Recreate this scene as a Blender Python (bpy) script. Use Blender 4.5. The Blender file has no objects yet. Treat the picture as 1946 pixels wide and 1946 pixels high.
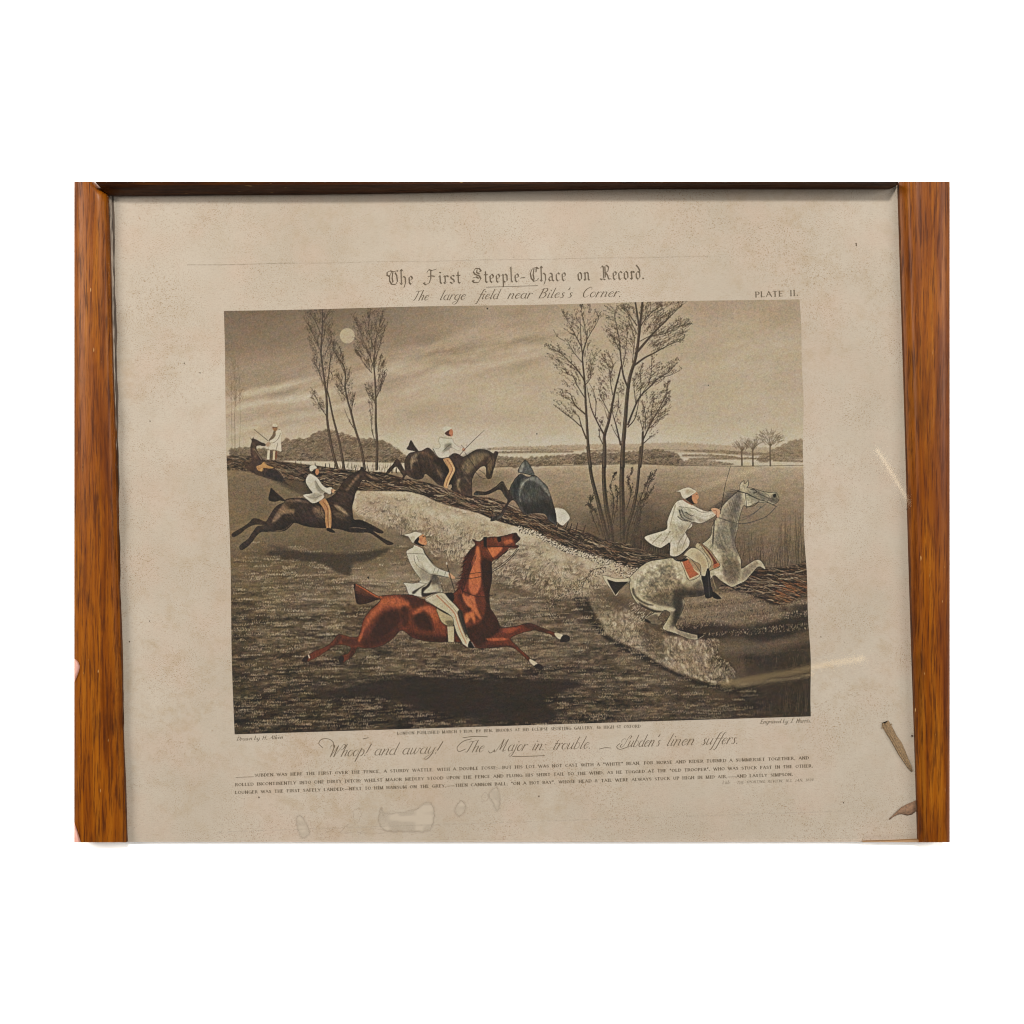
import bpy, bmesh, math
from mathutils import Vector
# ---------------------------------------------------------------- scene, camera, light, exposure
scene = bpy.context.scene
SC = 0.0004            # metres per photograph pixel at the backdrop
CAM_H = 0.80           # lens height above the backdrop
CX = CY = 973.0
cam_data = bpy.data.cameras.new('camera')
cam_data.sensor_width = 36.0
cam_data.lens = 36.0 * CAM_H / (1946 * SC)
cam_data.clip_start = 0.01
cam_data.clip_end = 60.0
cam = bpy.data.objects.new('camera', cam_data)
cam.location = (0, 0, CAM_H)
scene.collection.objects.link(cam)
scene.camera = cam

world = bpy.data.worlds.new('World')
scene.world = world
world.use_nodes = True
world.node_tree.nodes['Background'].inputs[0].default_value = (1.0, 0.965, 0.92, 1)
world.node_tree.nodes['Background'].inputs[1].default_value = 0.12

def lamp(name, loc, target, size, size_y, power, colour):
    d = bpy.data.lights.new(name, 'AREA')
    d.shape = 'RECTANGLE'; d.size = size; d.size_y = size_y; d.energy = power; d.color = colour
    o = bpy.data.objects.new(name, d)
    o.location = loc
    v = Vector(target) - Vector(loc)
    o.rotation_euler = v.to_track_quat('-Z', 'Y').to_euler()
    scene.collection.objects.link(o)
    return o

lamp('ceiling_lamp', (0.28, 1.44, 2.6), (0, 0, 0), 0.30, 0.26, 122.0, (1.0, 0.95, 0.87))
lamp('side_fill', (-1.50, 0.58, 1.25), (-0.25, 0.1, 0), 0.8, 0.8, 55.0, (1.0, 0.93, 0.85))  # unseen fill light, added to lift the shadows from the left
lamp('side_fill', (1.9, 0.52, 1.4), (0.1, 0.1, 0), 0.9, 0.9, 51.0, (1.0, 0.97, 0.92))  # matching fill added on the right, also unseen
lamp('front_fill', (0.0, -2.3, 1.7), (0, 0, 0), 1.2, 0.8, 34.0, (1.0, 0.96, 0.90))  # added front fill, lightens the shadow below the frame

scene.view_settings.view_transform = 'Standard'
scene.view_settings.look = 'None'
scene.view_settings.exposure = 0.0
scene.view_settings.gamma = 1.0
scene.view_settings.use_curve_mapping = False
scene.render.film_transparent = False
scene.cycles.use_denoising = True
scene.cycles.denoiser = 'OPENIMAGEDENOISE'
scene.cycles.denoising_input_passes = 'RGB_ALBEDO_NORMAL'
scene.cycles.denoising_prefilter = 'ACCURATE'
scene.cycles.max_bounces = 8
scene.cycles.transparent_max_bounces = 16
scene.cycles.pixel_filter_type = 'BLACKMAN_HARRIS'
scene.cycles.filter_width = 1.1
# ---------------------------------------------------------------- painter
# A small numpy painter: it inks the aquatint stroke by stroke onto a canvas
# in photograph-pixel units; the result becomes ink colours on real meshes.
import numpy as np
rng = np.random.default_rng(7)
K = 1.5
OX, OY, CW, CH = 418.0, 560.0, 1128, 844
HH, WW = int(CH * K), int(CW * K)
IMG = np.zeros((HH, WW, 3), np.float32)
LAB = np.zeros((HH, WW), np.uint8)
YY, XX = np.mgrid[0:HH, 0:WW].astype(np.float32)
PX = XX / K + OX
PY = YY / K + OY

def crop(x0, y0, s):
    return lambda *p: [(x0 + p[i] / s, y0 + p[i + 1] / s) for i in range(0, len(p), 2)]
A1 = crop(570, 1000, 6); A2 = crop(830, 980, 6); B = crop(435, 860, 6); C = crop(730, 780, 6)
D = crop(900, 850, 6); E1 = crop(1140, 900, 6); E2 = crop(1240, 880, 6); F = crop(425, 790, 12)
T1 = crop(560, 570, 6); T2 = crop(1020, 565, 6); G = crop(1120, 1060, 4.4619); H = crop(660, 900, 6)
W = crop(424, 568, 1.7312); Q = crop(969, 950, 1.854); S1 = crop(0, 0, 1)

def spline(pts, closed=False, n=6):
    p = np.asarray(pts, np.float32)
    if len(p) < 3:
        return p
    if closed:
        q = np.vstack([p[-1:], p, p[:2]])
    else:
        q = np.vstack([2 * p[0] - p[1], p, 2 * p[-1] - p[-2]])
    t = np.linspace(0, 1, n, endpoint=False)[:, None]
    out = []
    for i in range(len(q) - 3):
        a, b, c, d = q[i], q[i + 1], q[i + 2], q[i + 3]
        out.append(0.5 * (2 * b + (c - a) * t + (2 * a - 5 * b + 4 * c - d) * t * t + (3 * b - a - 3 * c + d) * t ** 3))
    out = np.vstack(out)
    if not closed:
        out = np.vstack([out, p[-1:]])
    return out

def vnoise(cx, cy, seed, ang=0.0, X=None, Y=None):
    """value noise in photo-pixel units, cell cx by cy, turned by ang degrees; returns -1..1"""
    if X is None:
        st = 4 if min(cx, cy) >= 16 else (2 if min(cx, cy) >= 5 else 1)
        if st > 1:      # coarse cells: sample sparsely and interpolate
            c = vnoise(cx, cy, seed, ang, PX[::st, ::st], PY[::st, ::st])
            c = np.pad(c, ((0, 1), (0, 1)), mode='edge')
            y = np.arange(HH) / st; x = np.arange(WW) / st
            iy = y.astype(int); ix = x.astype(int)
            fy = (y - iy).astype(np.float32)[:, None]; fx = (x - ix).astype(np.float32)[None, :]
            r = c[iy] * (1 - fy) + c[iy + 1] * fy
            return r[:, ix] * (1 - fx) + r[:, ix + 1] * fx
        X, Y = PX, PY
    a = math.radians(ang)
    u = (X * math.cos(a) + Y * math.sin(a)) / cx
    v = (-X * math.sin(a) + Y * math.cos(a)) / cy
    r = np.random.default_rng(seed).random((257, 257)).astype(np.float32)
    iu = np.floor(u).astype(np.int32); iv = np.floor(v).astype(np.int32)
    fu = u - iu; fv = v - iv
    fu = fu * fu * (3 - 2 * fu); fv = fv * fv * (3 - 2 * fv)
    iu0 = iu % 257; iv0 = iv % 257; iu1 = (iu + 1) % 257; iv1 = (iv + 1) % 257
    n = (r[iv0, iu0] * (1 - fu) + r[iv0, iu1] * fu) * (1 - fv) + (r[iv1, iu0] * (1 - fu) + r[iv1, iu1] * fu) * fv
    return n * 2 - 1

def fbm(cx, cy, seed, ang=0, octs=4):
    s = 0; amp = 1; tot = 0
    for o in range(octs):
        s = s + amp * vnoise(cx / 2 ** o, cy / 2 ** o, seed + o * 17, ang)
        tot += amp; amp *= 0.55
    return s / tot

def gblur(m, s):
    if s <= 0:
        return m
    r = max(1, int(3 * s + 0.5))
    k = np.exp(-0.5 * (np.arange(-r, r + 1) / s) ** 2).astype(np.float32); k /= k.sum()
    p = np.pad(m, ((r, r), (0, 0)), mode='edge')
    o = sum(k[i] * p[i:i + m.shape[0]] for i in range(2 * r + 1))
    p = np.pad(o, ((0, 0), (r, r)), mode='edge')
    return sum(k[i] * p[:, i:i + m.shape[1]] for i in range(2 * r + 1))

def raster(p, shape, sub=3):
    """antialiased even-odd polygon coverage; p in canvas pixels; returns y0, x0, mask"""
    h, w = shape
    x0 = max(0, int(p[:, 0].min()) - 1); x1 = min(w, int(p[:, 0].max()) + 2)
    y0 = max(0, int(p[:, 1].min()) - 1); y1 = min(h, int(p[:, 1].max()) + 2)
    if x1 <= x0 or y1 <= y0:
        return None
    m = np.zeros((y1 - y0, x1 - x0), np.float32)
    ix = np.arange(x0, x1, dtype=np.float32)
    a = p; b = np.roll(p, -1, 0)
    dy = b[:, 1] - a[:, 1]
    for r in range(y0, y1):
        for s in range(sub):
            y = r + (s + 0.5) / sub
            c = (a[:, 1] <= y) != (b[:, 1] <= y)
            if not c.any():
                continue
            xs = np.sort(a[c, 0] + (y - a[c, 1]) / dy[c] * (b[c, 0] - a[c, 0]))
            for i in range(0, len(xs) - 1, 2):
                m[r - y0] += (np.clip(xs[i + 1] - ix, 0, 1) - np.clip(xs[i] - ix, 0, 1)) / sub
    return y0, x0, m

def blend(y0, x0, m, col, alpha=1.0):
    h, w = m.shape
    v = IMG[y0:y0 + h, x0:x0 + w]
    v += (np.asarray(col, np.float32) - v) * (m * alpha)[..., None]

def mask_of(pts, smooth=True, blur=0.0, n=5):
    p = spline(pts, True, n) if smooth else np.asarray(pts, np.float32)
    p = (p - np.array([OX, OY], np.float32)) * K
    out = np.zeros((HH, WW), np.float32)
    r = raster(p, (HH, WW))
    if r is None:
        return out
    y0, x0, m = r
    if blur > 0:
        s = blur * K; e = int(3 * s + 2)
        m = gblur(np.pad(m, e), s); y0 -= e; x0 -= e
    a, b = max(0, -y0), max(0, -x0)
    m = m[a:a + HH - max(0, y0), b:b + WW - max(0, x0)]
    y0 = max(0, y0); x0 = max(0, x0)
    out[y0:y0 + m.shape[0], x0:x0 + m.shape[1]] = m
    return out

def fill(pts, col, alpha=1.0, blur=0.0, smooth=True, clip=None, lab=0):
    p = spline(pts, True, 5) if smooth else np.asarray(pts, np.float32)
    p = (p - np.array([OX, OY], np.float32)) * K
    r = raster(p, (HH, WW))
    if r is None:
        return
    y0, x0, m = r
    if lab:
        LAB[y0:y0 + m.shape[0], x0:x0 + m.shape[1]][m > 0.5] = lab
    if blur > 0:
        s = blur * K; e = int(3 * s + 2)
        m = gblur(np.pad(m, e), s); y0 -= e; x0 -= e
        a, b = max(0, -y0), max(0, -x0)
        y0 += a; x0 += b
        m = m[a:a + HH - y0, b:b + WW - x0]
    if clip is not None:
        m = m * clip[y0:y0 + m.shape[0], x0:x0 + m.shape[1]]
    blend(y0, x0, m, col, alpha)

def stroke(pts, w, col, alpha=1.0, w2=None, clip=None, smooth=True, lab=0):
    """tapering line of width w (to w2 at its end), in photo pixels"""
    p = spline(pts, False, 4) if smooth and len(pts) > 2 else np.asarray(pts, np.float32)
    p = (p - np.array([OX, OY], np.float32)) * K
    n = len(p)
    w2 = w if w2 is None else w2
    rad = np.linspace(w, w2, n) * K * 0.5
    e = rad.max() + 1.2
    x0 = max(0, int(p[:, 0].min() - e)); x1 = min(WW, int(p[:, 0].max() + e) + 2)
    y0 = max(0, int(p[:, 1].min() - e)); y1 = min(HH, int(p[:, 1].max() + e) + 2)
    if x1 <= x0 or y1 <= y0:
        return
    m = np.zeros((y1 - y0, x1 - x0), np.float32)
    for i in range(n - 1):
        a, b = p[i], p[i + 1]
        er = max(rad[i], rad[i + 1]) + 1.2
        u0 = max(x0, int(min(a[0], b[0]) - er)); u1 = min(x1, int(max(a[0], b[0]) + er) + 2)
        v0 = max(y0, int(min(a[1], b[1]) - er)); v1 = min(y1, int(max(a[1], b[1]) + er) + 2)
        if u1 <= u0 or v1 <= v0:
            continue
        xs = np.arange(u0, u1, dtype=np.float32)[None, :] + 0.5; ys = np.arange(v0, v1, dtype=np.float32)[:, None] + 0.5
        d = b - a; L = float(d @ d) + 1e-6
        t = np.clip(((xs - a[0]) * d[0] + (ys - a[1]) * d[1]) / L, 0, 1)
        q = np.sqrt((xs - a[0] - t * d[0]) ** 2 + (ys - a[1] - t * d[1]) ** 2)
        rr = rad[i] + (rad[i + 1] - rad[i]) * t
        c = np.clip(rr - q + 0.5, 0, 1) * np.minimum(1, rr * 2)
        s = m[v0 - y0:v1 - y0, u0 - x0:u1 - x0]
        np.maximum(s, c, out=s)
    if lab:
        LAB[y0:y1, x0:x1][m > 0.4] = lab
    if clip is not None:
        m = m * clip[y0:y1, x0:x1]
    blend(y0, x0, m, col, alpha)

RAMP = np.array([[0, 18, 14, 11], [30, 38, 30, 24], [60, 68, 56, 44], [90, 103, 87, 69], [120, 132, 114, 93],
                 [150, 164, 145, 122], [180, 191, 173, 149], [205, 210, 195, 173], [255, 235, 225, 205]], np.float32)
def tone(L):
    L = np.asarray(L, np.float32)
    return np.stack([np.interp(L, RAMP[:, 0], RAMP[:, i]) for i in (1, 2, 3)], -1).astype(np.float32)
def T(L):
    return tuple(float(v) for v in tone(np.float32(L)))

def grid_interp(gx, gy, vals):
    """smooth interpolation of a coarse tone chart given in W units"""
    gx = np.array(gx, np.float32) / 1.7312 + 424; gy = np.array(gy, np.float32) / 1.7312 + 568
    V = np.array(vals, np.float32)
    x = np.interp(PX[0], gx, np.arange(len(gx))); y = np.interp(PY[:, 0], gy, np.arange(len(gy)))
    ix = np.clip(x.astype(int), 0, len(gx) - 2); iy = np.clip(y.astype(int), 0, len(gy) - 2)
    fx = x - ix; fy = y - iy
    fx = (fx * fx * (3 - 2 * fx))[None, :]; fy = (fy * fy * (3 - 2 * fy))[:, None]
    a = V[iy][:, ix]; b = V[iy][:, ix + 1]; c = V[iy + 1][:, ix]; d = V[iy + 1][:, ix + 1]
    return (a * (1 - fx) + b * fx) * (1 - fy) + (c * (1 - fx) + d * fx) * fy

def rand_in(mask, n, seed):
    """n random photo-pixel points where mask > .5"""
    ys, xs = np.nonzero(mask > 0.5)
    if len(xs) == 0:
        return np.zeros((0, 2))
    i = np.random.default_rng(seed).integers(0, len(xs), n)
    return np.stack([xs[i] / K + OX, ys[i] / K + OY], -1)

U = lambda a, b: float(rng.uniform(a, b))
# ---------------------------------------------------------------- the aquatint picture
def paint_land_and_sky():
    global IMG
    sky = grid_interp([-10, 320, 640, 960, 1280, 1600, 1930], [10, 130, 250, 370, 490], [
        [88, 93, 104, 122, 136, 134, 136],
        [97, 105, 114, 130, 146, 146, 138],
        [122, 131, 146, 140, 150, 150, 146],
        [146, 152, 144, 150, 156, 156, 150],
        [154, 158, 160, 162, 166, 162, 156]])
    wx = (PX - 424) * 1.7312; wy = (PY - 568) * 1.7312
    st = vnoise(170, 13, 11, -13, PX + 18 * fbm(70, 50, 12), PY + 12 * fbm(60, 40, 14)) * .6 + .4 * fbm(60, 9, 13, -20, 3)
    band = np.exp(-((wy - (335 - 0.22 * (wx - 150))) / 85) ** 2) * np.clip((1250 - wx) / 300, 0, 1)
    sky += 40 * band * np.clip(st + 0.12, -0.45, 1) + 16 * band * np.clip(fbm(90, 5, 15, -14, 3) - .1, 0, 1)
    sky += 7 * fbm(260, 60, 31, -14, 4) + 4 * fbm(60, 26, 41, -8, 3)
    sky += 12 * np.clip(fbm(110, 22, 51, -18, 3), 0, 1) * np.clip((wx - 1480) / 200, 0, 1) * np.exp(-((wy - 200) / 160) ** 2)
    land = grid_interp([-10, 200, 400, 600, 800, 1000, 1200, 1400, 1600, 1800, 1930],
                       [530, 600, 660, 720, 780, 840, 900, 960, 1020, 1080, 1140, 1200, 1260, 1320, 1440], [
        [110, 110, 140, 150, 148, 138, 136, 134, 138, 142, 140],
        [104, 100, 100, 100, 95, 124, 128, 116, 128, 132, 132],
        [100, 98, 104, 146, 120, 116, 120, 102, 120, 124, 126],
        [98, 96, 96, 150, 150, 108, 106, 88, 108, 118, 120],
        [100, 96, 90, 105, 128, 130, 86, 76, 96, 110, 112],
        [92, 84, 82, 94, 118, 138, 126, 66, 84, 104, 104],
        [86, 86, 96, 112, 112, 126, 138, 110, 74, 66, 64],
        [82, 88, 98, 108, 104, 100, 122, 104, 78, 62, 58],
        [74, 82, 84, 90, 92, 96, 78, 86, 86, 72, 62],
        [70, 76, 78, 82, 86, 94, 88, 72, 78, 56, 50],
        [66, 72, 76, 82, 84, 90, 90, 72, 88, 58, 44],
        [64, 70, 74, 78, 80, 84, 86, 80, 80, 54, 42],
        [60, 62, 58, 54, 50, 58, 74, 78, 62, 48, 44],
        [52, 54, 52, 46, 42, 48, 68, 72, 60, 46, 44],
        [44, 46, 46, 42, 40, 44, 58, 60, 54, 46, 46]])
    low = np.clip((wy - 820) / 200, 0, 1) * np.clip((1350 - wx + (wy - 1000)) / 250, 0, 1)
    land += low * (-5 + 34 * fbm(46, 10.0, 61, -4, 4) + 20 * fbm(9, 3.6, 71, -2, 2) + 14 * np.clip(fbm(120, 30, 67, -3, 3), -1, 1))
    land += (1 - low) * (2 + 6 * fbm(60, 14, 81, 2, 4) + 5 * fbm(9, 3.5, 83, 0, 2))
    sky += 16 + 6 * np.clip((wx - 300) / 600, 0, 1)
    sky += 9 * fbm(150, 70, 37, -10, 4) + 12 * np.exp(-((wy - 480) / 60) ** 2)
    land[...] += 14 * np.exp(-((wy - 545) / 45) ** 2) * np.clip((wx - 500) / 300, 0, 1) + 9 * np.exp(-((wy - 600) / 70) ** 2) * np.clip((wx - 900) / 150, 0, 1)
    hor = np.clip((wy - 536) * 1.2, 0, 1)
    L = sky * (1 - hor) + land * hor
    IMG[:] = tone(L)
    IMG[..., 2] += 2 * (1 - hor)
    # age tint: the sky is a touch pinker to the left, the ground a touch greyer
    IMG[..., 2] -= 4 * hor * np.clip((900 - wx) / 900, 0, 1)

def blob_trees(x0, x1, base, top, seed, dark, light, n, r=(3, 7)):
    """a far hedge: a ragged bank of foliage scribbled over with dark and light curls"""
    g = np.random.default_rng(seed)
    fb = lambda x: float(np.interp(x, [b[0] for b in base], [b[1] for b in base])); ft = lambda x: float(np.interp(x, [b[0] for b in top], [b[1] for b in top]))
    p = []; x = x0
    while x < x1:            # lumpy skyline
        w = g.uniform(r[0], r[1]) * 2.4
        for t in (.15, .4, .65, .9):
            if x + w * t < x1:
                p.append((x + w * t, ft(x + w * t) + .12 * w - .42 * w * math.sin(math.pi * t) * (.6 + .8 * ((x * 7.3) % 1.0)) + g.uniform(-.5, .5)))
        x += w
    p += [(x1, fb(x1)), ((x0 + x1) / 2, fb((x0 + x1) / 2)), (x0, fb(x0))]
    fill(p, T(dark + 14), .82, blur=.7, smooth=False)
    if r[1] >= 5:
        for k in range(max(6, int((x1 - x0) / r[1] * 1.1))):
            x = g.uniform(x0 + 3, x1 - 3); yt, yb = ft(x), fb(x); h = yb - yt; q = g.random() ** 1.4 * .7; R = r[1] * g.uniform(.7, 1.35)
            y = yt + h * q + R * .55
            fill([(x + R * math.cos(a) * g.uniform(.85, 1.1), y + .75 * R * math.sin(a)) for a in np.linspace(0, 6.283, 10, endpoint=False)], T(dark - 6), .6, blur=.8)
            fill([(x - .15 * R + .72 * R * math.cos(a), y - .28 * R + .42 * R * math.sin(a)) for a in np.linspace(0, 6.283, 8, endpoint=False)], T(dark + light * .42), .6, blur=1.0)
    for k in range(int(n * 4.2)):
        x = g.uniform(x0, x1); q = g.random(); yt, yb = ft(x), fb(x)
        y = yt + (yb - yt) * q - .5; rr = g.uniform(r[0], r[1]) * g.uniform(.25, .7); a0 = g.uniform(150, 230)
        lum = dark - 26 * q + g.uniform(-10, 10) if k % 2 else dark + light * g.uniform(.35, 1.0) * (1 - .45 * q)
        stroke([(x + rr * math.cos(math.radians(a)), y + .75 * rr * math.sin(math.radians(a))) for a in (a0, a0 + 60, a0 + 120, a0 + 170)], g.uniform(.6, 1.2), T(lum), .75, .4)

def crown(axis, poly, n, seed, col, L=(8, 20), lean=26, leaves=3, lw=.75, leaf=(1.2, 2.6), w=.6):
    """fill a crown outline with fine upright twigs that lean away from the stem"""
    g = np.random.default_rng(seed)
    m = mask_of(poly)
    ax = spline(axis, False, 8)
    for x, y in rand_in(m, n, seed):
        k = int(np.argmin(np.abs(ax[:, 1] - y))); off = (x - ax[k, 0])
        a = math.radians(-90 + max(-1.4, min(1.4, off / 22)) * lean + g.normal(0, 9)); l = g.uniform(*L)
        b = (x - .5 * l * math.cos(a) - .12 * off, y - .5 * l * math.sin(a))
        q = [b, (b[0] + .45 * l * math.cos(a - .0) + .06 * off, b[1] + .45 * l * math.sin(a)), (b[0] + l * math.cos(a) + .1 * off, b[1] + l * math.sin(a))]
        stroke(q, w, col, .72, .35)
        for _ in range(leaves):
            t = g.uniform(.3, 1.1); u = b[0] + (q[2][0] - b[0]) * t + g.uniform(-1.8, 1.8); v = b[1] + (q[2][1] - b[1]) * t + g.uniform(-1.4, 1.4)
            s_ = g.uniform(*leaf); an = a + g.uniform(-.7, .7)
            stroke([(u, v), (u + s_ * math.cos(an), v + s_ * math.sin(an))], lw * g.uniform(.8, 1.7), col, .72, lw * .6)

def hatch(poly, ang, gap, w, col, alpha=.5, clip=None, wave=1.0, seed=0):
    """engraver's parallel lines inside an outline"""
    m = mask_of(poly, blur=.8)
    if clip is not None:
        m = m * clip
    p = np.array(poly); c = p.mean(0); R = float(np.abs(p - c).max()) * 1.5
    a = math.radians(ang); d = np.array([math.cos(a), math.sin(a)]); nn = np.array([-d[1], d[0]])
    g = np.random.default_rng(seed + int(c[0]))
    for o in np.arange(-R, R, gap):
        ph = g.uniform(0, 6)
        stroke([tuple(c + nn * (o + wave * math.sin(ph + t * .12) * .5 + g.uniform(-.15, .15)) + d * t) for t in np.linspace(-R, R, 7)], w * g.uniform(.7, 1.2), col, alpha, clip=m)

def twigs(branch, n, length, seed, col, up=0.75, spread=38, leaves=4, lw=0.65, t0=0.25, leaf=(1.2, 2.4), lt=0.0, wb=0.6):
    g = np.random.default_rng(seed)
    p = spline(branch, False, 8)
    for _ in range(n):
        t = g.uniform(t0, 1.0)
        i = min(int(t * (len(p) - 1)), len(p) - 2)
        b = p[i]; d = p[i + 1] - p[i]
        a = math.atan2(d[1], d[0]) + math.radians(g.uniform(-spread, spread))
        L = length * g.uniform(0.45, 1.1) * (1.05 - 0.45 * t)
        q = [tuple(b)]
        aa = a
        for k in range(3):
            aa += (-math.pi / 2 - aa) * 0.16 * up + math.radians(g.uniform(-14, 14))
            q.append((q[-1][0] + L / 3 * math.cos(aa), q[-1][1] + L / 3 * math.sin(aa)))
        stroke(q, wb, col, 0.8, 0.4)
        for _ in range(leaves):
            k = g.uniform(0.35, 1.05); j = min(int(k * 3), 2); f = k * 3 - j
            u = q[j][0] + (q[j + 1][0] - q[j][0]) * f + g.uniform(-2.2, 2.2)
            v = q[j][1] + (q[j + 1][1] - q[j][1]) * f + g.uniform(-2, 1.5)
            s = g.uniform(*leaf); an = aa + g.uniform(-0.6, 0.6)
            stroke([(u, v), (u + s * math.cos(an), v + s * math.sin(an))], lw * g.uniform(1.0, 1.9), col, 0.75 + lt, lw * 0.7)

def paint_far():
    # horizon hedges right, thin field lines
    fill(S1(932, 853, 1100, 851, 1290, 848, 1530, 858, 1530, 886, 1400, 884, 1200, 882, 932, 886), T(190), 0.85, blur=2.0)
    blob_trees(930, 1110, [(930, 855), (1110, 857)], [(930, 852), (985, 849), (1110, 850)], 5, 138, 44, 60, (1.5, 3))
    blob_trees(1040, 1535, [(1040, 851), (1535, 868)], [(1040, 847), (1290, 842), (1535, 856)], 6, 142, 40, 130, (1.5, 3.2))
    stroke(S1(927, 853, 985, 854, 1060, 855, 1110, 853), 0.8, T(105), 0.6)
    stroke(S1(1180, 853, 1290, 855, 1400, 864, 1530, 866), 0.8, T(105), 0.55)
    stroke(S1(1290, 868, 1360, 870, 1420, 866, 1530, 874), 0.7, T(110), 0.55)
    blob_trees(935, 1100, [(935, 889), (1100, 882)], [(935, 884), (945, 868), (1000, 872), (1060, 866), (1100, 864)], 8, 96, 90, 150, (2.5, 5))
    blob_trees(1090, 1300, [(1090, 884), (1200, 881), (1300, 886)], [(1090, 866), (1120, 861), (1180, 861), (1250, 855), (1285, 862), (1300, 880)], 9, 82, 100, 240, (2.5, 5.5))
    blob_trees(1290, 1395, [(1290, 885), (1395, 884)], [(1290, 878), (1330, 872), (1395, 883)], 10, 112, 60, 60, (2, 4))
    blob_trees(1440, 1538, [(1440, 876), (1538, 872)], [(1440, 872), (1465, 858), (1490, 846), (1510, 836), (1538, 838)], 12, 112, 70, 120, (2.5, 5.5))
    stroke(S1(935, 888, 1000, 886, 1100, 884, 1200, 882, 1290, 884, 1400, 886, 1530, 884), 1.2, T(92), 0.75)
    for x0, x1, y0, y1, sd in ((1296, 1400, 866, 869, 61), (1310, 1450, 873, 872, 62), (1380, 1536, 862, 868, 63), (1120, 1180, 858, 858, 64), (1300, 1420, 857, 861, 65), (940, 1090, 861, 859, 66), (1470, 1536, 876, 878, 67)):
        blob_trees(x0, x1, [(x0, y0 + 1), (x1, y1 + 1)], [(x0, y0 - 1), ((x0 + x1) / 2, (y0 + y1) / 2 - 3.5), (x1, y1 - 1)], sd, 112, 50, int((x1 - x0) * .5), (1.2, 3.0))
    for x, b, t, s in ((1410, 884, 832, 1), (1431, 885, 830, 2), (1464, 885, 822, 3)):
        stroke([(x, b), (x - .6, (b + t) / 2), (x + .3, t + 22)], 3.2, T(92), 0.9, 2.4)
        rx, ry = (17, 13) if s < 3 else (27, 19)
        po = [(x + rx * math.cos(a), t + 15 + (ry if math.sin(a) < 0 else 7) * math.sin(a)) for a in np.linspace(0, 6.283, 12, endpoint=False)]
        crown([(x, t - 5), (x, t + 15), (x, t + 40)], po, 60 if s < 3 else 110, 40 + s, T(100), (6, 13), 62, 1, .7, (1, 2), .75)
        for a in (-150, -125, -100, -78, -52, -30):
            a = math.radians(a)
            stroke([(x, t + 26), (x + rx * .4 * math.cos(a), t + 20 + ry * .4 * math.sin(a)), (x + rx * .85 * math.cos(a), t + 16 + ry * .9 * math.sin(a))], 1.6, T(92), .8, .5)
    # left wood
    blob_trees(436, 520, [(436, 870), (520, 872)], [(436, 854), (470, 852), (520, 856)], 20, 90, 60, 80, (2.5, 5))
    blob_trees(522, 780, [(522, 876), (640, 877), (780, 882)], [(522, 842), (550, 838), (585, 834), (602, 822), (625, 818), (652, 826), (680, 834), (712, 836), (738, 842), (755, 856), (780, 876)], 21, 82, 92, 460, (3, 7))
    fill(S1(533, 876, 600, 877, 770, 880, 790, 884, 790, 896, 640, 894, 560, 880), T(186), 0.95, blur=.6)
    for k in range(170):
        x = U(640, 790); y = U(886, 902)
        stroke([(x, y), (x + U(-2, 3), y - U(4, 12))], 0.8, T(U(70, 100)), 0.7, .4)
    for x in (537, 563, 573, 600, 618, 627, 636, 650, 676, 700, 740, 745, 753):
        stroke([(x, 885 + (x - 537) * .06), (x + U(-2, 1), 875 + (x - 537) * .07)], 2.2, T(58), 0.9, 1)
    # faint saplings at the left edge
    for x in (441, 448, 455, 446):
        stroke([(x, 856), (x + U(-2, 2), 800), (x + U(-3, 4), 745), (x + U(-4, 6), 690)], 0.9, T(112), 0.6, .5)
        twigs([(x, 800), (x + U(-2, 3), 745), (x + U(-4, 8), 685)], 22, 26, int(x), T(110), leaves=2, lw=.5, wb=.5)

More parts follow.
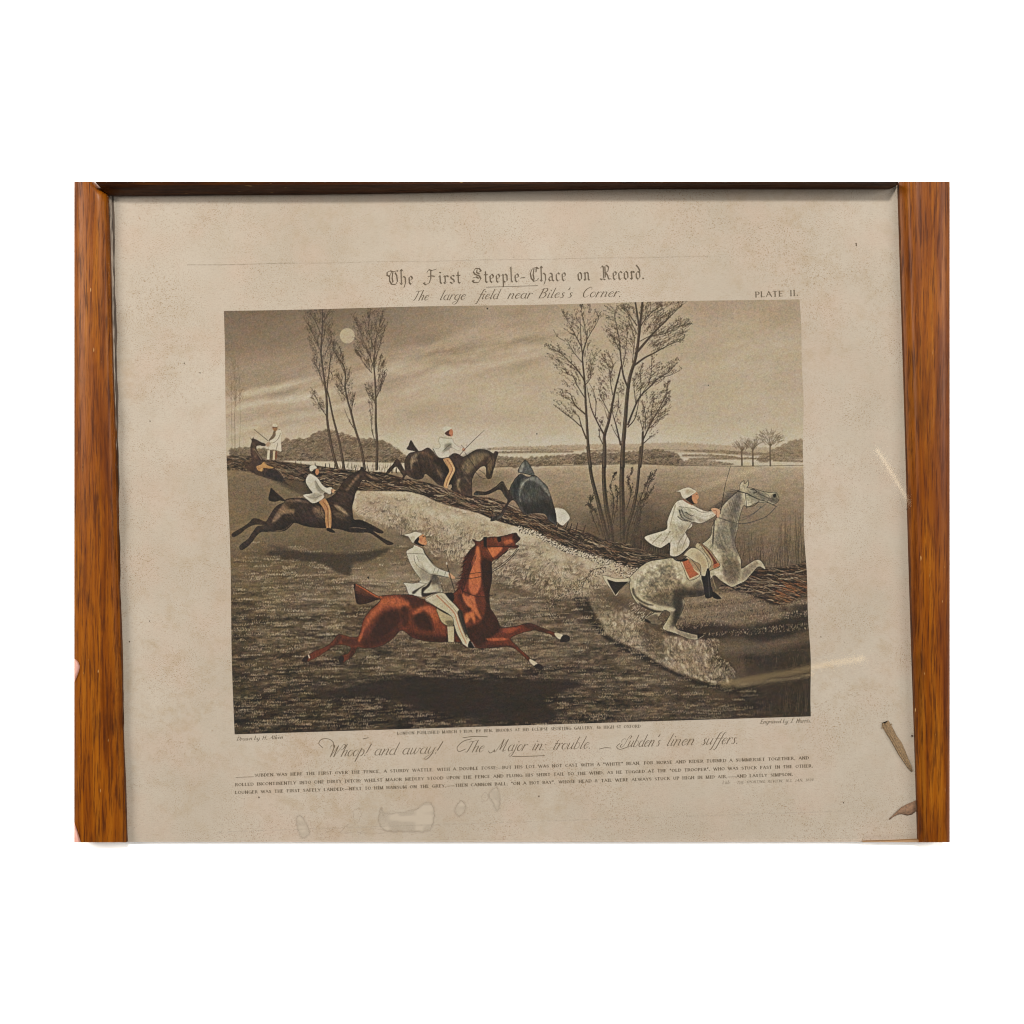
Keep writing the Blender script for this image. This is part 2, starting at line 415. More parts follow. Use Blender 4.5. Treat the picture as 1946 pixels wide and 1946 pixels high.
def paint_moon_and_trees():
    fill([(660 + 14.2 * math.cos(t), 638 + 14.4 * math.sin(t)) for t in np.linspace(0, 6.283, 24, endpoint=False)], (184, 165, 138), 1, blur=.35, lab=13)
    dk = T(58); md = T(66)
    # left group
    t1 = T1(490, 1930, 430, 1720, 395, 1530, 370, 1350, 365, 1130, 340, 930, 310, 700, 300, 600, 310, 420, 318, 260, 318, 110)
    t1b = T1(365, 1100, 372, 980, 395, 800, 405, 680, 412, 600)
    t2 = T1(565, 1930, 510, 1620, 440, 1350, 395, 1130, 375, 1040)
    t3 = T1(800, 1930, 760, 1700, 690, 1470, 640, 1270, 600, 1130, 575, 980, 580, 850, 550, 740, 480, 640, 430, 540)
    t4 = T1(935, 1930, 940, 1640, 925, 1400, 925, 1150, 915, 900, 905, 760, 915, 560, 910, 470)
    for t, w, e in ((t1, 5.6, 1.6), (t1b, 2.8, .8), (t2, 5.0, 2.0), (t3, 5.0, 1.2), (t4, 5.4, 1.3)):
        stroke(t, w, dk, 0.95, e)
        stroke([(x - 0.5, y) for x, y in t], w * .3, T(112), 0.5, .3)
    br = [
        (T1(345, 1000, 300, 880, 250, 760, 205, 660), 16, 22), (T1(300, 600, 250, 470, 200, 380, 170, 300), 18, 26),
        (T1(315, 420, 260, 300, 215, 210, 150, 130), 16, 24), (T1(318, 260, 370, 180, 430, 120), 10, 18),
        (T1(305, 540, 340, 400, 350, 300), 10, 20), (T1(365, 1330, 310, 1240, 250, 1130, 190, 1040), 14, 16),
        (T1(405, 700, 440, 560, 420, 420, 400, 340), 16, 20), (T1(390, 800, 430, 860, 400, 960), 6, 10),
        (T1(580, 860, 530, 740, 470, 600, 430, 480), 24, 22), (T1(575, 1010, 520, 930, 480, 860), 14, 18),
        (T1(600, 1130, 530, 1050, 470, 980), 12, 16), (T1(650, 1280, 660, 1180, 690, 1080), 14, 16), (T1(585, 960, 620, 880, 630, 800), 10, 16),
        (T1(670, 1460, 610, 1350, 560, 1230), 5, 10), (T1(550, 740, 545, 640, 500, 520), 12, 18),
        (T1(880, 830, 800, 740, 740, 640, 700, 590), 22, 22), (T1(905, 780, 850, 620, 790, 480, 720, 300, 670, 180), 34, 28),
        (T1(910, 560, 850, 380, 850, 220, 850, 130), 28, 24), (T1(912, 520, 940, 380, 980, 260, 1000, 150), 26, 24),
        (T1(920, 700, 945, 600, 1000, 420, 1030, 330), 14, 20), (T1(930, 1120, 980, 1000, 1000, 860, 1015, 680), 22, 18),
        (T1(915, 950, 950, 1020, 985, 960, 1030, 830), 12, 14), (T1(915, 1180, 870, 1080, 830, 1000), 12, 14),
        (T1(925, 1640, 880, 1480, 870, 1300, 845, 1160), 10, 12), (T1(910, 1150, 885, 1050, 860, 960), 6, 12)]
    for i, (b, n, L) in enumerate(br):
        stroke(b, 1.6, md, 0.85, .5)
        twigs(b, int(n * .7), L, 100 + i, T(64), leaves=3, lw=.62, t0=.05, spread=30, up=1.5)
    c2 = T(64)
    crown(t1, T1(130, 105, 300, 100, 440, 110, 450, 240, 420, 420, 440, 620, 430, 860, 400, 960, 300, 940, 220, 780, 180, 560, 130, 360, 100, 240), 250, 901, c2, (7, 17))
    crown(t1, T1(180, 1030, 260, 1040, 340, 1180, 340, 1280, 230, 1230), 40, 902, c2, (6, 12))
    crown(t3, T1(360, 370, 440, 380, 500, 500, 560, 650, 600, 800, 640, 880, 690, 1060, 690, 1250, 620, 1200, 520, 1120, 460, 980, 480, 820, 440, 700, 390, 520), 150, 903, c2, (6, 15))
    crown(t4, T1(650, 160, 760, 240, 840, 110, 930, 130, 1010, 110, 1050, 320, 1000, 460, 960, 600, 930, 760, 870, 780, 780, 720, 690, 620, 690, 420, 660, 280), 260, 904, c2, (7, 17))
    crown(t4, T1(960, 700, 1010, 640, 1050, 820, 1020, 980, 960, 1040, 960, 880), 70, 905, c2, (6, 12))
    crown(t4, T1(800, 960, 860, 980, 900, 1140, 880, 1400, 850, 1240, 820, 1080), 40, 906, c2, (6, 12))
    # right group
    u1 = T2(615, 1930, 585, 1660, 570, 1400, 558, 1200, 550, 1010, 535, 850, 522, 700, 535, 600, 570, 480, 575, 380)
    u1b = T2(522, 650, 508, 540, 500, 380, 495, 230)
    u2 = T2(772, 1930, 775, 1700, 772, 1580, 820, 1420, 860, 1230, 895, 1050, 940, 880, 960, 790)
    u3 = T2(980, 1930, 985, 1700, 1010, 1400, 1030, 1150, 1060, 920, 1120, 720, 1150, 560, 1175, 350, 1205, 60)
    u3b = T2(1150, 560, 1165, 350, 1125, 60)
    u4 = T2(1180, 1930, 1205, 1700, 1210, 1540)
    low = [(D(1300, 0, 1345, 330, 1420, 620, 1490, 900, 1530, 1060), 5.5, 9), (D(1495, 0, 1485, 330, 1510, 650, 1560, 900, 1575, 1060), 7, 9.5),
           (D(1705, 0, 1690, 330, 1695, 650, 1700, 900, 1710, 1090), 8.5, 11), (D(1905, 0, 1870, 430, 1820, 700, 1760, 900, 1730, 1080), 4.5, 8)]
    for q, a, b in low:
        stroke(q, a, dk, 0.96, b)
        stroke([(x - a * .22, y) for x, y in q], a * .3, T(104), 0.5, b * .3)
    for t, w, e in ((u1, 5.6, 1.6), (u1b, 2.6, .8), (u2, 7.4, 2.4), (u3, 8.4, 4.2), (u3b, 4.6, 3.0), (u4, 5.0, 4.0)):
        stroke(t, w, T(60), 0.97, e)
        stroke([(x - w * .2, y) for x, y in t], w * .28, T(112), 0.55, .4)
    limbs = [
        (T2(1130, 640, 1250, 500, 1340, 400, 1450, 290, 1560, 180, 1660, 80), 5, 46, 34), (T2(1120, 770, 1230, 690, 1330, 640, 1420, 590, 1560, 520, 1680, 490), 4, 34, 26),
        (T2(1180, 500, 1300, 440, 1450, 420, 1600, 340, 1760, 300), 1.6, 30, 28), (T2(1175, 350, 1250, 230, 1340, 150, 1440, 90), 2, 34, 26),
        (T2(1140, 320, 1060, 200, 990, 90), 2.4, 16, 24), (T2(1145, 420, 1085, 300, 1030, 180, 950, 100), 1.6, 18, 22),
        (T2(1040, 1030, 985, 880, 955, 650, 940, 480, 905, 300, 880, 180), 4, 34, 28), (T2(960, 640, 880, 480, 800, 380), 1.6, 20, 22),
        (T2(980, 790, 1010, 640, 1030, 450, 1020, 350), 1.4, 22, 22), (T2(1090, 740, 1105, 600, 1110, 450, 1050, 300), 1.6, 16, 20),
        (T2(1040, 1450, 1110, 1270, 1180, 1130, 1300, 1010, 1400, 910, 1500, 860, 1600, 740), 4, 44, 26), (T2(1040, 1480, 1120, 1380, 1160, 1200, 1170, 1150), 2.4, 8, 14),
        (T2(1180, 1130, 1190, 980, 1180, 850, 1220, 780), 1.6, 18, 18), (T2(1130, 1210, 1110, 1050, 1110, 900), 1.6, 12, 16), (T2(1400, 910, 1520, 890, 1620, 840), 1.2, 10, 14),
        (T2(1200, 1100, 1290, 950, 1310, 800, 1310, 700), 1.2, 14, 18),
        (T2(955, 1680, 910, 1480, 870, 1340, 860, 1250), 3.4, 10, 16), (T2(960, 1650, 890, 1540, 860, 1470), 1.8, 3, 8), (T2(885, 1400, 930, 1250, 930, 1100), 1.0, 12, 16),
        (T2(770, 1570, 700, 1440, 630, 1290, 590, 1120, 570, 1000), 3.6, 12, 16), (T2(750, 1670, 715, 1580, 720, 1500, 740, 1400), 2, 8, 12), (T2(670, 1350, 675, 1200, 650, 1080, 600, 980), 1.6, 10, 14),
        (T2(830, 1330, 770, 1210, 720, 1100, 740, 960), 1.6, 20, 20), (T2(810, 1390, 770, 1260), 1.4, 5, 12), (T2(865, 1110, 840, 960, 820, 800, 760, 680), 1.8, 26, 22),
        (T2(840, 900, 870, 760, 800, 640), 1.2, 14, 18),
        (T2(550, 1330, 430, 1220, 380, 1100, 280, 1090), 3, 16, 20), (T2(545, 1140, 470, 1020, 410, 900, 350, 880), 2, 16, 20), (T2(535, 930, 440, 800, 360, 720, 250, 620, 130, 580), 2.6, 26, 24),
        (T2(540, 960, 490, 860, 380, 790), 1.6, 12, 18), (T2(565, 1610, 510, 1470, 480, 1360, 440, 1330), 3.2, 8, 14), (T2(500, 1470, 410, 1390, 300, 1310, 190, 1220), 2.2, 14, 18),
        (T2(515, 740, 440, 650, 380, 560, 340, 480), 1.6, 14, 20), (T2(500, 550, 450, 450, 390, 330, 310, 200), 2, 22, 24), (T2(320, 500, 240, 450, 190, 370), 1, 3, 8),
        (T2(555, 1000, 610, 920, 620, 800, 660, 680), 1.6, 22, 20), (T2(575, 480, 630, 380, 690, 280, 700, 200), 1.6, 18, 22), (T2(560, 430, 540, 300, 510, 150, 510, 90), 1.4, 16, 22), (T2(520, 330, 460, 250, 440, 180), 1.2, 8, 16),
        (T2(1225, 1660, 1290, 1600, 1350, 1560), 2, 8, 14), (T2(1215, 1620, 1300, 1440, 1390, 1280, 1470, 1120, 1500, 960), 2.8, 40, 24), (T2(1300, 1440, 1310, 1300, 1340, 1100), 1.6, 18, 20),
        (T2(1240, 1500, 1240, 1350, 1200, 1180), 1.6, 16, 18), (T2(1210, 1530, 1190, 1440, 1160, 1340), 1.2, 8, 12), (T2(1260, 1510, 1370, 1420, 1480, 1330), 1.4, 14, 18), (T2(1350, 1350, 1440, 1250, 1510, 1110), 1.4, 14, 18)]
    for i, (b, w, n, L) in enumerate(limbs):
        stroke(b, w, T(62), 0.94, .6)
        twigs(b, int(n * .6), L * 1.1, 300 + i, T(66), leaves=3, lw=.85, t0=.2, leaf=(1.2, 2.8), up=1.1)
    c3 = T(68)
    for i, (ax, po, n) in enumerate((
            (u1, T2(300, 180, 420, 220, 500, 80, 640, 90, 700, 190, 690, 330, 640, 480, 600, 640, 540, 700, 440, 620, 360, 460), 150), (u1, T2(90, 560, 250, 560, 420, 760, 520, 900, 520, 1080, 360, 1080, 230, 860, 120, 700), 130), (u1, T2(150, 1100, 300, 1060, 470, 1180, 520, 1330, 420, 1400, 230, 1260), 70), (u1, T2(570, 700, 660, 560, 720, 640, 660, 860, 590, 960), 50),
            (u2, T2(700, 980, 720, 680, 820, 640, 880, 820, 870, 1040, 800, 1180, 720, 1120), 110), (u3, T2(790, 90, 920, 140, 980, 90, 1120, 90, 1120, 420, 1080, 640, 1000, 760, 940, 620, 820, 500, 780, 380), 210),
            (u3, T2(1190, 90, 1400, 60, 1660, 60, 1640, 140, 1500, 260, 1380, 340, 1260, 420, 1200, 380), 240), (u3, T2(1330, 420, 1500, 320, 1640, 250, 1780, 300, 1700, 460, 1640, 560, 1480, 560, 1300, 560), 210), (u3, T2(1120, 900, 1300, 780, 1420, 700, 1460, 780, 1610, 690, 1590, 820, 1440, 960, 1300, 1040, 1180, 1080), 170),
            (u3, T2(940, 980, 1020, 960, 1000, 1100, 950, 1120), 24), (u4, T2(1170, 1340, 1200, 1180, 1320, 1080, 1420, 1060, 1520, 940, 1520, 1160, 1500, 1340, 1380, 1460, 1260, 1560, 1190, 1480), 230), (u3, T2(880, 1240, 950, 1240, 950, 1460, 900, 1400), 24), (u2, T2(700, 1480, 720, 1360, 780, 1440, 740, 1520), 14))):
        crown(ax, po, int(n * .62), 950 + i, c3, (6, 15), 30, 3, .95, (1.3, 2.8), .6)
    # scrub shoots round the stems
    for i, q in enumerate((D(1440, 1000, 1360, 800, 1330, 640, 1350, 560), D(1480, 1020, 1400, 760, 1310, 660), D(1570, 900, 1600, 600, 1560, 450, 1610, 290), D(1560, 1000, 1640, 620, 1620, 420),
                          D(1740, 720, 1800, 500, 1760, 380, 1820, 250), D(1830, 900, 1900, 640, 1960, 560, 2000, 420, 2050, 330), D(1790, 1080, 1880, 800, 1960, 600, 2060, 450), D(1850, 1040, 1900, 800, 1910, 560), D(1800, 900, 1900, 600, 2000, 350, 2080, 300))):
        stroke(q, 1.7, T(60), 0.9, .6)
        twigs(q, 26, 15, 500 + i, T(60), leaves=4, lw=.9, t0=.2, leaf=(1, 2.2))

FU = None
def fence_curve(pts, x):
    p = np.array(pts, np.float32)
    return np.interp(x, p[:, 0], p[:, 1])
F_TOP = [(424, 866), (477, 867), (505, 872), (562, 880), (585, 883), (635, 890), (695, 896), (730, 898), (763, 908), (812, 917), (847, 929), (872, 937), (897, 942), (938, 947), (960, 956), (1010, 976), (1033, 979), (1058, 996), (1108, 1008), (1147, 1026), (1192, 1032), (1223, 1042), (1257, 1056), (1275, 1062)]
F_BOT = [(424, 892), (472, 896), (535, 922), (575, 938), (600, 930), (643, 922), (677, 932), (730, 933), (777, 934), (805, 941), (833, 955), (873, 966), (913, 976), (933, 986), (955, 993), (1017, 1010), (1067, 1038), (1117, 1053), (1142, 1061), (1207, 1081), (1240, 1078), (1275, 1070)]

def wattle(poly, direction, n, seed, L=(18, 52), light=118):
    m = mask_of(poly, smooth=False)
    mc = np.minimum(1, m * 1.2)
    g = np.random.default_rng(seed)
    for k, (x, y) in enumerate(rand_in(m, n, seed)):
        a = direction(x) + math.radians(g.normal(0, 9))
        l = g.uniform(*L); q = []
        ph = g.uniform(0, 6.28); am = g.uniform(.6, 2.4)
        for s in np.linspace(-.5, .5, 6):
            o = am * math.sin(ph + s * g.uniform(5, 8))
            q.append((x + s * l * math.cos(a) - o * math.sin(a), y + s * l * math.sin(a) + o * math.cos(a)))
        r = g.random()
        col = T(g.uniform(26, 42)) if r < .5 else ((112, 84, 62) if r < .72 else T(g.uniform(light - 10, light + 40)))
        stroke(q, g.uniform(.7, 1.5) if r > .5 else g.uniform(1, 2.4), col, .8, .5, clip=mc)

def paint_bank_and_ground():
    wx = (PX - 424) * 1.7312; wy = (PY - 568) * 1.7312
    # small far fence stretch on the left and the brow in front of it
    fill(S1(424, 870, 470, 872, 540, 884, 660, 900, 700, 925, 640, 935, 590, 940, 560, 935, 480, 896, 424, 890), T(66), .8, blur=2)
    bank = mask_of(S1(672, 935, 730, 932, 777, 933, 805, 940, 833, 954, 873, 964, 913, 974, 955, 992, 1017, 1008, 1067, 1036, 1117, 1052, 1145, 1061, 1190, 1080, 1200, 1096, 1160, 1112, 1140, 1126, 1117, 1132, 1097, 1136, 1052, 1140, 1030, 1131, 997, 1121, 963, 1112, 937, 1103, 900, 1085, 843, 1062, 812, 1047, 767, 1015, 740, 1000, 700, 986, 676, 978, 668, 955), blur=3.0)
    Lb = 156 + 34 * fbm(46, 22, 201, 20, 3) - 62 * np.clip(fbm(58, 30, 211, 30, 3), 0, 1)
    d = np.clip((PY - (fence_curve(F_BOT, PX) + 8)) / 70, 0, 1)
    Lb += 22 * (1 - d) - 34 * d * d
    IMG[:] += (tone(Lb) - IMG) * (bank * 0.95)[..., None]
    g = np.random.default_rng(3)
    for x, y in rand_in(bank, 6000, 12):
        dd = min(1, max(0, (y - float(fence_curve(F_BOT, x))) / 80))
        if dd < .42:        # frosty tufts
            s = g.uniform(.8, 1.7); a = g.uniform(0, 6.28)
            stroke([(x, y), (x + s * math.cos(a), y + s * math.sin(a))], .9, T(g.choice([204, 196, 188, 180, 112])), .45, .5)
        else:
            a = math.radians(-75 + g.normal(0, 26) + 45 * math.sin(x / 47)); l = g.uniform(3.5, 9)
            stroke([(x, y), (x + l * .5 * math.cos(a), y + l * .5 * math.sin(a)), (x + l * math.cos(a + .3), y + l * math.sin(a + .3))], g.uniform(.6, 1.3), T(g.choice([190, 182, 172, 150, 96, 78])), .6, .4)
    for x, y in rand_in(bank, 210, 19):
        dd = min(1, max(0, (y - float(fence_curve(F_BOT, x))) / 90))
        R = g.uniform(4, 9) * (.6 + .7 * dd)
        fill([(x - R * .8, y + R * .1), (x, y - R * .25), (x + R * .8, y + R * .15), (x + R * .5, y + R * .6), (x - R * .5, y + R * .6)], T(80 - 10 * dd), .55, blur=2.4)
        for _ in range(11):
            a = math.radians(-90 + g.normal(8, 34)); l = R * g.uniform(.7, 1.5); b0 = (x + g.uniform(-.6, .6) * R, y + g.uniform(0, .25) * R)
            stroke([b0, (b0[0] + .5 * l * math.cos(a), b0[1] + .55 * l * math.sin(a)), (b0[0] + l * math.cos(a) * 1.15, b0[1] + .95 * l * math.sin(a))], g.uniform(1.0, 2.2), T(g.uniform(150, 200) - 22 * dd), .7, .4)
    # clear tall blades over the rider's shoulder
    for x, y, l, w in ((846, 1010, 10, 3), (853, 1009, 14, 4), (862, 1008, 12, 4), (872, 1013, 16, 3), (879, 1017, 22, 4), (884, 1006, 14, 3), (888, 1022, 26, 4), (893, 1030, 24, 3), (898, 1014, 16, 4), (905, 1020, 22, 3)):
        stroke([(x, y + l / 2), (x + 1.5, y), (x + 3, y - l / 2)], w * .5, T(180), .7, .5)
    for k in range(240):
        x = U(845, 930); y = U(1040, 1062) - (x - 845) * .1
        l = U(5, 13); a = math.radians(U(-110, -40))
        stroke([(x, y), (x + l * math.cos(a), y + l * math.sin(a))], 1.2, T(U(165, 192)), .5, .4)
    for k in range(200):
        x = U(680, 800); y = U(960, 1000) + (x - 680) * .1
        l = U(4, 10); a = math.radians(U(-130, -60))
        stroke([(x, y), (x + l * math.cos(a), y + l * math.sin(a))], 1.1, T(U(150, 196)), .45, .4)
    # shadowed root of the bank
    stroke(S1(937, 1106, 980, 1122, 1030, 1140, 1080, 1150, 1110, 1160), 10, T(72), .35, 16)
    fill(S1(1085, 1160, 1110, 1140, 1130, 1120, 1170, 1125, 1190, 1150, 1160, 1185, 1140, 1200, 1125, 1180), T(70), .6, blur=6)
    # fence proper
    xs = np.linspace(600, 1275, 60)
    poly = [(x, float(fence_curve(F_TOP, x))) for x in xs] + [(x, float(fence_curve(F_BOT, x))) for x in xs[::-1]]
    fill(poly, (60, 46, 36), .96, smooth=False, blur=.7, lab=14)
    xs2 = np.linspace(424, 640, 24)
    poly2 = [(x, float(fence_curve(F_TOP, x))) for x in xs2] + [(x, float(min(fence_curve(F_BOT, x), fence_curve(F_TOP, x) + 34))) for x in xs2[::-1]]
    fill(poly2, (74, 58, 45), .85, smooth=False, blur=1.2)
    def dirn(x):
        return math.atan2(float(fence_curve(F_TOP, x + 40) + fence_curve(F_BOT, x + 40) - fence_curve(F_TOP, x - 40) - fence_curve(F_BOT, x - 40)) / 2, 80)
    wattle(poly, dirn, 1150, 21)
    wattle(poly2, dirn, 240, 22, (10, 34), 104)
    for x in (1060, 1075, 1083, 1094, 1108, 1230, 1250):
        y = float(fence_curve(F_TOP, x))
        stroke([(x, y + 5), (x + U(1, 5), y - U(6, 13))], 2.6, (62, 46, 36), .95, 1.4)
    # frosty leaves tumbling off the fence foot
    for k in range(900):
        x = U(985, 1235); y = float(fence_curve(F_BOT, x)) + U(-2, 9 + max(0, (x - 1120)) * .22)
        if x > 1195 and y > 1105: continue
        s = U(.5, 1.2)
        stroke([(x, y), (x + s, y + U(-.6, .6))], 1.6, T(U(168, 205)), .8, 1.0)
        if k % 2: stroke([(x + 1.4, y + 1.2), (x + 2.3, y + 1.6)], 1.4, T(50), .75)
    for k in range(420):
        t = U(0, 1); x = 1040 + 110 * t + U(-6, 6); y = 1150 - 75 * t + U(-10, 10)
        stroke([(x, y), (x + U(-1, 1), y + U(.4, 1.6))], 1.3, T(40 if k % 3 else 180), .6, .6)
    # reeds in the field, right
    for k in range(520):
        x = U(1385, 1545) if k % 3 else U(1200, 1275)
        b = np.interp(x, [1200, 1260, 1385, 1460, 1545], [1040, 1052, 1055, 1078, 1070])
        l = U(16, 64) * (1.7 if x > 1480 else .95)
        if x < 1300: l *= .8
        stroke([(x, b), (x + U(-3, 3), b - l * .5), (x + U(-4, 9), b - l)], U(.8, 1.5), T(U(62, 104) if x > 1300 else U(40, 62)), .7, .4)
        if k % 5 == 0: stroke([(x, b), (x + U(-2, 4), b - l * .7)], .8, T(160), .4, .3)
    # field patches behind the stems
    fill(S1(1100, 1000, 1150, 960, 1230, 960, 1270, 1000, 1262, 1055, 1200, 1040, 1150, 1026), T(70), .5, blur=9)
    # right stretch of fence
    rf = G(1100, 250, 1300, 130, 1480, 95, 1600, 82, 1750, 62, 1870, 48, 1890, 400, 1850, 385, 1700, 392, 1560, 402, 1480, 368, 1300, 305, 1180, 280)
    fill(rf, (62, 45, 34), .95, blur=1)
    wattle([tuple(p) for p in spline(rf, True, 4)], lambda x: 0.10 if x < 1440 else .16, 420, 31, (22, 60), 112)
    for k in range(60):
        x = U(1475, 1543); y = U(1105, 1150)
        stroke([(x - 10, y - 4), (x, y + U(-3, 3)), (x + 12, y + 5)], 1.1, (150, 92, 56), .55, .5)
    # mound under the grey horse
    mound = mask_of(G(760, 380, 900, 330, 1050, 290, 1200, 270, 1350, 310, 1560, 400, 1700, 390, 1870, 385, 1890, 1400, 1500, 1380, 1250, 1250, 1100, 1060, 1000, 900, 700, 700, 600, 620, 700, 500), blur=2)
    gx = (PX - 1120) * 4.4619; gy = (PY - 1060) * 4.4619
    Lm = 98 - 46 * np.clip((gy - 380) / 620, 0, 1) - 10 * np.clip((gx - 900) / 900, 0, 1) + 34 * fbm(90, 12, 301, -10, 3) + 18 * fbm(12, 5, 311, 0, 2)
    IMG[:] += (tone(np.clip(Lm, 32, 190)) - IMG) * (mound * .93)[..., None]
    for po, L0, al, bl in ((Q(600, 345, 760, 325, 900, 365, 1010, 425, 900, 425, 760, 445, 620, 430), 122, .6, 3.5), (Q(590, 445, 700, 432, 850, 452, 950, 420, 1060, 365, 1070, 430, 900, 505, 760, 505, 640, 485), 38, .8, 3.5),
                           (Q(690, 505, 800, 482, 900, 502, 1060, 468, 1060, 500, 880, 545, 760, 535), 98, .6, 3.5), (Q(800, 560, 920, 550, 1070, 505, 1080, 770, 960, 770, 860, 700, 810, 640), 48, .7, 12), (Q(690, 520, 760, 510, 830, 560, 820, 640, 770, 620, 720, 570), 84, .6, 6), (Q(860, 560, 1000, 540, 1070, 560, 1070, 640, 920, 640), 40, .5, 6), (Q(930, 640, 1060, 650, 1070, 770, 960, 760), 42, .5, 5)):
        fill(po, T(L0), al, blur=bl)
    for k in range(260):
        x, y = Q(U(800, 1060), U(540, 750))[0]
        stroke([(x, y), (x + U(-2, 2), y + U(3, 9)), (x + U(-4, 3), y + U(9, 18))], U(.6, 1.2), T(U(64, 96) if k % 2 else U(26, 40)), .5, .4)
    for x, y in rand_in(mound, 6500, 44):
        u = (x - 1120) * 4.4619; v = (y - 1060) * 4.4619
        if v < 660 or rng.random() < .06:
            ro = math.sin(v / 17.0 + u / 160.0)
            stroke([(x, y), (x + U(-.6, .6), y - U(.8, 2.2))], 1.0, T((U(120, 176) if ro > -.1 else U(36, 62)) * (1 if v < 660 else .62)), .6, .5)
    # eroded bank running down to the right above the ditch
    m = mask_of(G(-20, 270, 120, 330, 300, 420, 430, 520, 620, 640, 850, 690, 1090, 690, 1090, 820, 1200, 900, 1230, 1010, 1040, 1075, 860, 1025, 700, 955, 560, 875, 420, 785, 220, 695, 90, 595, 20, 460), blur=2.2)
    Lr = 112 + 70 * fbm(24, 15, 441, 40, 4) + 26 * fbm(7, 5, 447, 60, 2) - 62 * np.clip((gx - 780) / 380, 0, 1)
    IMG[:] += (tone(np.clip(Lr, 38, 196)) - IMG) * (m * .92)[..., None]
    for x, y in rand_in(m, 2600, 57):
        a = math.radians(U(20, 130)); l = U(2, 7)
        stroke([(x, y), (x + l * .5 * math.cos(a), y + l * .5 * math.sin(a)), (x + l * math.cos(a + .4), y + l * math.sin(a + .4))], U(.7, 1.3), T(float(rng.choice([184, 172, 150, 80, 56]))), .6, .4)
    for po, n in ((Q(535, 500, 600, 482, 680, 500, 722, 520, 702, 580, 760, 600, 782, 640, 722, 652, 640, 622, 572, 592, 540, 545), 90), (Q(325, 395, 370, 380, 440, 430, 470, 500, 430, 515, 370, 470, 330, 440), 40)):
        mk = mask_of(po, blur=1.2)
        fill(po, T(128), .5, blur=4.0)
        for x, y in rand_in(mk, n, 59):
            a = math.radians(62 + rng.normal(0, 18)); R = U(3, 9); w_ = U(1.5, 4)
            c_, s_ = math.cos(a), math.sin(a)
            fill([(x - R * c_, y - R * s_), (x + w_ * s_, y - w_ * c_), (x + R * c_, y + R * s_), (x - w_ * s_, y + w_ * c_)], T(float(rng.choice([196, 184, 170, 150, 92, 70]))), .62, blur=.7, clip=mk)
    # pale earth faces of the ditch
    for poly, L0 in ((G(100, 560, 150, 500, 240, 480, 330, 550, 420, 640, 440, 750, 330, 720, 240, 660, 120, 610), 150),
                     (G(620, 690, 700, 650, 850, 700, 950, 690, 1080, 690, 1060, 840, 1180, 890, 1200, 1000, 1030, 1060, 850, 1010, 720, 940, 640, 850), 140)):
        m = mask_of(poly, blur=3.5)
        m = np.clip((m - .62 + 1.15 * fbm(30, 18, 431, 35, 4)) * 2.2 + .4, 0, 1) * np.clip(m * 2.2, 0, 1)
        Lr = L0 + 12 + 60 * fbm(18, 12, 401, 40, 4)
        Lr -= 30 * np.clip((gx - 850) / 300, 0, 1)
        IMG[:] += (tone(Lr) - IMG) * (m * .18)[..., None]
        for x, y in rand_in(m, 700, 55):
            a = math.radians(U(40, 120)); l = U(2, 7)
            stroke([(x, y), (x + l * math.cos(a) * .6, y + l * math.sin(a))], U(.6, 1.2), T(float(rng.choice([180, 172, 150, 96, 70]))), .55, .4)
    for k in range(170):
        x, y = G(U(330, 640), U(380, 560))[0]
        stroke([(x, y), (x + U(1.5, 3), y - U(1, 3))], 1.2, T(U(150, 200)), .7, .6)
    fill(G(-40, 330, 20, 420, 70, 560, 200, 690, 440, 800, 600, 900, 760, 980, 960, 1050, 1180, 1090, 1300, 1150, 1180, 1135, 900, 1070, 650, 958, 420, 852, 170, 716, 20, 560), T(34), .9, blur=2.0)
    fill(G(440, 560, 600, 600, 640, 700, 620, 850, 520, 820, 440, 740), T(62), .5, blur=3)
    fill(Q(225, 345, 265, 350, 300, 400, 335, 462, 300, 455, 250, 400), T(40), .85, blur=2)
    fill(G(0, 290, 120, 320, 320, 330, 330, 420, 240, 470, 120, 480, 60, 540, 20, 430), T(74), .6, blur=4)
    stroke(D(1470, 1370, 1360, 1400, 1300, 1480, 1240, 1590, 1240, 1700), 1.1, T(40), .8)
    for k in range(26):      # small tree stems in the ditch corner
        x = U(1480, 1536); stroke([(x, 1352), (x + U(-3, 3), 1330), (x + U(-6, 6), 1300)], .7, T(84), .45, .4)
    # field tussocks: rows of pale ticks
    g = np.random.default_rng(9)
    for k in range(3300):
        x = g.uniform(430, 1420); v = g.uniform(-.14, 1); y = 1075 + 318 * v
        lim = np.interp(x, [430, 760, 1130, 1250, 1420], [1060, 1075, 1150, 1260, 1330])
        if y < lim - 45 * g.random() ** 2 or y > 1394 - (x - 440) * .028: continue
        n = int(g.uniform(3, 15)); st = g.uniform(1.8, 3.2)
        L = g.choice([168, 152, 138, 176, 58, 120]) - 34 * v
        for j in range(n):
            u = x + j * st + g.uniform(-.4, .4); w_ = y + g.uniform(-.8, .8) - j * st * .02
            if u > 1440: break
            stroke([(u, w_), (u + g.uniform(-.5, 1.0), w_ - g.uniform(1.2, 3.6))], 1.05, T(L + g.uniform(-12, 14)), .75, .55, smooth=False)
    for k in range(420):
        x = g.uniform(430, 1300); y = g.uniform(1050, 1390); l = g.uniform(6, 34)
        lim = np.interp(x, [430, 760, 1130, 1250, 1420], [1060, 1075, 1150, 1260, 1330])
        if y < lim: continue
        stroke([(x, y), (x + l / 2, y + g.uniform(-1.4, 1.4)), (x + l, y + g.uniform(-2, 2))], g.uniform(.6, 1.4), T(g.choice([156, 140, 56, 48, 42]) - 20 * (y - 1070) / 320), .5, .4)
    fill(S1(660, 1090, 700, 1084, 790, 1092, 800, 1104, 740, 1112, 690, 1108, 655, 1100), T(140), .38, blur=3)
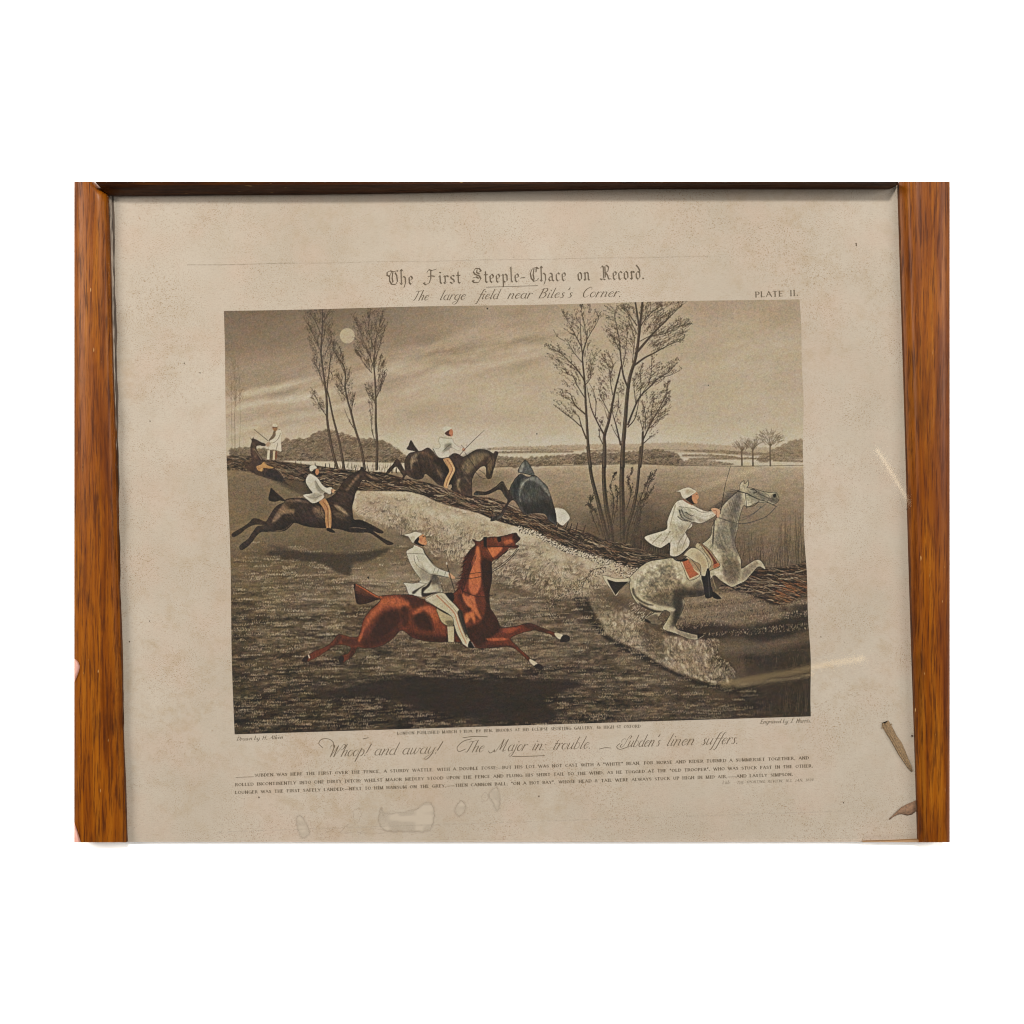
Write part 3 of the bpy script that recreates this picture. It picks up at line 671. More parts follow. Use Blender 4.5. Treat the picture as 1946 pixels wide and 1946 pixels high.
    # cast shadows printed under the galloping horses
    fill(B(420, 1165, 500, 1110, 620, 1100, 850, 1130, 1200, 1150, 1560, 1130, 1850, 1085, 1720, 1180, 1560, 1240, 1410, 1265, 1395, 1390, 1330, 1400, 1200, 1350, 1100, 1275, 900, 1245, 640, 1220, 560, 1180), T(50), .82, blur=2.4)
    fill(B(450, 1065, 560, 1060, 720, 1100, 600, 1115), T(60), .6, blur=2)
    fill(W(470, 1262, 560, 1248, 880, 1250, 1180, 1260, 1120, 1292, 1060, 1318, 1100, 1378, 1000, 1392, 880, 1386, 760, 1370, 640, 1342, 500, 1312, 330, 1312, 300, 1290, 400, 1280), T(34), .9, blur=3.2)
    fill(A1(60, 1640, 130, 1680, 230, 1800, 330, 1900, 300, 2000, 210, 1930, 120, 1760), T(48), .6, blur=2.4)
    fill(A1(450, 1620, 540, 1680, 640, 1740, 640, 1810, 520, 1760), T(52), .55, blur=2.4)

OUT = (34, 26, 22)
def figure_grain(m, amp, cx=9, cy=3, ang=0, seed=1):
    ys, xs = np.nonzero(m > .01)
    a, b, c, d = ys.min(), ys.max() + 1, xs.min(), xs.max() + 1
    X, Y = PX[a:b, c:d], PY[a:b, c:d]
    n = vnoise(cx, cy, seed, ang, X, Y) * .6 + vnoise(cx * .45, cy * .5, seed + 5, ang, X, Y) * .4
    IMG[a:b, c:d] *= 1 + (m[a:b, c:d] * amp * n)[..., None]

def outline(pts, w=.8, a=.8, col=OUT):
    p = list(pts) + [pts[0]]
    stroke(p, w, col, a)

def paint_far_pair():
    hp = F(605, 495, 640, 530, 680, 490, 690, 520, 760, 550, 850, 600, 950, 640, 950, 690, 880, 690, 820, 680, 750, 700, 760, 780, 830, 900, 900, 1000, 960, 1080, 1060, 1180, 1150, 1200, 1260, 1260, 1350, 1360, 1380, 1450, 1450, 1540, 1570, 1625, 1500, 1600, 1350, 1530, 1200, 1490, 950, 1410, 800, 1360, 650, 1290, 560, 1250, 470, 1130, 490, 1050, 560, 1120, 610, 1080, 640, 990, 620, 880, 610, 700, 640, 580)
    fill(hp, (68, 52, 43), 1, lab=1)
    stroke(F(500, 1250, 420, 1150, 480, 1040, 540, 1110), 2.4, (66, 50, 42), .9, 1.2, lab=1)
    m = mask_of(hp)
    fill(F(1000, 1250, 1180, 1250, 1300, 1370, 1360, 1500, 1200, 1450, 960, 1370), (44, 38, 36), .8, blur=1, clip=m)
    fill(F(650, 620, 700, 620, 720, 780, 780, 900, 700, 950, 650, 800), (98, 78, 62), .7, blur=1.5, clip=m)
    fill(F(750, 1160, 850, 1115, 920, 1050, 1000, 1130, 1140, 1185, 1050, 1205, 930, 1190, 890, 1265, 790, 1250), (166, 124, 78), .95, lab=1)
    stroke(F(910, 1200, 890, 1260, 930, 1400), 1.1, (40, 34, 34), .9)
    stroke(F(700, 760, 800, 900, 870, 1010), .8, (160, 140, 115), .8)
    stroke(F(1180, 1200, 1290, 1280, 1370, 1400), .8, (170, 150, 122), .6)
    figure_grain(m, .2, 6, 3, 40, 3)
    hat = F(1110, 230, 1130, 190, 1180, 180, 1230, 220, 1220, 250, 1150, 255)
    coat = F(1190, 350, 1280, 315, 1330, 370, 1320, 480, 1310, 600, 1318, 805, 1240, 800, 1160, 775, 1020, 765, 1080, 640, 1040, 615, 1050, 570, 1130, 520, 1180, 460)
    fill(F(1030, 555, 1110, 440, 1140, 350, 1220, 330, 1200, 420, 1130, 520, 1060, 580), (112, 92, 72), .95, lab=2)
    fill(F(1115, 255, 1215, 255, 1225, 320, 1170, 355, 1125, 320), (150, 108, 76), 1, lab=2)
    stroke(F(1125, 262, 1220, 258), 1.2, (60, 44, 34), .9)
    stroke(F(1220, 340, 1280, 310), 1.2, (52, 40, 32), .9)
    fill(coat, (212, 198, 172), 1, lab=2); fill(hat, (206, 192, 166), 1, lab=2)
    stroke(F(1300, 400, 1240, 530, 1150, 610, 1060, 620), .9, (96, 82, 66), .8)
    stroke(F(1235, 620, 1200, 780), 1.0, (96, 82, 66), .8)
    fill(F(1000, 790, 1055, 785, 1040, 1000, 985, 1000), (208, 192, 162), 1, lab=2, smooth=False)
    fill(F(1060, 785, 1120, 800, 1130, 1000, 1050, 1000), (96, 78, 60), .8, lab=2, smooth=False)
    fill(F(1125, 805, 1175, 805, 1165, 1000, 1120, 1000), (198, 174, 138), 1, lab=2, smooth=False)
    fill(F(1180, 805, 1225, 805, 1205, 1000, 1170, 1005), (122, 74, 48), 1, lab=2, smooth=False)
    outline(coat, .6, .5, (90, 74, 58))
    fill(F(965, 650, 1020, 590, 1060, 620, 1030, 700, 980, 700), (170, 140, 112), .9, lab=2)
    stroke(F(690, 310, 850, 440, 1010, 570), 1.0, (84, 66, 50), .9, 1.3, lab=2)

def paint_left_rider():
    body = B(640, 545, 660, 530, 750, 518, 850, 522, 920, 555, 1000, 565, 1090, 535, 1180, 495, 1240, 435, 1290, 355, 1350, 285, 1420, 235, 1490, 200, 1515, 160, 1545, 195, 1570, 215, 1620, 250, 1700, 290, 1742, 315, 1742, 342, 1700, 348, 1640, 322, 1560, 312, 1515, 315, 1485, 375, 1445, 450, 1425, 540, 1405, 620, 1412, 700, 1425, 762, 1500, 768, 1600, 810, 1700, 865, 1757, 898, 1750, 922, 1700, 915, 1640, 890, 1700, 940, 1780, 990, 1868, 1030, 1865, 1048, 1810, 1052, 1750, 1012, 1680, 962, 1600, 915, 1500, 912, 1380, 907, 1250, 872, 1100, 862, 950, 852, 850, 832, 750, 800, 700, 840, 640, 890, 560, 900, 460, 905, 370, 905, 320, 942, 260, 1022, 200, 1080, 140, 1112, 122, 1072, 160, 1030, 220, 985, 275, 905, 330, 840, 420, 832, 330, 820, 260, 832, 190, 872, 120, 930, 50, 962, 33, 930, 90, 890, 160, 850, 230, 800, 280, 752, 350, 762, 420, 788, 460, 730, 510, 650, 560, 600, 630, 568)
    tail = B(655, 555, 605, 510, 540, 455, 485, 403, 468, 440, 453, 540, 520, 562, 580, 548, 640, 560)
    fill(tail, (46, 36, 31), 1, lab=3); fill(body, (58, 45, 38), 1, lab=3)
    m = np.maximum(mask_of(body), mask_of(tail))
    stroke(B(500, 415, 560, 465, 630, 530), 1.6, (112, 88, 68), .75, .8)
    for poly, c, bl in ((B(660, 545, 760, 535, 860, 545, 920, 580, 800, 560, 720, 590, 640, 680, 560, 760, 490, 800, 530, 710, 600, 610), (128, 104, 82), 1.4),
                        (B(620, 650, 740, 640, 740, 690, 640, 700), (122, 100, 78), 1.2), (B(940, 640, 1040, 620, 1095, 720, 1060, 760, 980, 700), (120, 98, 76), 2.2),
                        (B(1200, 590, 1290, 630, 1370, 720, 1300, 690, 1230, 640), (148, 126, 100), 1.2), (B(1210, 690, 1300, 690, 1340, 740, 1240, 740), (112, 88, 68), 2.5),
                        (B(1330, 430, 1400, 330, 1480, 240, 1500, 260, 1430, 340, 1360, 430), (112, 88, 70), 1.4), (B(1560, 245, 1650, 270, 1720, 310, 1640, 300), (120, 98, 78), 1)):
        fill(poly, c, .8, blur=bl, clip=m)
    fill(B(620, 780, 800, 760, 1000, 800, 1250, 820, 1400, 740, 1400, 900, 1000, 860, 800, 830, 640, 890, 480, 900), (40, 32, 28), .6, blur=3, clip=m)
    fill(B(640, 560, 760, 560, 800, 600, 700, 640), (52, 40, 33), .7, blur=2, clip=m)
    fill(B(1410, 760, 1600, 820, 1860, 1040, 1600, 920, 1400, 890), (36, 29, 26), .75, blur=2, clip=m)
    stroke(B(440, 905, 560, 893, 640, 872, 720, 806), .8, (140, 116, 92), .6)
    stroke(B(1380, 860, 1450, 855, 1560, 870), 1.0, (130, 112, 92), .6)
    hatch(B(620, 720, 900, 640, 1100, 720, 1380, 700, 1400, 890, 900, 850, 520, 880), 60, 1.8, .7, (30, 24, 21), .5, m, 1.4)
    figure_grain(m, .26, 8, 2.5, 35, 13)
    outline(body, .7, .75)
    coat = B(930, 240, 1010, 290, 1060, 360, 1110, 400, 1160, 395, 1195, 425, 1150, 475, 1105, 455, 1080, 470, 1085, 510, 1040, 550, 960, 578, 900, 540, 845, 485, 920, 470, 952, 458, 918, 410, 878, 340, 885, 285)
    fill(B(1030, 560, 1095, 525, 1150, 620, 1168, 720, 1162, 860, 1120, 880, 1098, 780, 1095, 680, 1060, 610), (162, 118, 80), 1, lab=4)
    stroke(B(1075, 560, 1125, 640, 1128, 760, 1140, 860), 1.1, (104, 60, 40), .8)
    stroke(B(1105, 560, 1145, 640, 1148, 850), .8, (190, 160, 124), .8)
    fill(B(1118, 862, 1162, 865, 1212, 905, 1190, 916, 1120, 892), (40, 30, 26), 1, lab=4)
    fill(coat, (194, 184, 164), 1, lab=4)
    mc = mask_of(coat)
    fill(B(980, 320, 1040, 400, 1090, 450, 1060, 470, 1000, 420), (124, 116, 100), .7, blur=1.3, clip=mc)
    fill(B(960, 470, 1060, 480, 1000, 545, 960, 560), (134, 124, 106), .6, blur=1.5, clip=mc)
    fill(B(890, 340, 940, 420, 970, 500, 930, 540, 900, 500, 950, 460), (140, 130, 112), .6, blur=1.4, clip=mc)
    stroke(B(985, 320, 1040, 410, 1100, 455), .8, (80, 70, 60), .7)
    stroke(B(880, 495, 960, 520, 1080, 480), .8, (96, 86, 72), .6)
    outline(coat, .6, .6, (70, 58, 48))
    fill(B(920, 185, 925, 155, 970, 143, 1002, 172, 965, 205, 932, 212), (198, 188, 166), 1, lab=4)
    fill(B(975, 195, 1015, 188, 1028, 212, 1022, 240, 1000, 256, 965, 232), (176, 116, 82), 1, lab=4)
    fill(B(950, 212, 990, 185, 985, 230, 1000, 252, 962, 236), (54, 38, 32), .95, lab=4)
    stroke(B(930, 208, 990, 178), .6, (90, 78, 66), .7)
    fill(B(1170, 415, 1215, 430, 1195, 458, 1165, 450), (186, 134, 104), 1, lab=4)
    stroke(B(1185, 360, 1165, 490), .9, OUT, .9)
    stroke(B(1200, 445, 1280, 440, 1400, 430), .8, OUT, .8)
    stroke(B(1400, 560, 1500, 320, 1480, 210), .8, OUT, .6)
    stroke(B(1040, 600, 1050, 680, 1090, 740), 1.0, OUT, .7)

def paint_middle_rider():
    body = C(240, 560, 285, 490, 350, 472, 430, 458, 500, 425, 560, 470, 640, 540, 720, 540, 790, 490, 850, 500, 900, 528, 960, 500, 1040, 452, 1110, 442, 1190, 458, 1245, 490, 1268, 465, 1300, 478, 1290, 520, 1275, 560, 1265, 620, 1242, 690, 1225, 762, 1190, 782, 1165, 760, 1165, 700, 1155, 640, 1110, 640, 1070, 672, 1030, 722, 1002, 792, 1000, 880, 995, 975, 900, 962, 840, 940, 780, 912, 740, 880, 690, 868, 640, 855, 600, 832, 540, 772, 470, 722, 440, 772, 370, 788, 300, 762, 255, 735, 225, 770, 165, 835, 122, 862, 125, 845, 185, 800, 215, 750, 195, 715, 165, 670, 130, 640, 60, 710, 28, 716, 40, 680, 100, 615, 140, 555, 170, 572, 205, 632, 240, 690, 232, 620)
    tail = C(395, 470, 350, 405, 306, 338, 278, 400, 258, 442, 330, 462)
    fill(tail, (56, 44, 38), 1, lab=5); fill(body, (66, 52, 43), 1, lab=5)
    m = np.maximum(mask_of(body), mask_of(tail))
    for poly, c, bl in ((C(300, 560, 340, 500, 400, 490, 360, 540, 390, 570, 330, 600, 310, 680, 300, 620), (146, 126, 102), 1.2), (C(400, 480, 480, 470, 560, 540, 480, 520), (120, 88, 66), 1.6),
                        (C(600, 620, 660, 670, 690, 760, 620, 740), (126, 104, 80), 1.8), (C(880, 660, 940, 560, 1040, 490, 1140, 480, 1200, 500, 1130, 560, 1050, 620, 1000, 680, 930, 720), (116, 99, 75), 2.0),
                        (C(830, 800, 870, 780, 850, 860, 880, 930, 840, 900), (140, 120, 96), 1.3), (C(910, 740, 990, 850, 960, 820), (140, 120, 96), 1), (C(1200, 540, 1250, 560, 1230, 680, 1190, 720, 1180, 640), (100, 84, 64), 1.2)):
        fill(poly, c, .8, blur=bl, clip=m)
    fill(C(430, 600, 540, 640, 640, 780, 700, 860, 560, 780, 470, 720, 400, 760, 320, 740), (44, 34, 29), .65, blur=3, clip=m)
    fill(C(560, 560, 700, 560, 800, 640, 780, 900, 720, 880, 640, 700), (38, 31, 27), .7, blur=2, clip=m)
    hatch(C(300, 520, 560, 500, 700, 700, 800, 900, 560, 790, 320, 760), 75, 1.8, .7, (32, 25, 22), .5, m, 1.4)
    figure_grain(m, .24, 7, 2.5, 70, 23)
    outline(body, .7, .75)
    for k in range(34):
        t = k / 33; x = 860 + 350 * t; y = 560 - 118 * math.sin(t * 1.9)
        stroke(C(x, y + 6, x - 8 + 10 * t, y - 10, x - 24 + 30 * t, y - 18), .8, (46, 36, 30), .8, .4, lab=5)
    stroke(C(1180, 470, 1225, 520, 1240, 640, 1200, 770), .8, OUT, .8)
    stroke(C(1150, 640, 1220, 560, 1230, 490), .8, OUT, .8)
    stroke(C(920, 480, 985, 570, 1040, 655), .8, OUT, .9); stroke(C(1040, 700, 1100, 760, 1165, 782), .8, OUT, .9)
    stroke(C(1085, 680, 1140, 720, 1160, 745), .7, OUT, .8); stroke(C(880, 640, 990, 800, 1000, 850), .8, OUT, .7)
    fill(C(675, 555, 740, 542, 790, 620, 808, 680, 782, 740, 742, 820, 722, 885, 680, 862, 700, 780, 742, 690, 708, 620), (180, 134, 94), 1, lab=6)
    stroke(C(715, 560, 770, 640, 775, 690, 730, 780, 705, 865), 1.0, (120, 66, 42), .8); stroke(C(740, 560, 792, 660, 760, 750, 715, 870), .7, (206, 178, 140), .8)
    stroke(C(690, 560, 725, 640, 742, 690), .7, OUT, .5)
    fill(C(725, 860, 765, 845, 770, 880, 740, 900), (150, 130, 106), .9, lab=6)
    coat = C(635, 300, 700, 312, 770, 322, 800, 372, 850, 412, 912, 430, 900, 462, 830, 452, 770, 422, 742, 445, 752, 500, 720, 540, 650, 547, 590, 512, 553, 430, 620, 435, 640, 400, 622, 350)
    fill(coat, (202, 193, 172), 1, lab=6); mc = mask_of(coat)
    fill(C(690, 390, 760, 370, 770, 420, 740, 450, 690, 470, 660, 500, 690, 430), (112, 106, 94), .75, blur=1.2, clip=mc)
    for k in range(10):
        stroke(C(660 + 8 * k, 470 - 8 * k, 690 + 8 * k, 440 - 6 * k, 730 + 5 * k, 400 - 3 * k), .7, (92, 86, 76), .6, .3, clip=mc)
    outline(coat, .6, .6, (74, 64, 54)); stroke(C(560, 440, 600, 515, 650, 545, 725, 535), 1.3, (46, 38, 34), .8)
    stroke(C(640, 305, 700, 318, 765, 315), 1.2, (150, 138, 118), .8)
    fill(C(672, 205, 700, 182, 750, 186, 768, 208, 705, 252, 682, 235), (202, 192, 168), 1, lab=6)
    fill(C(735, 228, 770, 212, 788, 255, 772, 296, 720, 288, 692, 258), (182, 116, 84), 1, lab=6)
    fill(C(692, 258, 745, 222, 738, 262, 760, 290, 718, 284), (86, 48, 38), .95, lab=6)
    fill(C(895, 430, 925, 435, 920, 465, 890, 458), (186, 136, 106), 1, lab=6)
    stroke(C(862, 510, 960, 400, 1140, 228), 1.2, (52, 40, 33), .95, .6, lab=6)
    stroke(C(880, 395, 912, 430), .7, OUT, .7)

def paint_fallen_grey():
    cloth = D(920, 700, 1020, 703, 1078, 760, 1097, 812, 1052, 862, 1012, 892, 958, 855, 935, 820)
    fill(cloth, (204, 195, 176), 1, lab=8); outline(cloth, .6, .5, (90, 76, 62))
    body = D(540, 300, 620, 338, 700, 320, 780, 388, 840, 450, 882, 560, 912, 660, 938, 760, 946, 885, 900, 862, 850, 822, 810, 762, 700, 752, 600, 772, 540, 722, 500, 652, 450, 602, 400, 642, 350, 742, 302, 812, 198, 842, 218, 792, 290, 772, 340, 702, 388, 612, 358, 560, 300, 482, 220, 512, 140, 542, 8, 543, 36, 500, 140, 508, 250, 450, 325, 388, 362, 440, 400, 492, 430, 430, 480, 350)
    tail = D(590, 143, 642, 200, 695, 325, 600, 300, 508, 280, 540, 200)
    fill(body, (66, 66, 63), 1, lab=7); fill(tail, (84, 84, 80), 1, lab=7)
    m = np.maximum(mask_of(body), mask_of(tail))
    fill(D(0, 500, 150, 500, 325, 385, 420, 500, 460, 600, 520, 680, 480, 740, 340, 760, 190, 850, 330, 690, 370, 580, 300, 490, 140, 550), (52, 42, 37), .9, blur=1, clip=m)
    fill(D(560, 650, 700, 600, 880, 640, 945, 880, 810, 770, 600, 775), (38, 36, 35), .8, blur=4, clip=m)
    fill(D(520, 480, 560, 390, 640, 345, 720, 335, 800, 420, 860, 500, 860, 560, 800, 480, 720, 400, 620, 380, 570, 430, 530, 560), (126, 124, 114), .8, blur=1.6, clip=m)
    fill(D(540, 540, 640, 430, 740, 450, 780, 560, 700, 640, 580, 640), (82, 80, 74), .6, blur=5, clip=m)
    fill(D(440, 440, 500, 360, 560, 330, 520, 420, 500, 560, 470, 600, 450, 520), (44, 45, 45), .75, blur=1.5, clip=m)
    fill(D(545, 200, 575, 165, 560, 270, 520, 275), (140, 136, 126), .7, blur=1, clip=m)
    stroke(D(535, 620, 525, 520, 560, 420, 640, 350), 1.0, (150, 146, 134), .6); stroke(D(510, 285, 560, 295, 690, 325), 1.2, (36, 34, 33), .8)
    stroke(D(600, 772, 700, 752, 800, 758), .9, (150, 138, 120), .7); stroke(D(860, 480, 872, 600), .8, (140, 136, 124), .6)
    hatch(D(520, 500, 640, 420, 800, 480, 900, 640, 940, 860, 780, 760, 580, 760), 82, 1.8, .8, (30, 29, 29), .45, m, 1.4)
    figure_grain(m, .22, 9, 2.5, 80, 33)
    outline(body, .7, .7); outline(tail, .7, .7)
    stroke(D(250, 470, 330, 410, 400, 520), .8, (120, 100, 82), .5)

def paint_grey_horse():
    body = E1(330, 1195, 400, 1120, 480, 1050, 570, 1000, 700, 978, 830, 963, 920, 985, 1040, 940, 1130, 830, 1220, 760, 1268, 700, 1282, 600, 1330, 500, 1380, 400, 1440, 320, 1520, 240, 1592, 188, 1600, 120, 1640, 80, 1652, 118, 1690, 80, 1694, 130, 1680, 160) + \
        E2(1150, 288, 1240, 318, 1330, 338, 1400, 333, 1427, 360, 1442, 410, 1420, 452, 1370, 472, 1330, 452, 1260, 452, 1190, 452, 1130, 482, 1080, 502, 1042, 482, 1010, 560, 985, 650, 970, 760, 940, 880, 952, 960, 985, 1040, 1010, 1110, 1016, 1200, 1100, 1148, 1182, 1103, 1242, 1120, 1290, 1212, 1210, 1182, 1130, 1262, 1060, 1342, 980, 1382, 910, 1414, 860, 1392, 780, 1342, 700, 1282) + \
        E1(1240, 1260, 1200, 1372, 1100, 1402, 960, 1412, 968, 1470, 942, 1560, 902, 1640, 862, 1722, 880, 1772, 960, 1802, 1100, 1838, 1195, 1838, 1110, 1892, 1000, 1880, 860, 1822, 760, 1792, 715, 1760, 760, 1680, 800, 1600, 770, 1565, 730, 1562, 690, 1605, 665, 1655, 705, 1690, 690, 1722, 590, 1712, 512, 1672, 560, 1620, 620, 1582, 540, 1542, 440, 1492, 390, 1432, 348, 1340, 338, 1250)
    tail = E1(28, 1162, 70, 1165, 160, 1190, 260, 1200, 330, 1188, 352, 1222, 290, 1272, 230, 1332, 180, 1395, 120, 1310, 60, 1230)
    fill(tail, (190, 174, 146), 1, lab=9)
    fill(E1(80, 1205, 180, 1235, 330, 1232, 280, 1275, 225, 1330, 178, 1388, 125, 1300), (38, 34, 31), .95, blur=.4, smooth=False)
    fill(body, (172, 158, 132), 1, lab=9)
    m = np.maximum(mask_of(body), 0)
    # modelling
    for poly, c, a, bl in ((E1(700, 1340, 860, 1300, 950, 1260, 1060, 1300, 1200, 1260, 1210, 1400, 960, 1412, 940, 1560, 860, 1720, 800, 1760, 800, 1560, 640, 1500, 500, 1440), (84, 73, 60), .8, 4),
                           (E1(860, 1330, 1000, 1330, 1180, 1330, 1190, 1400, 960, 1415, 950, 1540, 880, 1700, 830, 1740, 850, 1560, 830, 1440), (46, 40, 35), .8, 2.4),
                           (E1(560, 1240, 660, 1180, 760, 1120, 860, 1190, 880, 1320, 760, 1420, 600, 1420, 500, 1330), (128, 112, 90), .6, 5),
                           (E1(680, 1060, 760, 1030, 850, 1100, 870, 1230, 800, 1250, 720, 1200), (118, 102, 82), .6, 3), (E1(900, 1190, 960, 1170, 900, 1300, 880, 1320), (96, 82, 66), .7, 1.5),
                           (E1(1060, 1270, 1150, 1210, 1170, 1290, 1080, 1320), (92, 80, 65), .7, 2),
                           (E2(780, 1080, 880, 1060, 980, 1130, 1000, 1230, 960, 1340, 880, 1370, 800, 1280), (116, 102, 84), .75, 3), (E2(860, 1120, 980, 1150, 960, 1300, 880, 1320), (98, 86, 72), .6, 3),
                           (E2(900, 660, 985, 500, 1010, 330, 960, 330, 900, 500, 880, 650, 890, 800, 920, 960, 950, 1040, 985, 1060, 940, 880, 960, 700), (104, 96, 88), .72, 2),
                           (E2(700, 900, 800, 940, 930, 1050, 980, 1100, 900, 1060, 780, 1000), (92, 82, 70), .6, 2), (E2(1030, 1230, 1110, 1170, 1190, 1120, 1200, 1180, 1120, 1260, 1020, 1340), (112, 98, 80), .6, 2),
                           (E2(1140, 290, 1240, 330, 1330, 400, 1430, 400, 1420, 450, 1340, 440, 1240, 400, 1150, 330), (86, 80, 74), .55, 1.4), (E2(1380, 345, 1425, 360, 1435, 440, 1370, 460, 1340, 420), (78, 70, 64), .6, 1.6),
                           (E1(510, 1665, 640, 1600, 700, 1690, 690, 1725, 580, 1715), (78, 68, 56), .75, 1.2), (E1(400, 1420, 520, 1500, 680, 1560, 840, 1570, 840, 1530, 660, 1500, 520, 1440), (188, 172, 144), .8, 1.2),
                           (E1(440, 1470, 560, 1530, 640, 1560, 740, 1570, 620, 1585, 500, 1535), (40, 34, 30), .8, 1), (E1(860, 1770, 1000, 1820, 1110, 1850, 1080, 1880, 940, 1860), (92, 80, 66), .5, 1.2)):
        fill(poly, c, a, blur=bl, clip=m)
    for poly in (E1(400, 1150, 560, 1030, 680, 1000, 640, 1080, 520, 1130, 440, 1230, 400, 1330, 380, 1260), E1(860, 1000, 920, 1000, 980, 1200, 940, 1260, 880, 1150), E2(800, 520, 900, 370, 960, 340, 900, 480, 850, 620, 760, 760), E2(700, 1000, 780, 1060, 800, 1280, 730, 1280, 700, 1200), E2(1060, 340, 1160, 400, 1190, 440, 1090, 480)):
        fill(poly, (196, 182, 154), .7, blur=2, clip=m)
    fill(E1(380, 1300, 420, 1400, 520, 1470, 620, 1500, 540, 1500, 430, 1440, 370, 1360), (50, 43, 38), .7, blur=.9, clip=m)
    g = np.random.default_rng(77)
    fill(E2(700, 900, 760, 700, 800, 520, 900, 370, 1000, 320, 1020, 480, 985, 650, 960, 800, 940, 900, 960, 1020, 860, 1000), (110, 102, 92), .5, blur=3, clip=m); fill(E2(1080, 290, 1200, 320, 1300, 400, 1260, 450, 1140, 440, 1090, 380), (118, 110, 100), .5, blur=2, clip=m)
    hatch(E2(720, 900, 800, 560, 940, 350, 1000, 420, 950, 800, 900, 1000), 72, 2.0, .7, (74, 68, 60), .5, m, 2.0, 5); hatch(E2(1060, 340, 1240, 330, 1400, 400, 1300, 450, 1120, 470), 12, 1.8, .6, (66, 60, 54), .5, m, 1.0, 6)
    rump = mask_of(E1(420, 1180, 560, 1060, 760, 1010, 900, 1100, 960, 1300, 820, 1440, 600, 1460, 440, 1380), blur=6) * m
    figure_grain(np.maximum(rump, .0), .26, 4.2, 3.6, 20, 91); figure_grain(rump, .2, 9, 7, 50, 95)
    chest = mask_of(E2(700, 960, 860, 1000, 1000, 1120, 980, 1350, 820, 1340, 700, 1240), blur=5) * m
    figure_grain(chest, .16, 4, 4, 70, 97)
    for q in ((E1(560, 1240, 660, 1180, 800, 1180, 880, 1320, 760, 1430, 600, 1430, 500, 1340), 62), (E1(860, 1330, 1000, 1300, 1190, 1300, 1190, 1400, 960, 1415, 900, 1600), 75), (E2(780, 1080, 880, 1060, 1000, 1150, 980, 1340, 860, 1370), 60), (E2(880, 420, 1000, 340, 1000, 560, 960, 760, 950, 1000, 890, 800), 84)):
        hatch(q[0], q[1], 1.9, .7, (70, 60, 50), .4, m, seed=3)
    figure_grain(m, .14, 5, 3, 60, 43)
    outline(body, .8, .8); outline(tail, .7, .6)
    fill(E1(1110, 1822, 1195, 1838, 1112, 1890), (34, 29, 26), .95, smooth=False); fill(E1(520, 1655, 580, 1690, 560, 1705, 512, 1675), (40, 34, 30), .9)
    fill(E1(700, 1600, 760, 1580, 740, 1660, 690, 1690, 670, 1650), (96, 78, 62), .7, blur=.6)
    # mane
    for k in range(40):
        t = k / 39; x = 1590 - 300 * t; y = 190 + 270 * t
        stroke(E1(x, y, x - 60 - 20 * t, y - 6 + 20 * t, x - 120 + g.uniform(-30, 30), y - 10 + 60 * t), 1.0, (64, 58, 52), .75, .4, lab=9)
    for k in range(26):
        t = k / 25; x = 1300 - 20 * t; y = 520 + 260 * t
        stroke(E1(x, y, x + 10, y + 40, x - 20 + g.uniform(-20, 40), y + 90), .9, (62, 56, 50), .6, .4)
    # bridle and reins
    stroke(E2(975, 320, 1080, 350, 1200, 410, 1300, 440, 1420, 500), 1.9, (54, 50, 48), .9, 1.2, lab=9); stroke(E2(1060, 350, 1075, 515), 1.2, (54, 50, 48), .85)
    stroke(E2(1080, 495, 1150, 490, 1210, 440), 1.2, (60, 55, 52), .8); stroke(E2(1250, 320, 1330, 380, 1310, 440), .9, (60, 55, 52), .7)
    stroke(E2(735, 618, 850, 655, 930, 680, 1050, 690, 1200, 650, 1310, 600, 1400, 510), 1.6, (84, 78, 74), .92, 1.4, lab=9)
    stroke(E2(950, 665, 1050, 640, 1180, 560, 1240, 490), 1.2, (92, 86, 80), .85); stroke(E2(1000, 630, 1120, 590, 1220, 520, 1290, 470), 1.2, (92, 86, 80), .85)
    stroke(E2(1120, 300, 1160, 300, 1190, 330, 1150, 340), 1.5, (40, 36, 34), .85); stroke(E2(1200, 340, 1300, 390, 1350, 400), 1.0, (52, 48, 45), .7)
    fill(E2(1375, 360, 1410, 350, 1405, 390, 1380, 390), (40, 36, 34), .8)
    # saddle cloth
    rear = E1(915, 1000, 1000, 950, 1070, 1010, 1148, 1150, 1020, 1215, 955, 1080)
    fill(rear, (196, 174, 138), 1, smooth=False, lab=9); fill(E1(940, 1005, 1000, 965, 1050, 1040, 1075, 1100, 1132, 1148, 1025, 1198, 970, 1085), (172, 94, 62), 1, smooth=False)
    fill(E1(1010, 970, 1090, 1010, 1145, 1040, 1145, 1120, 1080, 1090, 1040, 1030), (150, 126, 98), .9)
    outline(rear, .8, .8)
    front = E1(1130, 780, 1230, 850, 1300, 930, 1372, 1050, 1290, 1092, 1238, 1112, 1272, 1010, 1200, 900)
    fill(front, (150, 128, 98), 1, lab=9); fill(E1(1150, 800, 1230, 870, 1285, 940, 1350, 1045, 1300, 1070, 1290, 990, 1230, 900), (128, 58, 42), 1)
    fill(E1(1300, 1040, 1350, 1020, 1362, 1050, 1300, 1078), (180, 100, 66), .9); stroke(E1(1130, 800, 1220, 890, 1278, 1000, 1245, 1105), 1.2, (188, 160, 124), .8); outline(front, .8, .8)
    fill(E1(835, 965, 900, 985, 985, 965, 1000, 985, 940, 1005, 870, 995), (44, 38, 34), .95); fill(E1(1090, 830, 1115, 790, 1140, 830, 1125, 860), (176, 160, 130), .9)
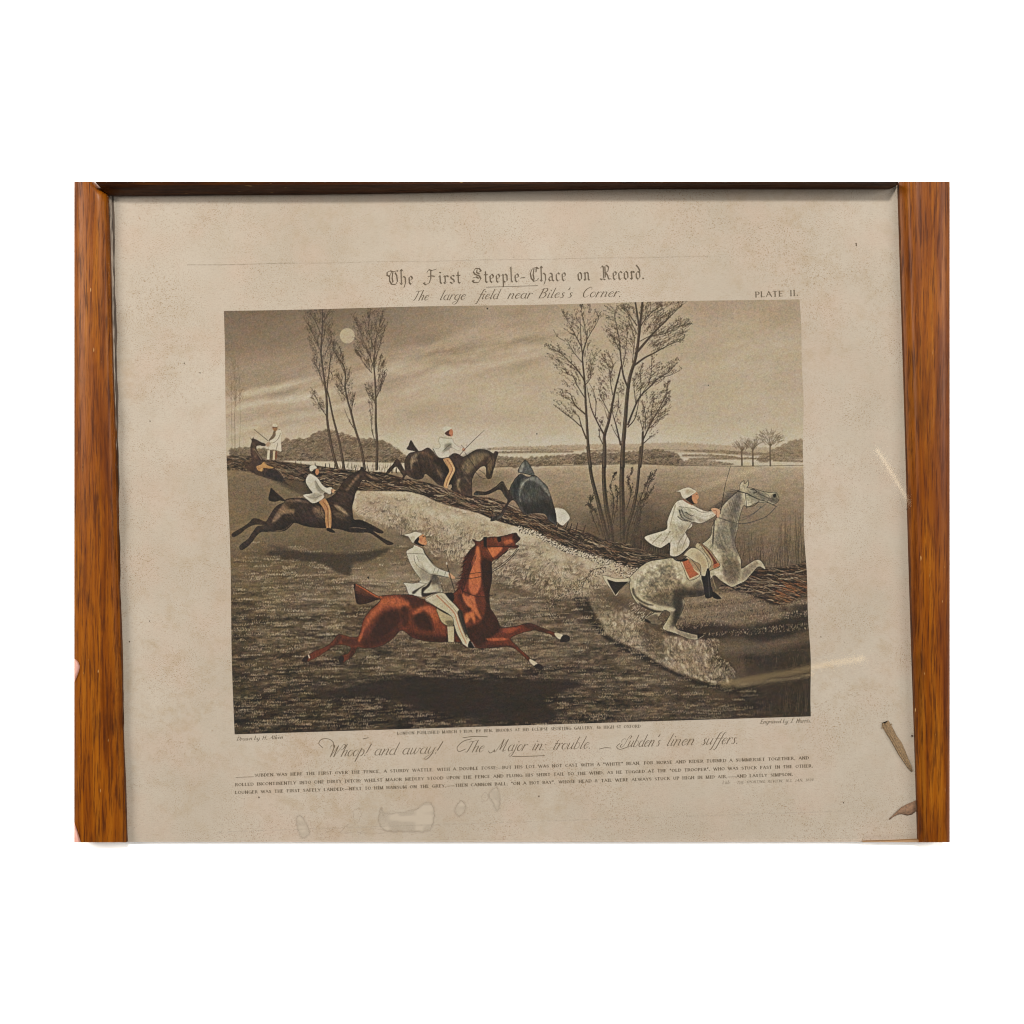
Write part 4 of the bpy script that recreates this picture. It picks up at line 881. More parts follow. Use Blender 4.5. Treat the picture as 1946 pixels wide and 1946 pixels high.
    # rider
    coat = E1(885, 312, 950, 300, 1060, 358, 1140, 402, 1230, 432, 1310, 420, 1322, 470, 1250, 522, 1150, 567, 1062, 552, 1050, 602, 980, 672, 1024, 772, 992, 862, 920, 922, 850, 948, 800, 932, 800, 792, 740, 822, 680, 846, 580, 802, 508, 732, 560, 700, 660, 670, 762, 630, 770, 540, 810, 430, 850, 350)
    breech = E1(955, 925, 1040, 848, 1130, 868, 1212, 960, 1242, 1080, 1205, 1165, 1160, 1175, 1145, 1042, 1080, 1002, 1000, 950)
    boot = E1(1155, 1170, 1200, 1165, 1222, 1085, 1252, 1105, 1270, 1250, 1292, 1385, 1240, 1422, 1200, 1402, 1180, 1280)
    fill(breech, (190, 172, 142), 1, lab=10); fill(E1(1120, 890, 1200, 980, 1215, 1080, 1180, 1150, 1160, 1040, 1090, 960), (160, 142, 114), .6, blur=2); outline(breech, .7, .7)
    fill(boot, (40, 37, 36), 1, lab=10); fill(E1(1285, 1345, 1335, 1372, 1385, 1425, 1320, 1428, 1282, 1402), (34, 31, 30), 1, lab=10)
    stroke(E1(1225, 1110, 1240, 1250, 1250, 1400), .9, (92, 88, 84), .6); stroke(E1(1270, 1130, 1300, 1240, 1325, 1310), 1.2, (150, 130, 104), .8); stroke(E1(1255, 1150, 1275, 1290), .8, (150, 130, 104), .7)
    fill(coat, (206, 195, 172), 1, lab=10); mc = mask_of(coat)
    fill(E1(890, 400, 960, 430, 1050, 470, 1070, 550, 1000, 545, 920, 520), (132, 124, 108), .7, blur=2, clip=mc)
    for q in (E1(905, 420, 935, 500, 1000, 540), E1(930, 410, 970, 490, 1050, 530), E1(980, 440, 1040, 480, 1080, 470), E1(890, 490, 940, 530, 1040, 545)):
        stroke(q, 2.0, (70, 65, 60), .8, .7, clip=mc)
    stroke(E1(905, 375, 1000, 390, 1080, 400), .9, (110, 100, 86), .7); stroke(E1(1080, 400, 1160, 440, 1290, 435), 1.0, (104, 94, 80), .7); stroke(E1(1120, 470, 1200, 490, 1300, 460), .8, (150, 138, 118), .7)
    fill(E1(900, 600, 980, 580, 1040, 560, 1000, 640, 940, 690), (148, 134, 112), .6, blur=2.5, clip=mc)
    for q in (E1(800, 790, 850, 720, 950, 650), E1(600, 790, 640, 750, 720, 700), E1(880, 800, 930, 740), E1(760, 700, 800, 660)):
        stroke(q, 1.4, (146, 132, 108), .6, .5, clip=mc)
    stroke(E1(1050, 555, 1010, 620, 970, 680), 1.0, (90, 80, 68), .8)
    hatch(E1(880, 560, 1050, 540, 1010, 640, 940, 720, 980, 800, 900, 860, 860, 760), 60, 2.2, .6, (104, 92, 76), .45, mc); hatch(E1(900, 380, 1050, 420, 1080, 550, 940, 530), 30, 1.8, .7, (76, 70, 62), .5, mc); hatch(E1(560, 760, 700, 700, 800, 690, 780, 800, 680, 840), 20, 2.2, .6, (120, 106, 86), .4, mc)
    fill(E1(800, 560, 900, 600, 960, 700, 900, 760, 820, 720), (160, 148, 126), .6, blur=2.2, clip=mc); fill(E1(1080, 480, 1200, 520, 1300, 470, 1260, 520, 1150, 565), (150, 138, 118), .7, blur=1.4, clip=mc); fill(E1(820, 860, 920, 820, 1000, 780, 960, 890, 860, 940), (168, 154, 130), .6, blur=2, clip=mc)
    figure_grain(mc, .1, 5, 2, 60, 72)
    for q in (E1(860, 360, 830, 480, 800, 600), E1(960, 690, 900, 790, 880, 900), E1(700, 690, 640, 750, 600, 800), E1(800, 660, 760, 730, 700, 800), E1(1000, 700, 960, 800, 930, 880)):
        stroke(q, 2.6, (138, 126, 106), .6, .8, clip=mc)
    outline(coat, .7, .7, (70, 60, 50)); stroke(E1(800, 935, 850, 950, 920, 925, 1000, 850), 1.6, (40, 34, 30), .8)
    stroke(E1(950, 298, 1000, 330, 1052, 356), 2.0, (150, 84, 62), .9); stroke(E1(945, 312, 1000, 345, 1050, 366), .8, (210, 198, 174), .8)
    cap = E1(862, 207, 918, 185, 960, 165, 1020, 158, 1080, 188, 1098, 210, 1040, 250, 970, 287, 935, 262, 915, 212)
    fill(E1(1040, 250, 1098, 208, 1128, 270, 1110, 300, 1112, 332, 1070, 348, 1010, 310, 980, 285), (192, 132, 96), 1, lab=10)
    fill(E1(980, 285, 1045, 250, 1050, 290, 1075, 335, 1100, 345, 1060, 350, 1000, 310), (70, 44, 34), .95)
    fill(cap, (204, 192, 168), 1, lab=10); fill(E1(990, 180, 1060, 190, 1080, 215, 1000, 240, 980, 215), (150, 136, 110), .6, blur=1.4); outline(cap, .6, .7, (76, 64, 52)); stroke(E1(1095, 235, 1112, 240), .9, (50, 34, 28), .8)
    fill(E1(1268, 405, 1300, 392, 1345, 402, 1372, 432, 1352, 505, 1322, 472, 1290, 440), (202, 146, 116), 1, lab=10); stroke(E1(1290, 420, 1330, 430, 1325, 520), .8, (140, 66, 48), .8)
    stroke(E1(1372, 460, 1400, 300, 1430, 130, 1466, 0, 1490, -90), 1.3, (52, 44, 38), .95, .6, lab=10)

def paint_bay():
    body = A1(900, 800, 1000, 785, 1150, 780, 1290, 785, 1390, 830, 1500, 840, 1600, 800, 1700, 770) + A2(195, 880, 245, 820, 258, 760, 288, 685, 300, 580, 330, 470, 380, 390, 440, 330, 405, 268, 455, 288, 500, 290, 535, 255, 560, 250, 640, 240, 700, 240, 780, 225, 850, 205, 905, 196, 925, 225, 952, 260, 930, 290, 895, 325, 935, 345, 905, 375, 820, 388, 790, 420, 740, 450, 690, 490, 640, 512, 625, 560, 630, 640, 625, 750, 605, 850, 600, 950, 610, 1050, 650, 1110, 690, 1180, 735, 1272, 820, 1270, 900, 1260, 990, 1235, 1060, 1224, 1110, 1240, 1180, 1270, 1270, 1305, 1340, 1330, 1420, 1355, 1480, 1362, 1514, 1385, 1502, 1432, 1408, 1437, 1428, 1410, 1380, 1392, 1330, 1377, 1290, 1352, 1200, 1327, 1120, 1307, 1060, 1317, 1000, 1328, 900, 1362, 842, 1405, 900, 1470, 960, 1530, 1030, 1590, 1080, 1640, 1130, 1680, 1190, 1700, 1214, 1730, 1182, 1757, 1110, 1722, 1090, 1692, 1040, 1652, 980, 1592, 920, 1542, 870, 1507, 800, 1492, 700, 1502, 560, 1512, 470, 1512) + \
        A1(1900, 1340, 1780, 1322, 1680, 1322, 1560, 1322, 1440, 1312, 1330, 1287, 1260, 1257, 1210, 1212, 1160, 1190, 1120, 1212, 1080, 1262, 1020, 1312, 930, 1362, 830, 1387, 720, 1387, 655, 1380, 630, 1440, 590, 1490, 530, 1532, 480, 1557, 443, 1540, 450, 1490, 500, 1465, 550, 1450, 580, 1390, 560, 1370, 480, 1352, 400, 1362, 320, 1412, 260, 1452, 200, 1492, 110, 1532, 70, 1547, 24, 1540, 50, 1495, 110, 1460, 170, 1420, 250, 1393, 330, 1348, 390, 1288, 430, 1238, 470, 1233, 560, 1258, 655, 1262, 690, 1190, 710, 1110, 740, 1040, 790, 970, 850, 910, 910, 850)
    tail = A1(928, 828, 880, 790, 800, 740, 720, 690, 625, 653, 614, 680, 625, 770, 648, 880, 720, 892, 800, 870, 880, 842)
    fill(tail, (52, 33, 25), 1, lab=11); fill(body, (98, 48, 32), 1, lab=11)
    m = np.maximum(mask_of(body), mask_of(tail))
    for k in range(46):
        t = k / 45; x = 640 + 250 * t; y = 672 + 128 * t
        stroke(A1(x, y, x + 10 - 30 * (1 - t), y + 30 + 60 * (1 - t)), 1.0, (150, 84, 50) if k % 2 else (110, 58, 36), .6, .4, clip=m)
    stroke(A1(640, 665, 740, 720, 860, 795, 930, 810), 2.2, (164, 88, 52), .75, 3, clip=m)
    hi = (178, 94, 58); lo = (50, 28, 21); vl = (40, 25, 19)
    for poly, c, a, bl in (
            (A1(1100, 790, 1380, 830, 1420, 900, 1330, 940, 1240, 900, 1180, 850), (64, 34, 24), .8, 2.4),
            (A1(930, 820, 1100, 800, 1220, 850, 1250, 900, 1180, 930, 1000, 920, 890, 990, 800, 1090, 750, 1170, 730, 1120, 790, 1000, 880, 900), hi, .75, 3),
            (A1(1290, 990, 1380, 920, 1500, 910, 1570, 980, 1590, 1060, 1540, 1100, 1480, 1010, 1400, 960, 1330, 1020), hi, .8, 2.4),
            (A1(940, 1000, 1100, 960, 1160, 1040, 1100, 1150, 980, 1240, 860, 1280, 800, 1240, 860, 1120), (50, 28, 21), .9, 2.8), (A1(1300, 1020, 1420, 990, 1480, 1060, 1520, 1180, 1400, 1180, 1310, 1120), (50, 28, 21), .9, 2.8),
            (A1(1160, 930, 1220, 920, 1240, 1050, 1200, 1150, 1160, 1100), (54, 30, 22), .75, 2.0), (A1(760, 1260, 1000, 1240, 1120, 1160, 1150, 1190, 1060, 1280, 900, 1360, 740, 1380, 690, 1330), lo, .7, 4),
            (A1(1220, 1190, 1400, 1240, 1680, 1260, 1680, 1320, 1440, 1310, 1280, 1260), lo, .75, 3.5), (A1(1560, 1000, 1620, 1090, 1670, 1140, 1680, 1240, 1560, 1200, 1520, 1100), (150, 74, 42), .5, 3),
            (A1(1120, 1215, 1160, 1190, 1215, 1215, 1250, 1250, 1120, 1260, 1090, 1250), vl, .9, 1.0),
            (A2(440, 380, 478, 350, 500, 480, 508, 700, 495, 810, 445, 900, 385, 880, 362, 780, 395, 580), (184, 102, 64), .9, 1.4),
            (A2(285, 880, 350, 920, 420, 905, 455, 1040, 515, 1190, 430, 1110, 330, 1000), (184, 104, 66), .85, 1.4), (A2(320, 1130, 420, 1098, 435, 1225, 385, 1165, 335, 1230), (200, 112, 68), .8, 1.4),
            (A2(580, 370, 745, 358, 705, 430, 640, 472, 600, 430), (196, 108, 66), .85, 1.3), (A2(600, 262, 760, 250, 850, 240, 840, 300, 700, 310), (120, 62, 40), .7, 1.5), (A2(760, 290, 850, 270, 870, 300, 790, 330), (190, 104, 66), .6, 1.2),
            (A2(510, 500, 620, 520, 628, 700, 600, 950, 620, 1080, 735, 1280, 600, 1400, 480, 1500, 380, 1400, 330, 1290, 440, 1240, 520, 1180, 560, 1000, 520, 760), (52, 29, 21), .88, 2.2), (A2(590, 560, 625, 560, 628, 700, 600, 900, 580, 950), (50, 30, 23), .7, 1.5),
            (A2(300, 480, 380, 400, 440, 340, 430, 440, 380, 560, 350, 700, 300, 820, 250, 830, 290, 690), (70, 34, 24), .8, 2),
            (A2(240, 900, 280, 900, 310, 1020, 400, 1060, 330, 1100, 300, 1050), (60, 32, 23), .7, 1.6), (A2(880, 210, 930, 230, 945, 270, 900, 310, 870, 260), (56, 34, 27), .7, 1.6),
            (A2(760, 1290, 900, 1275, 960, 1265, 860, 1330, 780, 1340), (150, 74, 46), .7, 1.4), (A2(980, 1240, 1080, 1230, 1180, 1280, 1280, 1320, 1200, 1325, 1080, 1310), (64, 38, 29), .8, 1.4),
            (A2(560, 1400, 740, 1395, 820, 1410, 640, 1430), (168, 88, 56), .8, 1.0), (A2(470, 1470, 700, 1470, 860, 1480, 960, 1570, 870, 1507, 560, 1512), (70, 40, 30), .8, 1.2),
            (A1(430, 1240, 480, 1250, 440, 1330, 320, 1400, 400, 1320), (66, 38, 29), .7, 1.4), (A1(480, 1290, 640, 1290, 650, 1360, 520, 1340), (66, 36, 27), .7, 1.6), (A1(590, 1390, 640, 1390, 600, 1480, 560, 1500), (60, 34, 26), .7, 1.4),
            (A1(690, 1230, 740, 1120, 720, 1230, 680, 1320, 665, 1290), (176, 92, 56), .7, 1.4)):
        fill(poly, c, a, blur=bl, clip=m)
    for q, a in ((A1(940, 990, 1120, 950, 1180, 1060, 1100, 1200, 900, 1330, 740, 1360, 800, 1150), 66), (A1(1300, 1000, 1500, 1040, 1660, 1180, 1670, 1310, 1400, 1290, 1240, 1220, 1220, 1080), 78), (A2(520, 520, 620, 560, 620, 900, 720, 1270, 500, 1480, 340, 1300, 540, 1150), 80), (A2(300, 500, 430, 350, 380, 620, 270, 830), 110)):
        hatch(q, a, 1.8, .8, (44, 25, 19), .26, m, 1.6)
    figure_grain(m, .12, 10, 2.6, 62, 53)
    outline(body, .8, .8); stroke(A1(925, 830, 890, 880, 820, 940), 1.0, OUT, .8)
    # white pasterns, hooves
    fill(A2(1345, 1338, 1440, 1360, 1412, 1408, 1368, 1388), (196, 178, 148), .95); fill(A2(1440, 1362, 1512, 1384, 1500, 1432, 1408, 1437), (44, 36, 32), .95)
    fill(A2(1068, 1635, 1150, 1688, 1112, 1712, 1058, 1662), (196, 178, 148), .95); fill(A2(1150, 1690, 1212, 1726, 1182, 1757, 1108, 1722), (40, 34, 31), .95)
    fill(A1(24, 1540, 50, 1495, 95, 1470, 90, 1530, 60, 1547), (44, 34, 30), .95); stroke(A1(98, 1470, 108, 1500), 2.2, (196, 178, 156), .9); fill(A1(443, 1540, 450, 1495, 490, 1480, 505, 1520, 480, 1557), (40, 32, 28), .95)
    g = np.random.default_rng(5)
    for k in range(80):        # mane
        t = g.random(); x = np.interp(t, [0, .3, .6, 1], [445, 340, 310, 250]); y = np.interp(t, [0, .3, .6, 1], [335, 450, 600, 830])
        stroke(A2(x + 6, y, x - 24, y + 26, x - 50 + g.uniform(-20, 20), y + 30 + g.uniform(-10, 30)), 1.1, (88, 40, 28) if k % 3 else (50, 28, 22), .8, .4, lab=11)
    for k in range(40):
        t = g.random(); x = np.interp(t, [0, 1], [440, 270]); y = np.interp(t, [0, .5, 1], [400, 600, 850])
        stroke(A2(x, y, x + 14, y + 50, x + 6, y + 90), 1.0, (52, 28, 22), .6, .4, clip=m)
    fill(A2(532, 240, 572, 240, 570, 360, 535, 355), (32, 27, 25), .95, smooth=False, lab=11)
    for q in (A2(560, 345, 700, 352, 820, 350, 935, 350), A2(560, 350, 600, 420, 645, 500), A2(640, 250, 645, 280)):
        stroke(q, 1.1, (40, 27, 23), .85)
    fill(A2(690, 248, 730, 245, 735, 290, 700, 300), (40, 26, 22), .85)
    stroke(A2(815, 388, 840, 370, 935, 380), 1.0, (190, 176, 150), .7)
    stroke(A2(625, 560, 700, 490, 800, 400), 1.1, (36, 30, 27), .9, lab=11); stroke(A2(630, 645, 750, 570, 850, 480, 935, 380), 1.1, (36, 30, 27), .9, lab=11); stroke(A2(636, 620, 750, 545, 850, 460, 915, 380), 1.1, (36, 30, 27), .9, lab=11)
    stroke(A2(120, 690, 230, 712, 400, 712, 505, 695), 1.1, (40, 27, 23), .9); stroke(A2(260, 690, 400, 660, 560, 640, 630, 645), 1.0, (40, 27, 23), .85)
    stroke(A2(300, 860, 400, 905, 500, 922, 600, 915, 640, 905), 1.1, (56, 30, 23), .9)
    # saddle, girth
    fill(A1(1555, 935, 1640, 985, 1742, 1040, 1750, 1130, 1690, 1138, 1620, 1095, 1580, 1020), (168, 150, 116), 1, lab=11); fill(A1(1660, 1080, 1745, 1080, 1750, 1132, 1690, 1138), (96, 82, 62), .7, blur=1.2)
    outline(A1(1555, 935, 1640, 985, 1742, 1040, 1750, 1130, 1690, 1138, 1620, 1095, 1580, 1020), .8, .7)
    fill(A1(1680, 1142, 1755, 1142, 1757, 1322, 1692, 1318), (176, 160, 130), 1, smooth=False, lab=11)
    fill(A1(1650, 770, 1740, 760, 1760, 830, 1730, 870, 1690, 840), (44, 34, 30), .95, lab=12)
    # rider
    leg = A1(1425, 832, 1550, 768, 1640, 764, 1700, 830, 1780, 910, 1832, 980, 1850, 1060, 1872, 1120, 1902, 1220, 1940, 1300, 1962, 1370, 1880, 1372, 1830, 1292, 1790, 1222, 1760, 1132, 1740, 1042, 1680, 992, 1560, 922)
    fill(leg, (184, 171, 144), 1, lab=12)
    fill(A1(1795, 985, 1845, 960, 1880, 1100, 1930, 1270, 1890, 1250, 1840, 1130), (52, 46, 42), .9, blur=.5)
    stroke(A1(1560, 790, 1660, 885, 1760, 990, 1792, 1085, 1835, 1205, 1895, 1335), 2.0, (192, 108, 70), .9, 1.4); stroke(A1(1605, 790, 1700, 880, 1790, 990, 1830, 1120, 1900, 1290), .8, (150, 88, 60), .8)
    stroke(A1(1455, 865, 1560, 925, 1690, 998), 1.4, (50, 40, 34), .8); outline(leg, .7, .7)
    stroke(A1(1900, 1240, 1960, 1360), 1.4, (176, 162, 134), .8)
    fill(A2(372, 1428, 402, 1450, 432, 1508, 358, 1498), (34, 30, 28), 1, lab=12); stroke(A2(398, 1440, 432, 1500), .7, (200, 190, 176), .8)
    fill(A2(300, 1465, 350, 1500, 330, 1508, 305, 1490), (74, 40, 30), .9)
    coat = A1(1300, 210, 1340, 215, 1400, 255, 1422, 312, 1470, 372, 1530, 442, 1600, 490, 1705, 530, 1705, 582, 1640, 572, 1565, 560, 1592, 620, 1612, 700, 1622, 752, 1540, 762, 1400, 806, 1280, 782, 1240, 772, 1210, 690, 1183, 645, 1290, 652, 1352, 640, 1372, 600, 1320, 530, 1270, 450, 1235, 370, 1214, 290, 1250, 260, 1290, 240)
    fill(coat, (190, 181, 160), 1, lab=12); mc = mask_of(coat)
    for poly, c, a, bl in ((A1(1380, 460, 1480, 540, 1570, 560, 1600, 640, 1520, 640, 1420, 620, 1370, 610), (132, 122, 104), .75, 2.5), (A1(1300, 420, 1380, 520, 1380, 600, 1330, 540), (150, 140, 120), .6, 2.5),
                           (A1(1500, 560, 1570, 565, 1612, 740, 1560, 752, 1500, 660), (78, 70, 62), .8, 1.6), (A1(1390, 710, 1440, 680, 1500, 610, 1480, 680, 1410, 760, 1560, 750, 1540, 765, 1400, 806), (44, 39, 36), .9, .8),
                           (A1(1280, 750, 1380, 690, 1450, 655, 1360, 720, 1300, 775), (60, 53, 47), .85, .8), (A1(1420, 745, 1480, 690, 1560, 660, 1600, 740, 1520, 745), (178, 168, 146), .8, 1.5),
                           (A1(1290, 340, 1340, 330, 1350, 420, 1300, 400), (208, 200, 180), .7, 1.6), (A1(1400, 400, 1470, 440, 1500, 520, 1440, 480), (210, 202, 182), .7, 1.5)):
        fill(poly, c, a, blur=bl, clip=mc)
    for q in (A1(1225, 310, 1330, 312, 1425, 318), A1(1300, 335, 1310, 400, 1350, 460, 1480, 545), A1(1430, 320, 1500, 420, 1560, 480), A1(1330, 340, 1360, 410), A1(1540, 480, 1520, 530), A1(1580, 490, 1570, 540), A1(1660, 520, 1650, 570), A1(1480, 545, 1600, 570, 1690, 575)):
        stroke(q, .9, (84, 76, 66), .75, .6)
    stroke(A1(1350, 640, 1450, 650, 1500, 610), .9, (84, 76, 66), .7); outline(coat, .7, .75, (62, 54, 46))
    stroke(A1(1400, 250, 1440, 330, 1510, 415), 1.4, (52, 44, 38), .75)
    stroke(A1(1305, 212, 1350, 228, 1400, 252), 1.5, (110, 72, 52), .8); stroke(A1(1300, 222, 1350, 240, 1395, 262), .8, (214, 204, 182), .8)
    fill(A1(1350, 118, 1392, 90, 1420, 108, 1440, 138, 1434, 155, 1447, 175, 1442, 208, 1400, 222, 1360, 200, 1342, 160), (192, 130, 92), 1, lab=12)
    fill(A1(1318, 150, 1352, 122, 1360, 150, 1350, 180, 1385, 205, 1425, 215, 1395, 228, 1330, 207, 1303, 192), (48, 36, 31), .95, lab=12)
    stroke(A1(1395, 112, 1420, 116), .7, (70, 44, 34), .8); stroke(A1(1432, 132, 1436, 152, 1424, 158), .6, (130, 78, 56), .8); fill(A1(1370, 130, 1395, 150, 1385, 185, 1365, 170), (160, 98, 70), .6, blur=.8)
    stroke(A1(1405, 118, 1415, 122), 1.0, (60, 38, 30), .9); stroke(A1(1420, 182, 1440, 178), .7, (140, 70, 52), .8)
    cap = A1(1183, 97, 1215, 90, 1250, 84, 1310, 64, 1370, 74, 1394, 92, 1352, 120, 1312, 160, 1292, 192, 1268, 170, 1240, 122, 1210, 110)
    fill(cap, (204, 192, 170), 1, lab=12); fill(A1(1250, 130, 1300, 110, 1310, 155, 1290, 185), (160, 148, 128), .6, blur=1.2); outline(cap, .6, .7, (80, 68, 56))
    fill(A1(1700, 528, 1738, 556, 1772, 588, 1742, 598, 1698, 578), (188, 136, 102), 1, lab=12)
    stroke(A1(1678, 438, 1710, 560, 1765, 742), 1.4, (40, 33, 29), .95, lab=12); fill(A1(1662, 430, 1675, 405, 1682, 440), (190, 180, 160), .8)

def paint_finish():
    # aquatint grain, foxing and a few specks of age printed into the sheet
    global IMG
    g = np.random.default_rng(99)
    n = gblur(g.normal(0, 1, (HH, WW)).astype(np.float32), .75); n /= n.std()
    L = IMG.mean(-1)
    IMG *= 1 + (0.058 * n * (0.6 + 0.6 * np.clip((140 - L) / 100, 0, 1)))[..., None]
    IMG += (3.5 * fbm(120, 90, 601, 0, 3))[..., None] * np.array([1, .9, .7], np.float32)
    for x, y, r in ((700 - .5, 1097.5, 2.0), (926, 586, 1.6), (1020, 824, 1.2), (1346, 732, 1.0)):
        stroke([(x, y), (x + .4, y + .8)], r * 1.6, (42, 34, 28), .9)
    for k in range(120):
        x, y = g.uniform(430, 1530), g.uniform(575, 1380)
        stroke([(x, y), (x + .5, y + .3)], g.uniform(.6, 1.3), (86, 68, 50) if y < 900 else (190, 178, 156), g.uniform(.2, .5))
    Lm = IMG.mean(-1); skyw = np.clip(((PY - 568) * 1.7312 - 500) / 60, 0, 1)
    fine = Lm - gblur(Lm, 1.6 * K); mid = Lm - gblur(Lm, 6 * K)
    IMG *= (1 + ((.35 + .2 * skyw) * fine + (.12 + .26 * skyw) * mid) / np.maximum(Lm, 30))[..., None]
    IMG[..., 0] += 4.5 * vnoise(5, 4, 701) + 3 * vnoise(23, 17, 703); IMG[..., 2] += 4.5 * vnoise(6, 4, 707) + 3 * vnoise(29, 21, 709)
    IMG = np.where(IMG > 180, 180 + (IMG - 180) * .62, IMG)
    IMG = np.clip(IMG, 14, 240)

def paint_picture():
    paint_land_and_sky(); paint_far(); paint_moon_and_trees(); paint_bank_and_ground()
    paint_far_pair(); paint_middle_rider(); paint_fallen_grey(); paint_left_rider(); paint_grey_horse(); paint_bay()
    paint_finish()
# ---------------------------------------------------------------- lettering
# Pen-stroke alphabets, drawn as skeletons and inked into coverage canvases.
def arc(cx, cy, rx, ry, a0, a1, n=9):
    return [(cx + rx * math.cos(math.radians(a)), cy + ry * math.sin(math.radians(a))) for a in np.linspace(a0, a1, n)]

